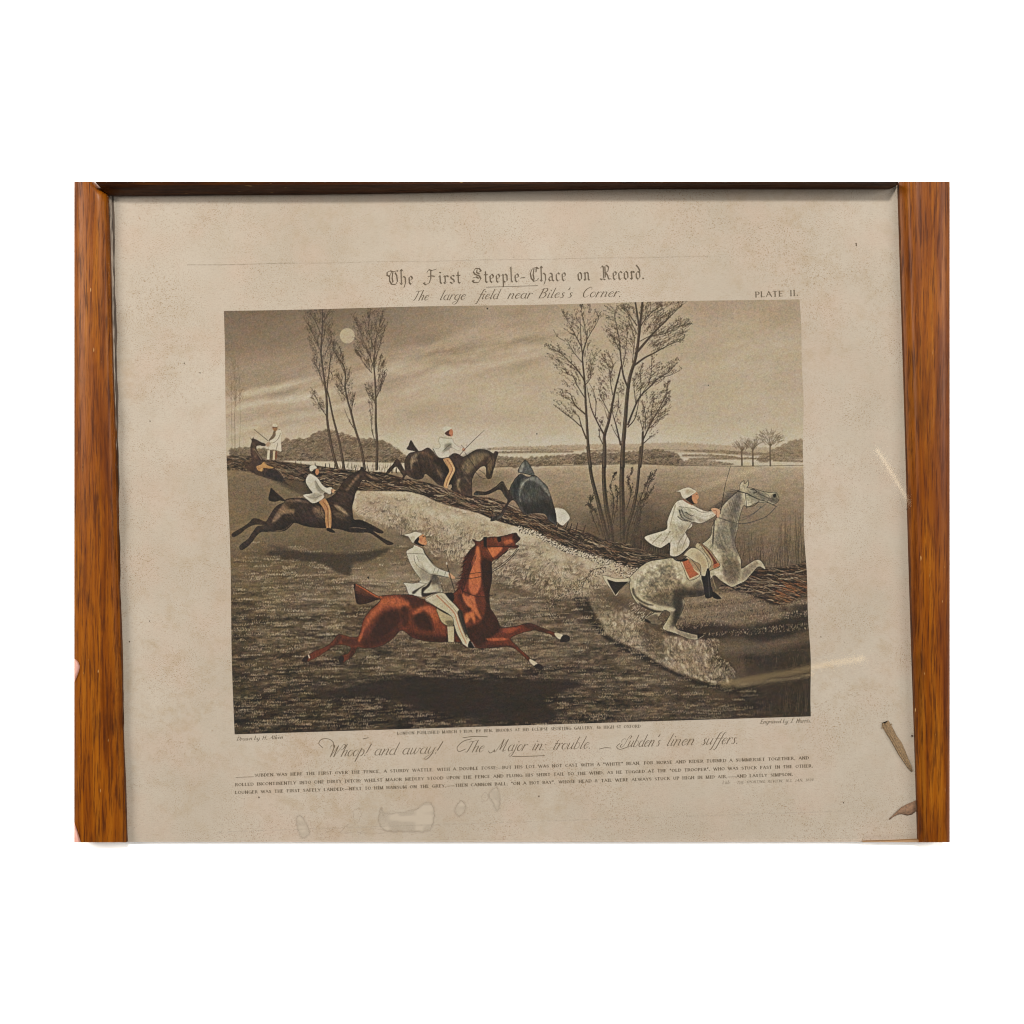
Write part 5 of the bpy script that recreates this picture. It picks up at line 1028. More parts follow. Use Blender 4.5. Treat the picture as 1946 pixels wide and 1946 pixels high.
# italic / copperplate hand: x-height 1, ascender 1.9, descender -.9; (advance, strokes)
def _o(cx=.42, w=.36):
    return arc(cx, .5, w, .5, 60, 420, 15)
HAND = {
    'a': (1.0, [arc(.42, .5, .36, .5, 50, 410, 14), [(.8, 1), (.76, .3), (.84, .02), (1.0, .12)]]),
    'b': (.95, [[(.22, 1.95), (.12, .3), (.2, .02), (.45, 0)], arc(.44, .5, .36, .5, 250, 480, 10)]),
    'd': (1.0, [arc(.42, .5, .36, .5, 50, 410, 14), [(.86, 1.95), (.78, .3), (.86, .02), (1.0, .1)]]),
    'e': (.82, [[(.12, .5), (.5, .58), (.72, .78), (.55, 1.0), (.28, .88), (.1, .45), (.3, .02), (.55, .04), (.8, .3)]]),
    'f': (.62, [[(.85, 1.75), (.7, 1.95), (.5, 1.7), (.34, .5), (.2, -.6), (.0, -.9), (-.18, -.75)], [(.12, .98), (.68, .98)]]),
    'g': (.95, [arc(.42, .5, .36, .5, 50, 410, 14), [(.82, 1), (.76, -.4), (.5, -.88), (.1, -.8), (.1, -.5), (.6, -.2), (.98, .15)]]),
    'h': (.98, [[(.24, 1.95), (.1, 0)], [(.14, .45), (.4, .9), (.66, .98), (.74, .75), (.68, .2), (.76, .02), (.95, .14)]]),
    'i': (.45, [[(.2, 1), (.14, .2), (.22, .02), (.42, .14)], [(.27, 1.5), (.28, 1.44)]]),
    'j': (.45, [[(.24, 1), (.16, -.4), (-.08, -.88), (-.38, -.75), (-.2, -.4), (.3, -.05)], [(.3, 1.5), (.31, 1.44)]]),
    'k': (.9, [[(.24, 1.95), (.1, 0)], [(.72, .95), (.4, .6), (.18, .48)], [(.32, .55), (.6, .06), (.88, .1)]]),
    'l': (.45, [[(.3, 1.95), (.14, .25), (.22, .02), (.44, .14)]]),
    'm': (1.4, [[(.14, 1), (.08, 0)], [(.12, .5), (.36, .92), (.56, .98), (.62, .7), (.56, 0)], [(.6, .5), (.86, .92), (1.06, .98), (1.12, .7), (1.06, .15), (1.16, .02), (1.34, .14)]]),
    'n': (.98, [[(.16, 1), (.08, 0)], [(.12, .45), (.4, .9), (.66, .98), (.74, .75), (.68, .2), (.76, .02), (.95, .14)]]),
    'o': (.84, [_o()]),
    'p': (.98, [[(.2, 1.25), (.02, -.9)], arc(.5, .5, .36, .5, 200, -100, 12)]),
    'r': (.68, [[(.16, 1), (.08, 0)], [(.12, .5), (.34, .9), (.52, 1.0), (.66, .9)]]),
    's': (.68, [[(.62, .82), (.45, 1.0), (.24, .85), (.34, .58), (.5, .38), (.44, .06), (.18, .0), (.04, .16)]]),
    't': (.52, [[(.3, 1.5), (.14, .25), (.22, .02), (.46, .14)], [(.02, .98), (.46, .98)]]),
    'u': (1.0, [[(.14, 1), (.1, .3), (.2, .02), (.46, .1), (.7, .5)], [(.78, 1), (.72, .25), (.8, .02), (.98, .14)]]),
    'v': (.85, [[(.08, .95), (.2, .95), (.3, .02), (.62, .4), (.74, .95), (.86, .9)]]),
    'w': (1.3, [[(.12, 1), (.12, .2), (.28, 0), (.5, .3), (.62, 1)], [(.62, 1), (.62, .2), (.78, 0), (1.02, .35), (1.1, .95), (1.26, .85)]]),
    'y': (.98, [[(.14, 1), (.1, .35), (.22, .05), (.46, .12), (.72, .55)], [(.82, 1), (.7, -.3), (.35, -.88), (.02, -.8), (.1, -.5), (.6, -.15), (.95, .12)]]),
    'T': (1.2, [[(.1, 1.6), (.3, 1.85), (.7, 1.75), (1.25, 1.95)], [(.72, 1.78), (.55, .4), (.35, .02), (.1, .12)]]),
    'B': (1.35, [[(.48, 1.85), (.28, 0)], [(.2, 1.6), (.5, 1.88), (1.0, 1.85), (1.12, 1.5), (.85, 1.1), (.5, 1.0)], [(.5, 1.0), (1.0, .95), (1.15, .5), (.85, .05), (.2, 0)]]),
    'C': (1.2, [[(1.2, 1.5), (1.15, 1.85), (.8, 1.9), (.4, 1.5), (.22, .8), (.4, .15), (.75, 0), (1.1, .35)]]),
    'W': (2.1, [[(-.25, 1.3), (-.3, 1.75), (.05, 1.95), (.35, 1.7), (.42, 1.0), (.42, .0)], [(.42, 0), (1.0, 1.75)], [(1.0, 1.75), (1.0, 0)], [(1.0, 0), (1.5, 1.2), (1.8, 1.95), (2.15, 1.8), (2.1, 1.3), (1.7, 1.1)]]),
    'M': (1.9, [[(-.35, .3), (-.3, .02), (0, .12), (.55, 1.9)], [(.55, 1.9), (.6, .3)], [(.6, .3), (1.3, 1.9)], [(1.3, 1.9), (1.2, .2), (1.35, .02), (1.65, .2)]]),
    'S': (1.3, [[(.15, .55), (.0, .2), (.25, 0), (.6, .25), (.75, .8), (.8, 1.4), (1.05, 1.85), (1.35, 1.75), (1.25, 1.4)], [(.0, .75), (-.2, 1.1), (.1, 1.4), (.5, 1.3)]]),
    'D': (1.4, [[(.5, 1.85), (.3, 0)], [(.1, 1.6), (.5, 1.88), (1.1, 1.75), (1.3, 1.0), (.95, .2), (.2, 0)]]),
    'H': (1.45, [[(.48, 1.85), (.28, 0)], [(1.3, 1.85), (1.1, 0)], [(.4, .95), (1.2, .95)]]),
    'A': (1.3, [[(.0, 0), (.95, 1.85)], [(.95, 1.85), (1.05, 0)], [(.4, .7), (1.05, .7)]]),
    'E': (1.2, [[(.5, 1.85), (.28, 0)], [(.5, 1.85), (1.2, 1.85)], [(.4, .98), (.95, .98)], [(.28, 0), (1.05, 0)]]),
    'J': (.9, [[(.8, 1.85), (.6, .4), (.35, 0), (.05, .2)], [(.5, 1.85), (1.05, 1.85)]]),
    'V': (1.2, [[(.2, 1.85), (.4, 0)], [(.4, 0), (1.2, 1.85)]]),
    'N': (1.4, [[(.25, 0), (.45, 1.85)], [(.45, 1.85), (1.05, 0)], [(1.05, 0), (1.3, 1.85)]]),
    '!': (.6, [[(.5, 1.9), (.3, .5)], [(.2, .08), (.22, .02)]]), '.': (.5, [[(.18, .06), (.2, .0)]]), ',': (.5, [[(.2, .08), (.1, -.25)]]),
    "'": (.35, [[(.3, 1.9), (.2, 1.55)]]), ':': (.5, [[(.2, .06), (.22, 0)], [(.3, .9), (.32, .84)]]), '-': (.8, [[(.1, .5), (.7, .5)]]), ' ': (.55, []),
}
# roman capitals: cap height 1
CAPS = {
    'A': (.95, [[(.05, 0), (.47, 1)], [(.47, 1), (.9, 0)], [(.22, .35), (.72, .35)]]), 'B': (.8, [[(.15, 0), (.15, 1)], [(.15, 1), (.55, .98), (.62, .75), (.5, .54), (.15, .53)], [(.15, .53), (.6, .5), (.72, .25), (.55, .02), (.15, 0)]]),
    'C': (.88, [arc(.48, .5, .38, .5, 45, 315, 12)]), 'D': (.92, [[(.15, 0), (.15, 1)], [(.15, 1), (.55, .98), (.82, .7), (.82, .3), (.55, .02), (.15, 0)]]),
    'E': (.76, [[(.15, 0), (.15, 1)], [(.15, 1), (.66, 1)], [(.15, .53), (.55, .53)], [(.15, 0), (.68, 0)]]), 'F': (.72, [[(.15, 0), (.15, 1)], [(.15, 1), (.66, 1)], [(.15, .53), (.55, .53)]]),
    'G': (.95, [arc(.48, .5, .38, .5, 45, 350, 13), [(.86, .42), (.86, 0)], [(.6, .42), (.9, .42)]]), 'H': (.95, [[(.15, 0), (.15, 1)], [(.8, 0), (.8, 1)], [(.15, .52), (.8, .52)]]),
    'I': (.42, [[(.2, 0), (.2, 1)]]), 'J': (.55, [[(.36, 1), (.36, .2), (.2, 0), (.02, .1)]]), 'K': (.9, [[(.15, 0), (.15, 1)], [(.75, 1), (.15, .42)], [(.35, .6), (.82, 0)]]),
    'L': (.74, [[(.15, 0), (.15, 1)], [(.15, 0), (.68, 0)]]), 'M': (1.15, [[(.13, 0), (.18, 1)], [(.18, 1), (.57, 0)], [(.57, 0), (.95, 1)], [(.95, 1), (1.0, 0)]]),
    'N': (.98, [[(.15, 0), (.15, 1)], [(.15, 1), (.82, 0)], [(.82, 0), (.82, 1)]]), 'O': (.98, [arc(.49, .5, .4, .5, 0, 360, 16)]), 'P': (.76, [[(.15, 0), (.15, 1)], [(.15, 1), (.55, .98), (.66, .73), (.55, .48), (.15, .46)]]),
    'Q': (.98, [arc(.49, .5, .4, .5, 0, 360, 16), [(.5, .2), (.9, -.12)]]), 'R': (.88, [[(.15, 0), (.15, 1)], [(.15, 1), (.55, .98), (.66, .75), (.55, .5), (.15, .48)], [(.4, .48), (.82, 0)]]),
    'S': (.7, [[(.58, .82), (.4, 1), (.16, .86), (.2, .62), (.5, .42), (.58, .18), (.36, 0), (.1, .16)]]), 'T': (.82, [[(.41, 0), (.41, 1)], [(.05, 1), (.77, 1)]]), 'U': (.94, [[(.15, 1), (.15, .25), (.45, 0), (.76, .2), (.78, 1)]]),
    'V': (.92, [[(.05, 1), (.46, 0)], [(.46, 0), (.86, 1)]]), 'W': (1.3, [[(.05, 1), (.4, 0)], [(.4, 0), (.66, 1)], [(.66, 1), (.98, 0)], [(.98, 0), (1.26, 1)]]), 'X': (.9, [[(.1, 1), (.8, 0)], [(.78, 1), (.08, 0)]]),
    'Y': (.88, [[(.05, 1), (.43, .48)], [(.82, 1), (.43, .48)], [(.43, .48), (.43, 0)]]), 'Z': (.8, [[(.1, 1), (.7, 1)], [(.7, 1), (.08, 0)], [(.08, 0), (.72, 0)]]),
    '1': (.5, [[(.25, 0), (.25, 1)], [(.08, .8), (.25, 1)]]), '8': (.7, [arc(.35, .74, .22, .25, 0, 360, 10), arc(.35, .25, .27, .26, 0, 360, 10)]), '3': (.68, [[(.1, .85), (.35, 1), (.55, .78), (.3, .54)], [(.3, .54), (.6, .3), (.35, 0), (.08, .15)]]),
    '9': (.7, [arc(.35, .7, .25, .29, 0, 360, 10), [(.6, .7), (.5, .2), (.25, 0)]]), '4': (.72, [[(.5, 0), (.5, 1)], [(.5, 1), (.05, .3)], [(.05, .3), (.68, .3)]]), '6': (.7, [arc(.35, .3, .26, .29, 0, 360, 10), [(.09, .3), (.25, .8), (.5, 1)]]),
    '.': (.35, [[(.14, .05), (.15, 0)]]), ',': (.35, [[(.15, .06), (.08, -.2)]]), ';': (.35, [[(.15, .06), (.08, -.2)], [(.15, .6), (.16, .55)]]), '"': (.5, [[(.15, 1.05), (.13, .8)], [(.32, 1.05), (.3, .8)]]), "'": (.3, [[(.15, 1.05), (.13, .8)]]),
    '-': (.6, [[(.05, .4), (.55, .4)]]), '_': (1.2, [[(0, .3), (1.2, .3)]]), '&': (1.0, [[(.9, .5), (.6, .05), (.3, 0), (.1, .25), (.5, .6), (.5, .95), (.3, .98), (.22, .75), (.85, 0)]]), ' ': (.75, []),
}
# blackletter: x-height 1, drawn with a broad nib
def _q(*p):
    return [(p[i], p[i + 1]) for i in range(0, len(p), 2)]
BLACK = {
    'h': (.92, [_q(.22, 1.85, .22, .12), _q(.08, 1.7, .22, 1.9, .36, 1.7), _q(.22, .8, .5, 1.02, .72, .82, .72, .1, .52, -.38), _q(.12, .18, .24, -.02, .36, .14)]),
    'e': (.66, [_q(.2, .85, .2, .2, .38, -.02, .62, .18), _q(.2, .82, .4, 1.02, .58, .82, .54, .62, .22, .44)]),
    'i': (.46, [_q(.08, .84, .22, 1.0, .26, .84, .26, .16, .4, .0), _q(.2, 1.42, .34, 1.36)]), 'r': (.6, [_q(.08, .84, .22, 1.0, .26, .84, .26, .14), _q(.12, .14, .26, -.02, .4, .14), _q(.28, .78, .42, 1.0, .6, .84)]),
    's': (.66, [_q(.56, .88, .4, 1.02, .18, .84, .24, .62, .5, .42, .54, .16, .34, -.02, .12, .14)]), 't': (.5, [_q(.24, 1.4, .24, .16, .38, -.02, .5, .12), _q(.06, .98, .46, .98)]),
    'p': (.86, [_q(.08, .84, .22, 1.0, .26, .84, .26, -.6), _q(.26, .8, .52, 1.02, .7, .8, .7, .2, .48, -.02, .28, .14)]), 'l': (.46, [_q(.12, 1.72, .26, 1.9, .26, .16, .4, .0)]),
    'a': (.82, [_q(.14, .86, .36, 1.02, .56, .84, .56, .14, .74, .0), _q(.54, .56, .24, .5, .14, .26, .28, .0, .54, .16)]), 'c': (.64, [_q(.56, .84, .4, 1.02, .18, .82, .18, .2, .36, -.02, .6, .16)]),
    'o': (.8, [_q(.18, .82, .18, .2, .4, -.02, .62, .2, .62, .8, .4, 1.02, .18, .82)]), 'n': (.9, [_q(.08, .84, .22, 1.0, .26, .84, .26, .14), _q(.12, .14, .26, -.02, .4, .14), _q(.28, .8, .5, 1.02, .68, .84, .68, .16, .82, .0)]),
    'd': (.82, [_q(.2, 1.75, .42, 1.5, .62, 1.1, .62, .2, .4, -.02, .18, .2, .18, .74, .38, .96, .6, .8)]),
    'T': (1.45, [_q(.0, 1.2, .05, 1.6, .4, 1.75, .8, 1.6, 1.2, 1.75, 1.35, 1.7), _q(.62, 1.62, .34, 1.2, .3, .5, .55, .05, 1.0, .0, 1.25, .35, 1.2, 1.1, 1.0, 1.5), _q(.72, 1.5, .62, .9, .7, .3), _q(.05, 1.2, .25, 1.05)]),
    'F': (1.35, [_q(.3, 1.45, .5, 1.78, .85, 1.66, 1.3, 1.86), _q(.72, 1.68, .68, .6, .5, .08, .15, -.12, -.08, .1), _q(.4, .92, .72, 1.0, 1.12, .94), _q(-.08, .1, .12, .22)]),
    'S': (1.35, [_q(1.15, 1.45, .95, 1.8, .5, 1.8, .25, 1.4, .45, 1.05, .95, .85, 1.1, .45, .8, .02, .35, .0, .1, .25), _q(.7, 1.65, .62, 1.3, .95, 1.1), _q(.2, .6, .55, .75, .85, .55), _q(.1, .25, .35, .3), _q(1.15, 1.45, .9, 1.35)]),
    'C': (1.25, [_q(1.2, 1.6, .95, 1.8, .5, 1.62, .22, 1.1, .3, .4, .65, .0, 1.05, .15, 1.2, .4), _q(.68, 1.6, .55, .9, .65, .25), _q(.95, 1.75, .9, 1.2), _q(.05, 1.3, .3, 1.5)]),
    'R': (1.4, [_q(.05, 1.5, .3, 1.78, .42, 1.5, .4, .2, .2, .0, .0, .15), _q(.4, 1.6, .8, 1.85, 1.1, 1.55, .95, 1.05, .5, .9), _q(.68, .92, .95, .5, 1.05, .08, 1.3, .1), _q(.62, 1.65, .62, .3), _q(.42, .1, .6, .0)]),
    '-': (.7, [_q(.08, .45, .6, .55)]), '.': (.4, [_q(.12, .1, .22, .0)]), ' ': (.6, []),
}

KT = 2.5
class Inker:
    """coverage canvas over a photo-pixel rectangle, with colour"""
    def __init__(self, x0, y0, x1, y1, k=KT):
        self.x0, self.y0, self.k = x0, y0, k
        self.h, self.w = int((y1 - y0) * k), int((x1 - x0) * k)
        self.m = np.zeros((self.h, self.w), np.float32)
        self.col = np.zeros((self.h, self.w, 3), np.float32)
    def seg(self, a, b, ra, rb, al=1.0):
        k = self.k
        ax, ay = (a[0] - self.x0) * k, (a[1] - self.y0) * k; bx, by = (b[0] - self.x0) * k, (b[1] - self.y0) * k
        ra *= k; rb *= k; e = max(ra, rb) + 1.2
        u0 = max(0, int(min(ax, bx) - e)); u1 = min(self.w, int(max(ax, bx) + e) + 2)
        v0 = max(0, int(min(ay, by) - e)); v1 = min(self.h, int(max(ay, by) + e) + 2)
        if u1 <= u0 or v1 <= v0:
            return
        xs = np.arange(u0, u1)[None, :] + .5; ys = np.arange(v0, v1)[:, None] + .5
        dx, dy = bx - ax, by - ay; L = dx * dx + dy * dy + 1e-6
        t = np.clip(((xs - ax) * dx + (ys - ay) * dy) / L, 0, 1)
        q = np.hypot(xs - ax - t * dx, ys - ay - t * dy); rr = ra + (rb - ra) * t
        c = np.clip(rr - q + .5, 0, 1) * np.minimum(1, rr * 2) * al
        s = self.m[v0:v1, u0:u1]; np.maximum(s, c, out=s)
    def line(self, pts, w, al=1.0):
        for a, b in zip(pts[:-1], pts[1:]):
            self.seg(a, b, w / 2, w / 2, al)
    def poly(self, pts, al=1.0):
        p = (np.asarray(pts, np.float32) - np.array([self.x0, self.y0], np.float32)) * self.k
        r = raster(p, (self.h, self.w), 2)
        if r is None:
            return
        y0, x0, m = r
        s = self.m[y0:y0 + m.shape[0], x0:x0 + m.shape[1]]; np.maximum(s, np.clip(m, 0, 1) * al, out=s)

def text_width(txt, font, gap):
    return sum(font[c][0] + gap for c in txt)

def write(ink, txt, font, p0, p1, xh, mode, wt, slant=0.0, gap=.08, al=1.0):
    """set txt on the baseline p0-p1, stretched to fit it; xh = height of one unit in photo pixels"""
    dx, dy = p1[0] - p0[0], p1[1] - p0[1]; Lb = math.hypot(dx, dy)
    ux, uy = dx / Lb, dy / Lb; nx, ny = uy, -ux
    sx = Lb / text_width(txt, font, gap); x = 0.0
    rg = np.random.default_rng(len(txt) * 7 + int(p0[1]))
    for ch in txt:
        adv, strokes = font[ch]
        worn = al * rg.uniform(.8, 1.0)
        for st in strokes:
            p = np.array(st, np.float32)
            if len(p) > 2 and mode != 'black':
                p = spline(p, False, 4)
            X = (x + p[:, 0]) * sx + slant * p[:, 1] * xh; Y = p[:, 1] * xh
            P = np.stack([p0[0] + X * ux + Y * nx, p0[1] + X * uy + Y * ny], -1)
            if mode == 'black':
                nib = np.array([math.cos(math.radians(-38)), math.sin(math.radians(-38))]) * wt * .5
                thin = np.array([-nib[1], nib[0]]) * .22
                for a, b in zip(P[:-1], P[1:]):
                    ink.poly([a - nib - thin, a + nib - thin, b + nib + thin, b - nib + thin] if (b - a) @ thin > 0 else [a - nib + thin, a + nib + thin, b + nib - thin, b - nib - thin], worn)
            else:
                n = len(P)
                for i in range(n - 1):
                    d = P[i + 1] - P[i]; dn = d / (np.hypot(*d) + 1e-6)
                    # a pointed pen: heavy on the way down, hair-fine on the way up
                    if mode == 'caps':
                        heavy = abs(float(dn[0] * nx + dn[1] * ny)); heavy = heavy if (dn[1] * dn[0] >= -.15) else heavy * .45
                        w = wt * (.42 + .58 * heavy ** 2)
                    else:
                        down = float(-(dn[0] * nx + dn[1] * ny))
                        w = wt * (.34 + .66 * max(0, down) ** 1.5)
                        if n <= 2 and abs(down) < .3: w = wt * .5
                    if n > 3:
                        w *= .72 + .28 * math.sin(math.pi * (i + .5) / (n - 1))
                    ink.seg(P[i], P[i + 1], w / 2, w / 2, worn)
                if mode == 'caps' and len(st) == 2 and abs(st[0][0] - st[1][0]) < .12 and abs(st[0][1] - st[1][1]) > .9:
                    for q in (P[0], P[-1]):
                        ink.seg((q[0] - ux * wt * .7, q[1] - uy * wt * .7), (q[0] + ux * wt * .7, q[1] + uy * wt * .7), wt * .17, wt * .17, worn)
        x += adv + gap
def lerp2(p, q, t):
    return (p[0] + (q[0] - p[0]) * t, p[1] + (q[1] - p[1]) * t)

def words_on(ink, words, base, font, xh, mode, wt, slant, gap=.08, al=1.0):
    """words: (text, x start, x end) on the straight baseline base = ((x,y),(x,y))"""
    (ax, ay), (bx, by) = base
    f = lambda x: ay + (by - ay) * (x - ax) / (bx - ax)
    for txt, x0, x1 in words:
        write(ink, txt, font, (x0, f(x0)), (x1, f(x1)), xh, mode, wt, slant, gap, al)

def make_lettering():
    """every printed line: (object name, label, inker, ink colour)"""
    out = []
    dark = (106, 90, 70)
    t = lambda v: 720 + v / 3.687
    k = Inker(728, 498, 1236, 556)
    base = ((742, 541), (1224, 530))
    words_on(k, [('The', t(58), t(243)), ('First', t(318), t(578)), ('Steeple-', t(648), t(1034)), ('Chace', t(1050), t(1316)), ('on', t(1388), t(1482)), ('Record.', t(1552), t(1868))], base, BLACK, 15.0, 'black', 2.9, 0, .06, .8)
    # fine hatch of the open capitals
    out.append(('title_lettering', 'blackletter title line printed above the picture', k, dark))
    k = Inker(920, 540, 1026, 549); k.line([(924, 545.8), (1021.6, 542.8)], 1.1, .6)
    out.append(('ruled_line', 'thin rule printed under the blackletter title', k, dark))
    k = Inker(770, 536, 1192, 582)
    base = ((781, 571), (1181, 563.5))
    words_on(k, [('The', t(232), t(345)), ('large', t(425), t(605)), ('field', t(690), t(838)), ('near', t(900), t(1070)), ("Biles's", t(1110), t(1355)), ('Corner.', t(1415), t(1705))], base, HAND, 9.6, 'hand', 1.9, .42, .1, .85)
    out.append(('subtitle_lettering', 'italic line printed just above the picture', k, dark))
    k = Inker(1430, 546, 1526, 570)
    words_on(k, [('PLATE', 1435, 1490), ('II.', 1501, 1519)], ((1435, 564.6), (1517, 561.4)), CAPS, 9.6, 'caps', 2.2, 0, .14, .75)
    out.append(('plate_number_lettering', 'small capitals reading PLATE II. at the upper right of the picture', k, (112, 96, 76)))
    k = Inker(440, 1392, 546, 1416)
    write(k, 'Drawn by H. Alken', HAND, (449, 1407.6), (538, 1403.6), 3.7, 'hand', 1.1, .3, .12, .85)
    out.append(('credit_lettering', 'tiny italic credit under the left corner of the picture', k, dark))
    k = Inker(1436, 1360, 1550, 1384)
    write(k, 'Engraved by J. Harris.', HAND, (1444, 1375), (1542, 1372.6), 3.9, 'hand', 1.15, .3, .12, .85)
    out.append(('credit_lettering', 'tiny italic credit under the right corner of the picture', k, dark))
    k = Inker(748, 1372, 1224, 1402)
    write(k, 'LONDON PUBLISHED MARCH 1 1839, BY BEN. BROOKS AT HIS ECLIPSE SPORTING GALLERY, 46 HIGH ST OXFORD', CAPS, (755, 1396), (1218, 1382.4), 4.9, 'caps', 1.15, 0, .16, .8)
    out.append(('publisher_lettering', 'tiny line of capitals with the publisher, directly under the picture', k, dark))
    k = Inker(600, 1384, 1412, 1462)
    base = ((615, 1438.6), (1402, 1413))
    words_on(k, [('Whoop!', 623, 698), ('and', 710, 752), ('away!', 763, 834), ('The', 882, 918), ('Major', 942, 999), ('in:', 1010, 1036), ('trouble.', 1050, 1124), ("Subden's", 1178, 1253), ('linen', 1266, 1318), ('suffers.', 1332, 1404)], base, HAND, 11.5, 'hand', 1.65, .48, .06, .85)
    for q in ([(613, 1421), (606, 1413), (611, 1405), (623, 1404), (633, 1410), (634, 1420)], [(884, 1424), (872, 1428), (869, 1420), (880, 1409), (896, 1404)], [(880, 1402), (900, 1399.5), (926, 1400)], [(940, 1426), (932, 1431), (928, 1427)],
              [(1178, 1413), (1172, 1419), (1178, 1424), (1192, 1420)], [(1139, 1423.5), (1150, 1421), (1161, 1421.5)], [(974, 1437.6), (1005, 1437.2), (1035, 1436)], [(690, 1404), (700, 1402)]):
        k.line([tuple(v) for v in spline(q, False, 6)], 1.0, .8)
    out.append(('caption_lettering', 'flowing copperplate caption line under the picture', k, (112, 92, 70)))
    body = (('SUBDEN WAS HERE THE FIRST OVER THE FENCE, A STURDY WATTLE, WITH A DOUBLE FOSSE;_BUT HIS LOT WAS NOT CAST WITH A "WHITE" BEAN, FOR HORSE AND RIDER TURNED A SUMMERSET TOGETHER, AND', (484, 1475.8), (1538, 1442.6), 'first of the three lines of tiny capitals below the caption'),
            ('ROLLED INCONTINENTLY INTO ONE DIRTY DITCH; WHILST MAJOR MEDLEY STOOD UPON THE FENCE AND FLUNG HIS SHIRT TAIL TO THE WIND, AS HE TUGGED AT THE "OLD TROOPER", WHO WAS STUCK FAST IN THE OTHER.', (447, 1493.8), (1546, 1457.8), 'second of the three lines of tiny capitals below the caption'),
            ('LOUNGER WAS THE FIRST SAFELY LANDED;_NEXT TO HIM HANSUM ON THE GREY,__THEN CANNON BALL, "ON A HOT BAY", WHOSE HEAD & TAIL WERE ALWAYS STUCK UP HIGH IN MID AIR,__AND LASTLY SIMPSON.', (447, 1508.6), (1508, 1474), 'last of the three lines of tiny capitals below the caption'))
    for i, (txt, p0, p1, lab) in enumerate(body):
        k = Inker(440, p1[1] - 10, 1552, p0[1] + 6)
        write(k, txt, CAPS, p0, p1, 5.0, 'caps', 1.4, 0, .16, .82)
        if i == 0:
            k.line([(448, 1477.4), (482, 1476.2)], .8, .6)
        out.append(('verse_lettering', lab, k, (108, 90, 68)))
    k = Inker(1364, 1476, 1556, 1498)
    write(k, 'Vide', HAND, (1372, 1490), (1388, 1489.6), 3.4, 'hand', .9, .3, .12, .6)
    write(k, 'THE SPORTING REVIEW, N.1. JAN. 1839', CAPS, (1400, 1489.2), (1546, 1484), 4.4, 'caps', 1.0, .3, .14, .7)
    out.append(('source_lettering', 'faint slanted line naming the source at the lower right', k, (124, 106, 84)))
    return out
# ---------------------------------------------------------------- helpers
COL = scene.collection
ALB = 0.42             # how the photographed tones become surface albedo

def at(px, py, z=0.0):
    """point at height z that stands at photograph pixel (px, py)"""
    f = SC * (CAM_H - z) / CAM_H
    return Vector(((px - CX) * f, (CY - py) * f, z))

def lin(c, k=ALB):
    c = np.asarray(c, np.float32) / 255.0
    return np.where(c <= 0.04045, c / 12.92, ((c + 0.055) / 1.055) ** 2.4) * k

def link(o, parent=None):
    COL.objects.link(o)
    if parent is not None:
        o.parent = parent
    return o

def mesh_obj(name, verts, faces, mat, parent=None, smooth=False):
    me = bpy.data.meshes.new(name)
    me.from_pydata([tuple(v) for v in verts], [], faces)
    bm = bmesh.new(); bm.from_mesh(me); bmesh.ops.recalc_face_normals(bm, faces=bm.faces); bm.to_mesh(me); bm.free()
    me.materials.append(mat)
    if smooth:
        me.shade_smooth()
    return link(bpy.data.objects.new(name, me), parent)

def tag(o, label, cat=None, kind=None, group=None):
    if label: o['label'] = label
    if cat: o['category'] = cat
    if kind: o['kind'] = kind
    if group: o['group'] = group
    return o

def new_mat(name):
    m = bpy.data.materials.new(name); m.use_nodes = True
    nt = m.node_tree
    return m, nt, nt.nodes['Principled BSDF'], nt.links

def node(nt, typ, **kw):
    n = nt.nodes.new(typ)
    for k, v in kw.items():
        setattr(n, k, v)
    return n

def ramp(nt, stops):
    r = node(nt, 'ShaderNodeValToRGB')
    e = r.color_ramp.elements
    while len(e) < len(stops):
        e.new(0.5)
    for i, (p, c) in enumerate(stops):
        e[i].position = p; e[i].color = (*c, 1)
    return r

def noise_tex(nt, vec, scale, detail=4, rough=.55, dist=0.0):
    n = node(nt, 'ShaderNodeTexNoise')
    n.inputs['Scale'].default_value = scale; n.inputs['Detail'].default_value = detail
    n.inputs['Roughness'].default_value = rough; n.inputs['Distortion'].default_value = dist
    nt.links.new(vec, n.inputs['Vector'])
    return n

def mapped(nt, scale, rot=(0, 0, 0)):
    t = node(nt, 'ShaderNodeTexCoord'); m = node(nt, 'ShaderNodeMapping')
    m.inputs['Scale'].default_value = scale; m.inputs['Rotation'].default_value = rot
    nt.links.new(t.outputs['Object'], m.inputs['Vector'])
    return m.outputs['Vector']

def mixc(nt, a, b, fac, mode='MIX'):
    m = node(nt, 'ShaderNodeMix', data_type='RGBA', blend_type=mode)
    for sock, v in ((m.inputs[6], a), (m.inputs[7], b), (m.inputs[0], fac)):
        if isinstance(v, (tuple, list)):
            sock.default_value = (*v, 1) if len(v) == 3 else v
        elif isinstance(v, (int, float)):
            sock.default_value = v
        else:
            nt.links.new(v, sock)
    return m.outputs[2]

def mrange(nt, v, a, b, c=0.0, d=1.0):
    m = node(nt, 'ShaderNodeMapRange'); nt.links.new(v, m.inputs[0])
    for i, x in zip((1, 2, 3, 4), (a, b, c, d)):
        m.inputs[i].default_value = x
    return m.outputs[0]

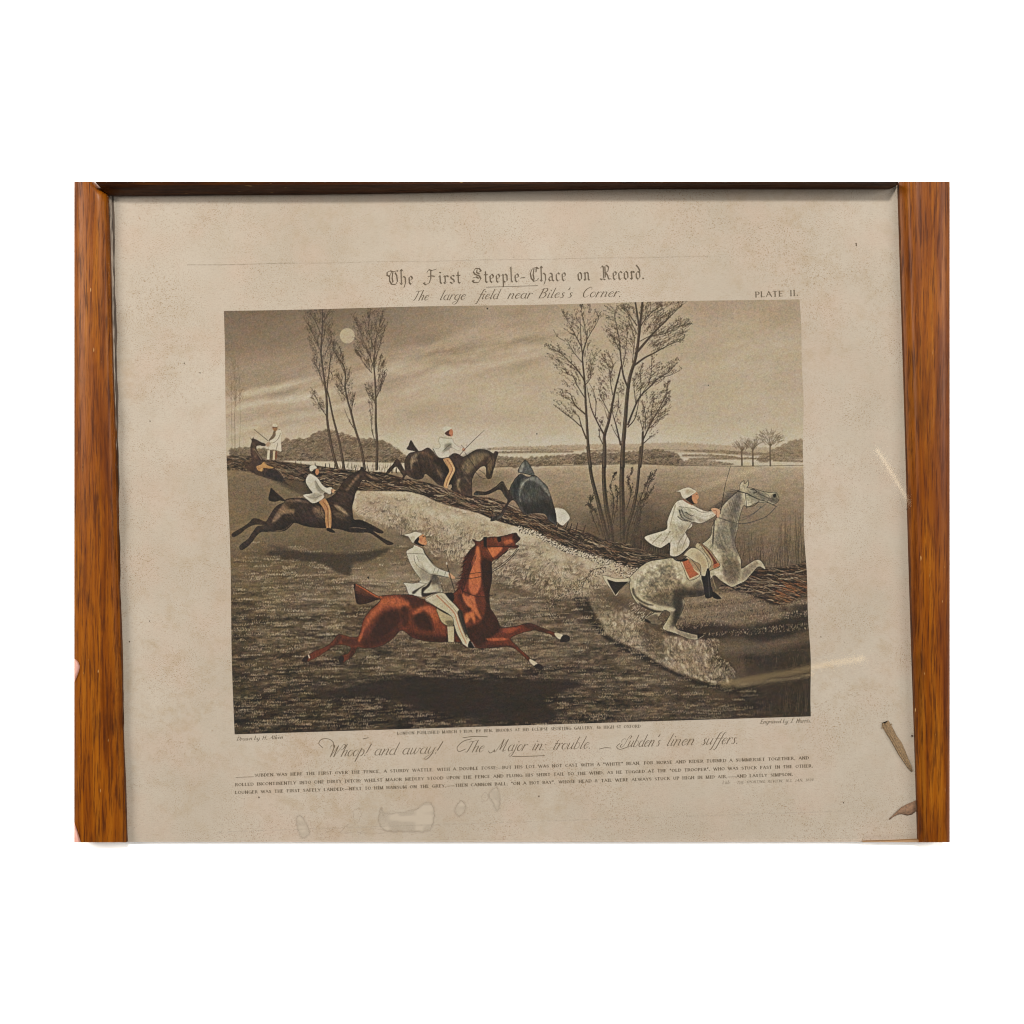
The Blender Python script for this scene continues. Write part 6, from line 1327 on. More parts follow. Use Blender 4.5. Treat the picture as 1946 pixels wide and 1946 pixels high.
# ---------------------------------------------------------------- materials
def mat_paper():
    m, nt, b, L = new_mat('aged_wove_paper')
    big = noise_tex(nt, mapped(nt, (1, 1, 1)), 7.0, 5, .6)
    c = mixc(nt, tuple(lin((196, 183, 168))), tuple(lin((211, 199, 186))), mrange(nt, big.outputs[0], .35, .65))
    pink = noise_tex(nt, mapped(nt, (1, 1, 1), (0, 0, 1.1)), 24.0, 4, .6)
    c = mixc(nt, c, tuple(lin((208, 186, 170))), mrange(nt, pink.outputs[0], .45, .68, 0, .6))
    mo = noise_tex(nt, mapped(nt, (1, 1, 1), (0, 0, .3)), 90.0, 5, .68); moc = noise_tex(nt, mapped(nt, (1, 1, 1), (0, 0, 2.0)), 6.0, 3, .55)
    mm = node(nt, 'ShaderNodeMath', operation='MULTIPLY'); L.new(mrange(nt, mo.outputs[0], .48, .66), mm.inputs[0]); L.new(mrange(nt, moc.outputs[0], .36, .62, .06, .42), mm.inputs[1])
    c = mixc(nt, c, tuple(lin((180, 156, 124))), mm.outputs[0])
    # foxing: clusters of tiny rust flecks
    fl = noise_tex(nt, mapped(nt, (1, 1, 1)), 1300.0, 2, .5)
    cl = noise_tex(nt, mapped(nt, (1, 1.4, 1)), 16.0, 4, .6)
    f1 = mrange(nt, fl.outputs[0], .56, .70); f2 = mrange(nt, cl.outputs[0], .38, .62, .18, .95)
    mu = node(nt, 'ShaderNodeMath', operation='MULTIPLY'); L.new(f1, mu.inputs[0]); L.new(f2, mu.inputs[1])
    c = mixc(nt, c, tuple(lin((150, 118, 84))), mu.outputs[0])
    fl2 = noise_tex(nt, mapped(nt, (1, 1, 1), (0, 0, .5)), 330.0, 2, .5)
    f3 = mrange(nt, fl2.outputs[0], .72, .80, 0, .4)
    c = mixc(nt, c, tuple(lin((150, 112, 82))), f3)
    # sideways fibre of the sheet
    fib = noise_tex(nt, mapped(nt, (260, 1900, 1)), 1.0, 3, .6)
    c = mixc(nt, c, tuple(lin((150, 134, 112))), mrange(nt, fib.outputs[0], .52, .75, 0, .34))
    gr = noise_tex(nt, mapped(nt, (1, 1, 1)), 1500.0, 2, .6)
    c = mixc(nt, c, tuple(lin((226, 212, 194))), mrange(nt, gr.outputs[0], .52, .75, 0, .35))
    L.new(c, b.inputs['Base Color'])
    b.inputs['Roughness'].default_value = .92; b.inputs['Specular IOR Level'].default_value = .15
    bp = node(nt, 'ShaderNodeBump'); bp.inputs['Strength'].default_value = .25; bp.inputs['Distance'].default_value = .0002
    L.new(fib.outputs[0], bp.inputs['Height']); L.new(bp.outputs[0], b.inputs['Normal'])
    return m

def mat_ink_picture():
    m, nt, b, L = new_mat('aquatint_ink')
    a = node(nt, 'ShaderNodeVertexColor', layer_name='ink')
    fib = noise_tex(nt, mapped(nt, (260, 1900, 1)), 1.0, 3, .6)
    c = mixc(nt, a.outputs[0], (.86, .84, .82), mrange(nt, fib.outputs[0], .52, .75, 0, .3), 'MULTIPLY')
    L.new(c, b.inputs['Base Color'])
    b.inputs['Roughness'].default_value = .88; b.inputs['Specular IOR Level'].default_value = .15
    return m

def mat_overprint(name, colour):
    """ink that lies on the sheet only where the plate left it"""
    m, nt, b, L = new_mat(name)
    a = node(nt, 'ShaderNodeVertexColor', layer_name='ink')
    b.inputs['Base Color'].default_value = (*lin(colour), 1); b.inputs['Roughness'].default_value = .9
    b.inputs['Specular IOR Level'].default_value = .1
    t = node(nt, 'ShaderNodeBsdfTransparent'); mx = node(nt, 'ShaderNodeMixShader')
    L.new(a.outputs[0], mx.inputs[0]); L.new(t.outputs[0], mx.inputs[1]); L.new(b.outputs[0], mx.inputs[2])
    L.new(mx.outputs[0], nt.nodes['Material Output'].inputs['Surface'])
    return m

def mat_wood(name, along='Y', dark=1.0):
    m, nt, b, L = new_mat(name)
    s = (190, 9.0, 90) if along == 'Y' else (9.0, 190, 90)
    g = noise_tex(nt, mapped(nt, s), 1.0, 6, .62, .6)
    fine = noise_tex(nt, mapped(nt, tuple(v * 4.5 for v in s)), 1.0, 4, .6)
    patch = noise_tex(nt, mapped(nt, (26, 6, 20) if along == 'Y' else (6, 26, 20)), 1.0, 4, .62, .5)
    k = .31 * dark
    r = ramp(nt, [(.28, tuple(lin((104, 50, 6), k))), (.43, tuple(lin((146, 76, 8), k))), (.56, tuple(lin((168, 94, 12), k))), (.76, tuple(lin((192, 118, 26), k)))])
    L.new(g.outputs[0], r.inputs[0])
    c = mixc(nt, r.outputs[0], tuple(lin((76, 32, 4), k)), mrange(nt, fine.outputs[0], .49, .64, 0, .8))
    c = mixc(nt, c, tuple(lin((112, 50, 8), k)), mrange(nt, patch.outputs[0], .50, .72, 0, .7))
    grime = noise_tex(nt, mapped(nt, (34, 9, 20) if along == 'Y' else (9, 34, 20), (0, 0, .05)), 1.0, 5, .7, .8)
    c = mixc(nt, c, tuple(lin((58, 26, 6), k)), mrange(nt, grime.outputs[0], .54, .72, 0, .5))
    # scuffs and dents where the varnish has gone
    sc = noise_tex(nt, mapped(nt, (420, 70, 300) if along == 'Y' else (70, 420, 300)), 1.0, 2, .5)
    c = mixc(nt, c, tuple(lin((214, 170, 110), .42)), mrange(nt, sc.outputs[0], .735, .77, 0, .8))
    L.new(c, b.inputs['Base Color'])
    L.new(mrange(nt, fine.outputs[0], .3, .7, .34, .52), b.inputs['Roughness'])
    b.inputs['Coat Weight'].default_value = .03; b.inputs['Coat Roughness'].default_value = .25; b.inputs['Specular IOR Level'].default_value = .07
    bp = node(nt, 'ShaderNodeBump'); bp.inputs['Strength'].default_value = .35; bp.inputs['Distance'].default_value = .0006
    L.new(fine.outputs[0], bp.inputs['Height']); L.new(bp.outputs[0], b.inputs['Normal'])
    return m

def mat_plain(name, colour, k=ALB, rough=.8, var=.25, scale=120.0, stretch=(1, 1, 1)):
    m, nt, b, L = new_mat(name)
    n = noise_tex(nt, mapped(nt, stretch), scale, 4, .6)
    lo = tuple(lin(colour, k) * (1 - var)); hi = tuple(lin(colour, k) * (1 + var))
    L.new(mixc(nt, lo, hi, mrange(nt, n.outputs[0], .3, .7)), b.inputs['Base Color'])
    b.inputs['Roughness'].default_value = rough
    return m

def mat_glass():
    m, nt, b, L = new_mat('picture_glass')
    nt.nodes.remove(b)
    t = node(nt, 'ShaderNodeBsdfTransparent'); t.inputs[0].default_value = (.985, .99, .985, 1)
    g = node(nt, 'ShaderNodeBsdfGlossy'); g.inputs['Roughness'].default_value = .035
    # slight waviness of old cylinder glass
    n = noise_tex(nt, mapped(nt, (1, 1, 1)), 9.0, 2, .5)
    bp = node(nt, 'ShaderNodeBump'); bp.inputs['Strength'].default_value = .2; bp.inputs['Distance'].default_value = .0012
    L.new(n.outputs[0], bp.inputs['Height']); L.new(bp.outputs[0], g.inputs['Normal'])
    f = node(nt, 'ShaderNodeFresnel'); ge = node(nt, 'ShaderNodeNewGeometry')
    L.new(mrange(nt, ge.outputs['Backfacing'], 0, 1, 1.5, 1 / 1.5), f.inputs[0])   # both faces reflect as glass to air
    mx = node(nt, 'ShaderNodeMixShader')
    L.new(f.outputs[0], mx.inputs[0]); L.new(t.outputs[0], mx.inputs[1]); L.new(g.outputs[0], mx.inputs[2])
    L.new(mx.outputs[0], nt.nodes['Material Output'].inputs['Surface'])
    return m

M_WOOD = mat_wood('varnished_fruitwood', 'Y')
M_WOOD_SHADED = mat_wood('varnished_fruitwood_shaded', 'X', .28)  # darker copy for the top rail; its shade is in the colour

# ---------------------------------------------------------------- white backdrop, added to fill the blank margin round the frame
def build_backdrop():
    m, nt, b, L = new_mat('plain_white')
    n = noise_tex(nt, mapped(nt, (1, 1, 1)), 40.0, 3, .5)
    L.new(mixc(nt, (.93, .93, .93), (.95, .95, .95), n.outputs[0]), b.inputs['Base Color'])
    b.inputs['Roughness'].default_value = .7; b.inputs['Specular IOR Level'].default_value = .2
    s = 3.0
    o = mesh_obj('white_backdrop', [(-s, -s, 0), (s, -s, 0), (s, s, 0), (-s, s, 0)], [(0, 1, 2, 3)], m)
    tag(o, None, None, 'structure')

Z_PAPER = 0.0052
Z_GLASS = 0.0082

def sheet_height(X, Y):
    """slow cockling of the old sheet, in metres (X, Y in photograph pixels)"""
    e = np.exp(-np.clip(X - 225, 0, 1e4) / 60.0)
    return 0.00075 * e * np.sin(Y / 34.0 + 1.6 * np.sin(Y / 131.0)) + 0.00032 * np.sin(X / 148.0 + .6 * np.sin(Y / 210.0)) + 0.00026 * np.sin(Y / 117.0 + 1.3 + .8 * np.sin(X / 190.0))

def sheet_points(X, Y, lift):
    """photo-pixel arrays to world points lying on the sheet"""
    z = Z_PAPER + sheet_height(X, Y) + lift
    f = SC * (CAM_H - z) / CAM_H
    return np.stack([(X - CX) * f, (CY - Y) * f, z], -1).astype(np.float32)

def grid_mesh(name, P, cells, colours, mat, parent):
    """mesh from selected cells (bool, ny x nx) of a node grid P (ny+1, nx+1, 3) with node colours"""
    ny, nx = cells.shape
    iy, ix = np.nonzero(cells)
    w = nx + 1
    a = iy * w + ix
    quads = np.stack([a + w, a + w + 1, a + 1, a], -1).ravel()
    used, inv = np.unique(quads, return_inverse=True)
    me = bpy.data.meshes.new(name)
    nv, nf = len(used), len(iy)
    me.vertices.add(nv); me.loops.add(nf * 4); me.polygons.add(nf)
    me.vertices.foreach_set('co', P.reshape(-1, 3)[used].ravel())
    me.loops.foreach_set('vertex_index', inv.astype(np.int32).ravel())
    me.polygons.foreach_set('loop_start', np.arange(0, nf * 4, 4, dtype=np.int32))
    me.polygons.foreach_set('loop_total', np.full(nf, 4, dtype=np.int32))
    me.update(calc_edges=True)
    at_ = me.color_attributes.new('ink', 'FLOAT_COLOR', 'POINT')
    c = np.ones((nv, 4), np.float32); c[:, :3] = colours.reshape(-1, 3)[used]
    at_.data.foreach_set('color', c.ravel())
    me.materials.append(mat)
    return link(bpy.data.objects.new(name, me), parent)

# ---------------------------------------------------------------- the print
def bilinear(img, fx, fy):
    h, w = img.shape[:2]
    x = np.clip(fx, 0, w - 1.001); y = np.clip(fy, 0, h - 1.001)
    ix = x.astype(int); iy = y.astype(int); u = (x - ix)[..., None]; v = (y - iy)[..., None]
    return (img[iy, ix] * (1 - u) + img[iy, ix + 1] * u) * (1 - v) + (img[iy + 1, ix] * (1 - u) + img[iy + 1, ix + 1] * u) * v

FIGURES = [
    (1, 'printed_horse', 'small dark horse with a tan saddle struggling by the far left fence in the print'),
    (2, 'printed_figure', 'man in a long white coat standing on the far left fence in the print'),
    (3, 'printed_horse', 'dark brown horse galloping at the left of the print'),
    (4, 'printed_rider', 'white-coated rider on the galloping dark brown horse in the print'),
    (5, 'printed_horse', 'dark horse clearing the fence in the middle of the print'),
    (6, 'printed_rider', 'white-coated rider with raised whip on the fence-clearing horse in the print'),
    (7, 'printed_horse', 'slate grey horse seen from behind plunging over the fence in the print'),
    (8, 'printed_cloth', 'white shirt tail showing beyond the slate grey horse in the print'),
    (9, 'printed_horse', 'dappled light grey horse rearing at the right of the print'),
    (10, 'printed_rider', 'white-coated rider in boots on the dappled grey horse in the print'),
    (11, 'printed_horse', 'chestnut bay horse galloping in the foreground of the print'),
    (12, 'printed_rider', 'white-coated rider on the chestnut bay horse in the print'),
    (13, 'printed_moon', 'pale full moon between the bare trees in the print'),
    (14, 'printed_fence', 'woven brushwood fence running across the print'),
]

def build_print():
    nx, ny = 150, 128
    u = np.linspace(0, 1, nx + 1); v = np.linspace(0, 1, ny + 1)
    ytop, ybot = 352.0, 1600.0
    Y = (ytop + (ybot - ytop) * v)[:, None] * np.ones((1, nx + 1))
    left = np.interp(Y[:, 0], [352, 430, 470, 640, 780, 1000, 1190, 1400, 1600], [216.5, 218.5, 217, 222, 224.5, 227, 231, 236, 240]) + .8 * np.sin(Y[:, 0] / 23.0) + .5 * np.sin(Y[:, 0] / 9.0)
    right = np.interp(Y[:, 0], [352, 1600], [1716, 1752])
    X = left[:, None] + (right - left)[:, None] * u[None, :]
    P = sheet_points(X, Y, 0.0)
    sheet = grid_mesh('antique_print', P, np.ones((ny, nx), bool), np.ones((ny + 1, nx + 1, 3), np.float32), mat_paper(), None)
    sheet.data.shade_smooth()
    tag(sheet, 'foxed cream sheet of an old steeplechase print inside the wooden frame', 'print')

    # the aquatint panel: ink lies on the sheet as a fine tessellation of tone
    NX, NY = 1150, 840
    u = np.linspace(0, 1, NX + 1)[None, :]; v = np.linspace(0, 1, NY + 1)[:, None]
    tl, tr, br, bl = (424.4, 590.8), (1519.2, 568.2), (1540.4, 1361.4), (445.4, 1395.6)
    X = (tl[0] * (1 - u) + tr[0] * u) * (1 - v) + (bl[0] * (1 - u) + br[0] * u) * v
    Y = (tl[1] * (1 - u) + tr[1] * u) * (1 - v) + (bl[1] * (1 - u) + br[1] * u) * v
    # the plate edge bows and wavers a little
    X = X + (u > .5) * (u - .5) * 2 * (2.2 * np.sin(v * 9.0) + 1.0 * np.sin(v * 31)) + (u < .5) * (.5 - u) * 2 * 1.2 * np.sin(v * 12 + 1)
    Y = Y + (v < .5) * (.5 - v) * 2 * .7 * np.sin(u * 14)
    fx, fy = (X - OX) * K - .5, (Y - OY) * K - .5
    C = lin(bilinear(IMG, fx, fy))
    lab = LAB[np.clip(fy[:-1, :-1] + .5, 0, HH - 1).astype(int), np.clip(fx[:-1, :-1] + .5, 0, WW - 1).astype(int)]
    P = sheet_points(X, Y, 0.00006)
    mi = mat_ink_picture()
    pic = grid_mesh('printed_picture', P, lab == 0, C, mi, sheet)
    tag(pic, 'hand coloured sepia aquatint of riders crossing a fence by moonlight')
    for i, name, label in FIGURES:
        if (lab == i).any():
            tag(grid_mesh(name, P, lab == i, C, mi, pic), label)

    # lettering and marks
    mats = {}
    def overprint(name, label, ink, colour, lift=0.00005):
        h, w = ink.m.shape
        cells = ink.m > .03
        if not cells.any():
            return
        m = np.zeros((h + 1, w + 1), np.float32)
        m[:h, :w] += ink.m; m[1:, :w] += ink.m; m[:h, 1:] += ink.m; m[1:, 1:] += ink.m
        m /= 4
        gx = ink.x0 + np.arange(w + 1)[None, :] / ink.k + np.zeros((h + 1, 1)); gy = ink.y0 + np.arange(h + 1)[:, None] / ink.k + np.zeros((1, w + 1))
        if colour not in mats:
            mats[colour] = mat_overprint('ink_%d_%d_%d' % colour, colour)
        near = cells.copy()
        near[1:] |= cells[:-1]; near[:-1] |= cells[1:]; near[:, 1:] |= near[:, :-1].copy(); near[:, :-1] |= near[:, 1:].copy()
        o = grid_mesh(name, sheet_points(gx, gy, lift), near, np.repeat(m[..., None], 3, -1), mats[colour], sheet)
        return tag(o, label)
    for name, label, ink, colour in make_lettering():
        overprint(name, label, ink, colour)
    # plate mark: the pressed edge of the copper
    k = Inker(350, 480, 1590, 510, 1.5)
    g = np.random.default_rng(4)
    xs = np.arange(356, 1584, 5.0)
    for a, b in zip(xs[:-1], xs[1:]):
        f = lambda x: 503.8 - (x - 356) * .0168 + .5 * math.sin(x / 31)
        s = g.uniform(.12, .5) * (.25 if a > 1350 else 1) * (1.4 if a < 560 else .8)
        k.seg((a, f(a)), (b, f(b)), .5, .5, min(.4, s * .6))
    overprint('plate_mark', 'faint pressed plate line across the upper margin', k, (120, 102, 76))
    k = Inker(410, 1536, 1610, 1590, 1.5)
    xs = np.arange(416, 1604, 6.0)
    for a, b in zip(xs[:-1], xs[1:]):
        f = lambda x: 1581 - (x - 416) * .0335
        k.seg((a, f(a)), (b, f(b)), .6, .6, g.uniform(.05, .4))
    overprint('plate_mark', 'faint pale plate line across the lower margin', k, (226, 214, 198))
    # water stains in the lower margin: pale tide areas with brown rims
    w8 = crop(680, 1170, 2.9723); w7 = crop(130, 1170, 2.9723)
    areas = [w8(130, 1085, 150, 1115, 250, 1112, 330, 1092, 372, 1060, 410, 1058, 432, 1112, 420, 1182, 398, 1215, 300, 1220, 200, 1218, 140, 1205, 118, 1150),
             w8(552, 1085, 580, 1045, 608, 1070, 600, 1112, 570, 1132, 550, 1112), w8(748, 995, 784, 972, 803, 1022, 798, 1085, 782, 1102, 762, 1052, 742, 1022),
             w7(1288, 1142, 1312, 1130, 1342, 1170, 1362, 1222, 1340, 1252, 1312, 1250, 1292, 1190)]
    rims = areas + [w8(700, 1020, 722, 1000, 740, 1030, 716, 1046), w7(1610, 1110, 1642, 1088, 1652, 1132, 1622, 1172)]
    pale = Inker(540, 1485, 960, 1600, 1.5); rim = Inker(540, 1485, 960, 1600, 2.0)
    def wob(q, closed=True):
        s = spline(q, closed, 10)
        return [(x + .9 * math.sin(i * 1.7 + x) + g.normal(0, .35), y + .8 * math.cos(i * 1.3 + y) + g.normal(0, .35)) for i, (x, y) in enumerate(s)]
    for i, q in enumerate(areas):
        pale.poly(wob(q), .8)
    pale.m = gblur(pale.m, 2.6) * (.55 + .45 * np.clip(vnoise(16, 10, 5, 0, *np.meshgrid(np.arange(pale.w) / 1.5, np.arange(pale.h) / 1.5)) + .6, 0, 1))
    for q in rims:
        s = wob(q); s.append(s[0])
        for a, b in zip(s[:-1], s[1:]):
            rim.seg(a, b, .5, .5, g.uniform(.02, .22))
    for q in (w7(1450, 1226, 1480, 1215, 1560, 1190, 1580, 1180, 1540, 1225, 1640, 1222, 1740, 1232, 1840, 1210, 1930, 1226), w8(0, 1225, 60, 1208, 110, 1204, 200, 1222, 300, 1216, 400, 1214), w7(1750, 1150, 1770, 1085, 1776, 1120, 1792, 1160, 1760, 1182)):
        s = wob(q, False)
        for a, b in zip(s[:-1], s[1:]):
            rim.seg(a, b, .45, .45, g.uniform(.03, .26))
    overprint('water_stain', 'pale dried water stains in the lower margin', pale, (223, 208, 191))['kind'] = 'stuff'
    overprint('stain_rim', 'thin brown tide lines round the water stains', rim, (150, 114, 76), 0.00009)
    # odd dark specks
    k = Inker(230, 360, 1730, 1590, 2.0)
    for x, y, r in ((1627, 463, 1.3), (1627.5, 466, 1.0), (246, 1219, 1.1), (492, 1515, 1.3), (1603, 1525, 1.0), (1024, 1513, 1.2), (1488, 1200, .7), (285, 800, .9), (284, 1180, .8), (350, 690, 1.0), (380, 708, 1.0), (1560, 1210, .8)):
        k.seg((x, y), (x + .3, y + 1.2), r, r * .7, .8)
    for i in range(650):
        x, y = g.uniform(240, 1715), g.uniform(395, 1590)
        if 424 < x < 1540 and 575 < y < 1392: continue
        k.seg((x, y), (x + g.uniform(-1, 1), y + g.uniform(-.6, .6)), g.uniform(.25, .7), .3, g.uniform(.15, .5))
    overprint('speck', 'scattered dark specks and flyspots on the sheet', k, (96, 72, 50), 0.00012)['kind'] = 'stuff'
    return sheet

# ---------------------------------------------------------------- the frame
def loft(name, stations, mat, parent, smooth=True, cap=True):
    """stations: list of equal-length point rings, closed section"""
    n = len(stations[0]); verts = [p for s in stations for p in s]; faces = []
    for i in range(len(stations) - 1):
        for j in range(n):
            a = i * n + j; b = i * n + (j + 1) % n
            faces.append((a, b, b + n, a + n))
    if cap:
        faces.append(tuple(range(n - 1, -1, -1))); faces.append(tuple(range((len(stations) - 1) * n, len(stations) * n)))
    o = mesh_obj(name, verts, faces, mat, parent, False)
    if smooth:
        for p in o.data.polygons:
            p.use_smooth = len(p.vertices) == 4
        mod_edges(o)
    return o

def mod_edges(o, deg=38):
    o.data.set_sharp_from_angle(angle=math.radians(deg))

def rail_section(y, xo, xi, outward, crest=0.0165, edge=.0128, lip=.0105, wall=None):
    """ring of a cushion moulding at photo row y: outer edge column xo, inner edge column xi"""
    pts = [(xo, y, .0004), (xo, y, edge * .55), (xo, y, edge)]
    prof = [(.08, .62), (.18, .86), (.32, .97), (.46, 1.0), (.62, .98), (.76, .88), (.88, .62), (.95, .34), (1.0, .0)]
    for t, h in prof:
        z = edge + (crest - edge) * h if t < .4 else lip + (crest - lip) * h
        pts.append((xo + (xi - xo) * t, y, z))
    w = wall if wall is not None else 0.0
    pts.append((xi + w * outward, y, .0086)); pts.append((xi + w * outward, y, .0006))
    ring = [at(*p) for p in pts]
    ring[-1] = Vector((ring[-2].x, ring[-2].y, .0006)); ring[0] = Vector((ring[2].x, ring[2].y, .0004)); ring[1] = Vector((ring[2].x, ring[2].y, edge * .55))
    return ring

def build_frame():
    fr = bpy.data.objects.new('picture_frame', None); link(fr)
    tag(fr, 'old varnished golden brown wooden picture frame with glass', 'picture frame')
    # left rail, its top end cut on the mitre
    st = []
    for y in [345.2, 352, 360, 366, 371] + list(np.linspace(385, 1600.6, 46)):
        xi = float(np.interp(y, [345.2, 352, 360, 371, 777, 1185, 1600], [179, 186, 195, 205, 216.5, 228, 240]))
        st.append(rail_section(y, 141, xi + .5 * math.sin(y / 61), 1))
    left = loft('side_rail', st, M_WOOD, fr)
    # right rail: a taller inner face, seen as the dark band
    st = []
    for y in [345.2] + list(np.linspace(360, 1600.6, 46)):
        xb = float(np.interp(y, [345, 740, 1190, 1600], [1717, 1729, 1741, 1754])); xw = float(np.interp(y, [345, 1600], [1708.5, 1746]))
        st.append(rail_section(y, 1805, xb, -1, wall=xb - xw))
    right = loft('side_rail', st, M_WOOD, fr)
    # top rail: only its inner slope shows
    st = []
    for x in list(np.linspace(206, 1707, 40)):
        yi = float(np.interp(x, [206, 700, 1200, 1707], [370.5, 366, 357.5, 350]))
        o = [at(x, 345.2, .0235), at(x, 345.2 + (yi - 345.2) * .25, .0225), at(x, 345.2 + (yi - 345.2) * .55, .0180), at(x, 345.2 + (yi - 345.2) * .85, .0125), at(x, yi, .0100), at(x, yi, .0086)]
        if x < 207:
            st.append([at(179.5, 345.2, .0225), at(184, 349.5, .0210), at(192, 357.5, .0170), at(201, 367, .0120), at(205.6, 370.5, .0100), at(205.6, 370.5, .0086)])
        else:
            st.append(o)
    rings = []
    for s in st:
        rings.append([Vector((s[0].x, s[0].y, .0004))] + s + [Vector((s[-1].x, s[-1].y, .0006))])
    loft('top_rail', rings, M_WOOD_SHADED, fr)
    # bottom rail: the sliver of its inner edge, lit tone painted into the colour
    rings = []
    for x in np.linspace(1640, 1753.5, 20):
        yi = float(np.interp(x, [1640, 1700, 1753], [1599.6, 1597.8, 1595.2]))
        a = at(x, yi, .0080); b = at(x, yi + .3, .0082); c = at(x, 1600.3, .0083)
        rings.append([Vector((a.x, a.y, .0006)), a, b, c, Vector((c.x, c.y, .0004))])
    loft('bottom_rail', rings, mat_plain('lit_rail_edge', (188, 142, 94), .34, .6, .2, 1.0, (60, 900, 60)), fr)
    # backing board (a dirty strip of it shows left of the sheet)
    mb = mat_plain('grimy_backing_board', (120, 100, 86), .34, .9, .5, 1.0, (900, 60, 60))
    v = []
    for z in (.0008, .0040):
        v += [at(190, 352, z), at(1738, 348, z), at(1762, 1599.6, z), at(225, 1599.6, z)]
    mesh_obj('backing_board', v, [(0, 1, 2, 3), (7, 6, 5, 4), (0, 4, 5, 1), (1, 5, 6, 2), (2, 6, 7, 3), (3, 7, 4, 0)], mb, fr)
    # thin paper tape and rust on the rebate edge
    mt = mat_plain('rebate_tape', (168, 152, 138), .40, .95, .7, 1.0, (600, 90, 60))
    rings = []
    for y in np.linspace(372, 1150, 60):
        x0 = float(np.interp(y, [371, 777, 1185], [205.5, 216.8, 228])); wd = float(np.interp(y, [372, 470, 650, 900, 1150], [6.5, 6.5, 4.5, 2.2, .6])) + .6 * math.sin(y / 7.0)
        p, q = at(x0 - 3, y, .0062), at(x0 + max(.3, wd), y, .0060)
        rings.append([p, q, Vector((q.x, q.y, .0056)), Vector((p.x, p.y, .0056))])
    loft('rebate_tape', rings, mt, fr, False)
    # the pane
    gz0, gz1 = Z_GLASS, Z_GLASS + .0016
    v = []
    for z in (gz0, gz1):
        v += [at(196, 353, z), at(1722, 346.5, z), at(1758, 1594.0, z), at(232, 1599.4, z)]
    mesh_obj('glass_pane', v, [(0, 1, 2, 3), (7, 6, 5, 4), (0, 4, 5, 1), (1, 5, 6, 2), (2, 6, 7, 3), (3, 7, 4, 0)], mat_glass(), fr)
    return fr

# ---------------------------------------------------------------- debris under the glass
def build_debris():
    m = mat_plain('split_dry_wood', (156, 126, 90), .40, .9, .5, 1.0, (900, 900, 400))
    # splinter: ridged, tapering sliver with a frayed head
    axis = [(1682, 1375), (1690, 1388), (1698, 1402), (1706, 1416), (1714, 1432), (1722, 1446), (1729, 1458), (1733.5, 1466)]
    half = [7.2, 8.2, 7.6, 7.4, 6.6, 5.4, 4.0, 1.2]
    g = np.random.default_rng(15); rings = []
    for i, ((x, y), h) in enumerate(zip(axis, half)):
        nxv, nyv = .862, -.507
        ring = []
        n = 9
        for j in range(n):
            t = -1 + 2 * j / (n - 1)
            z = Z_PAPER + .0003 + .0013 * (1 - t * t) ** .5 + (.00035 if j % 2 else -.0001) * (1 if 0 < j < n - 1 else 0)
            o = t * h + g.uniform(-.5, .5) + (1.5 if (i in (3, 4) and j == n - 1) else 0)
            ring.append(at(x + nxv * o, y + nyv * o + (g.uniform(-4, 3) if i == 0 else 0), z))
        for j in range(n - 1, -1, -1):
            p = ring[j]; ring.append(Vector((p.x, p.y, Z_PAPER + .00035)))
        rings.append(ring)
    sp = loft('wood_splinter', rings, m, None, False)
    for (a, b) in (((1690, 1380), (1694.5, 1375)), ((1678, 1378), (1675.5, 1384))):
        d = [at(a[0], a[1], Z_PAPER + .0012), at(a[0] + 2, a[1] + 2, Z_PAPER + .0012), at(b[0] + 1, b[1] + 1, Z_PAPER + .0009), at(b[0], b[1], Z_PAPER + .0009)]
        e = [v + Vector((0, 0, -.0005)) for v in d]
        mesh_obj('frayed_fibre', d + e, [(0, 1, 2, 3), (7, 6, 5, 4), (0, 4, 5, 1), (1, 5, 6, 2), (2, 6, 7, 3), (3, 7, 4, 0)], m, sp)
    tag(sp, 'grey brown wood splinter lying on the print near its right edge', 'splinter')
    # curled dry scrap in the corner
    m2 = mat_plain('dry_leaf_skin', (150, 112, 84), .40, .85, .45, 500.0)
    top = [(1689, 1556.5), (1698, 1548), (1705, 1541), (1712, 1534.5), (1722, 1529), (1732, 1524.5), (1741, 1520.5)]
    bot = [(1690, 1558), (1700, 1551), (1707, 1548), (1714, 1547), (1724, 1550), (1733, 1548), (1742, 1541)]
    V = []; n = 7
    for i, (a, b) in enumerate(zip(top, bot)):
        for j in range(n):
            t = j / (n - 1)
            z = Z_PAPER + .0005 + .0014 * math.sin(math.pi * t) * min(1, i / 2.5) + (.0004 if i in (2, 3) and j == 3 else 0)
            V.append(at(a[0] + (b[0] - a[0]) * t, a[1] + (b[1] - a[1]) * t, z))
    Fc = [(i * n + j, i * n + j + 1, (i + 1) * n + j + 1, (i + 1) * n + j) for i in range(len(top) - 1) for j in range(n - 1)]
    lf = mesh_obj('dry_leaf', V, Fc, m2, None, True)
    md = lf.modifiers.new('thickness', 'SOLIDIFY'); md.thickness = .0003
    tag(lf, 'curled pinkish brown dry leaf scrap at the lower right corner under the glass', 'leaf')
    m3 = mat_plain('dark_crumb', (90, 66, 52), .4, .9, .3, 400.0)
    bm = bmesh.new(); bmesh.ops.create_icosphere(bm, subdivisions=2, radius=.0008)
    for v in bm.verts:
        v.co *= 1 + .25 * math.sin(v.co.x * 9000 + v.co.y * 7000); v.co.z *= .7
    me = bpy.data.meshes.new('crumb'); bm.to_mesh(me); bm.free(); me.materials.append(m3)
    for (x, y), lab in (((1733.5, 1398.5), 'tiny dark crumb beside the right rail level with the splinter'), ((1725.5, 967), 'tiny dark crumb at the right rail beside the middle of the print')):
        o = link(bpy.data.objects.new('crumb', me)); o.location = at(x, y, Z_PAPER + .0009)
        tag(o, lab, 'crumb', None, 'crumbs under the glass')

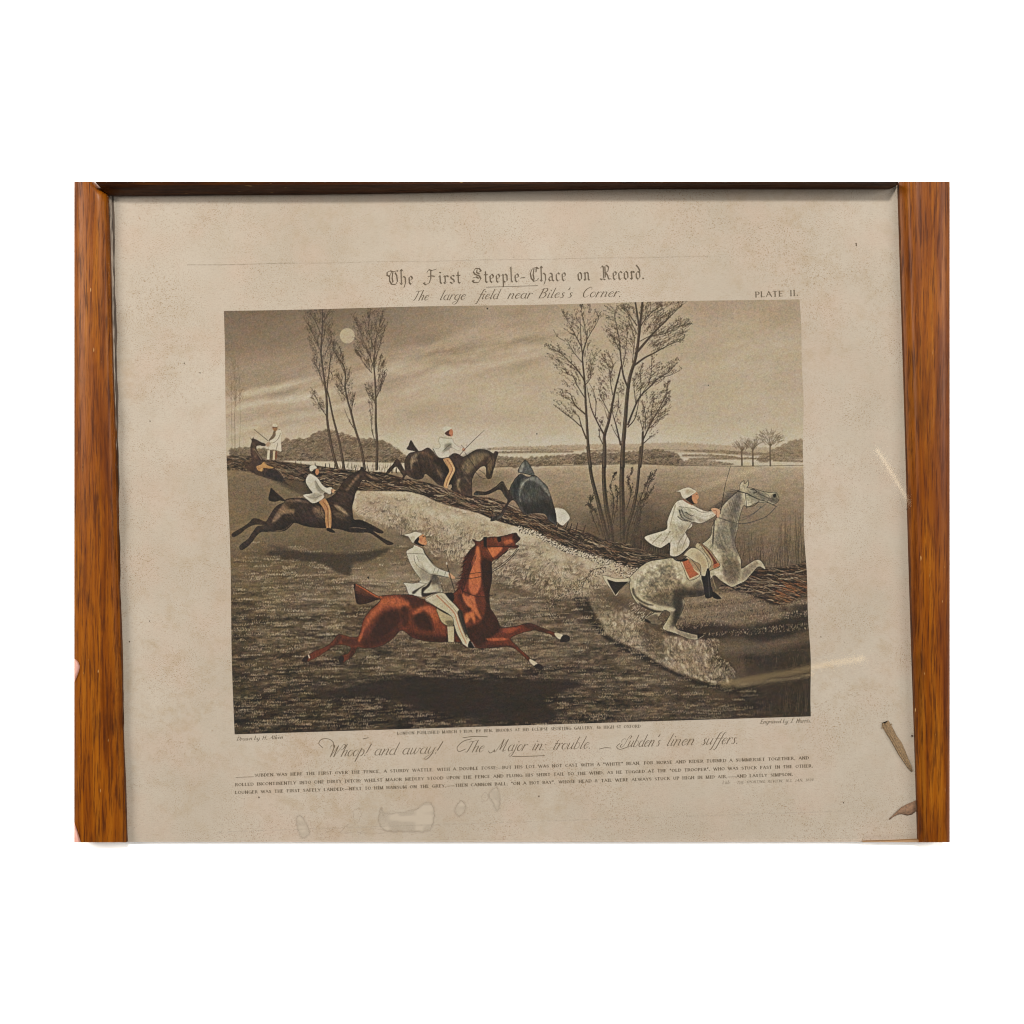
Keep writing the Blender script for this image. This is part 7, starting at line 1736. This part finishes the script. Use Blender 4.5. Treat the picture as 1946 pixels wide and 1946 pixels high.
# ---------------------------------------------------------------- fingertips holding the left rail
def build_hand():
    m, nt, b, L = new_mat('skin')
    n = noise_tex(nt, mapped(nt, (1, 1, 1)), 500.0, 3, .6)
    L.new(mixc(nt, tuple(lin((226, 160, 144), .40)), tuple(lin((238, 182, 166), .40)), n.outputs[0]), b.inputs['Base Color'])
    b.inputs['Roughness'].default_value = .5; b.inputs['Subsurface Weight'].default_value = .08; b.inputs['Subsurface Radius'].default_value = (.004, .002, .001)
    hand = bpy.data.objects.new('hand', None); link(hand); hand.location = at(141, 1430, 0)
    tag(hand, 'pink fingertips curled round the lower left edge of the frame', 'hand')
    def finger(outline):
        """pad lying over the rail edge: outline columns at rows, falling away down the rail's outer face"""
        rings = []
        for y, x in outline:
            e = at(141.0, y, .0130); w = max(.15, x - 141.0)
            ring = [Vector((e.x, e.y, .0020)), Vector((e.x - .0006, e.y, .0080)), Vector((e.x - .0004, e.y, .0120))]
            for t, h in ((0.0, .0040), (.3, .0045), (.6, .0040), (.85, .0028), (1.0, .0006)):
                ring.append(at(141.0 + w * t, y, .0130 + h * min(1, w / 8)))
            tip = ring[-1]; ring.append(Vector((tip.x, tip.y, .0120))); ring.append(Vector((e.x + .0003, e.y, .0020)))
            rings.append(ring)
        o = loft('finger', rings, m, hand, True)
        o.matrix_parent_inverse = hand.matrix_world.inverted()
        o.location -= hand.location
        return o
    finger([(1251.5, 141.2), (1253.5, 145), (1257, 149), (1261, 151.5), (1266, 153), (1270, 152.6), (1276, 151), (1283, 148.3), (1290, 145.2), (1296, 142.2), (1298, 141.2)])
    finger([(1562.5, 141.2), (1566, 142.6), (1575, 146), (1585, 149.8), (1594, 153), (1600.2, 155)])

# ---------------------------------------------------------------- streaks in the glass, from added strip lights
def reflected_strip(name, p, q, width, radiance, colour, H=1.2):
    """an unseen strip light, added overhead where its mirror image falls on the pane from p to q"""
    zg = Z_GLASS + .0016
    A, Bq = at(*p, zg), at(*q, zg)
    k = 1 + (H - zg) / (CAM_H - zg)
    a = Vector((A.x * k, A.y * k, H)); b = Vector((Bq.x * k, Bq.y * k, H))
    d = b - a; L = d.length
    la = bpy.data.lights.new(name, 'AREA'); la.shape = 'RECTANGLE'; la.size = L; la.size_y = width * SC * k
    la.energy = radiance * math.pi * la.size * la.size_y; la.color = colour
    o = bpy.data.objects.new(name, la); o.location = (a + b) / 2; o.rotation_euler = (0, 0, math.atan2(d.y, d.x))
    link(o)

paint_picture()
build_backdrop()
build_frame()
build_print()
build_debris()
build_hand()
reflected_strip('streak_light', (1372, 1303), (1640, 1250), 9, 2.2, (1.0, .68, .30))
reflected_strip('streak_light', (1400, 1305), (1545, 1281), 2.5, 4.5, (1.0, .72, .36))
reflected_strip('streak_light', (1664, 852), (1729, 962), 5, 4.2, (1.0, .78, .50))
reflected_strip('streak_light', (1310, 934), (1445, 888), 8, 1.4, (1.0, .80, .52))
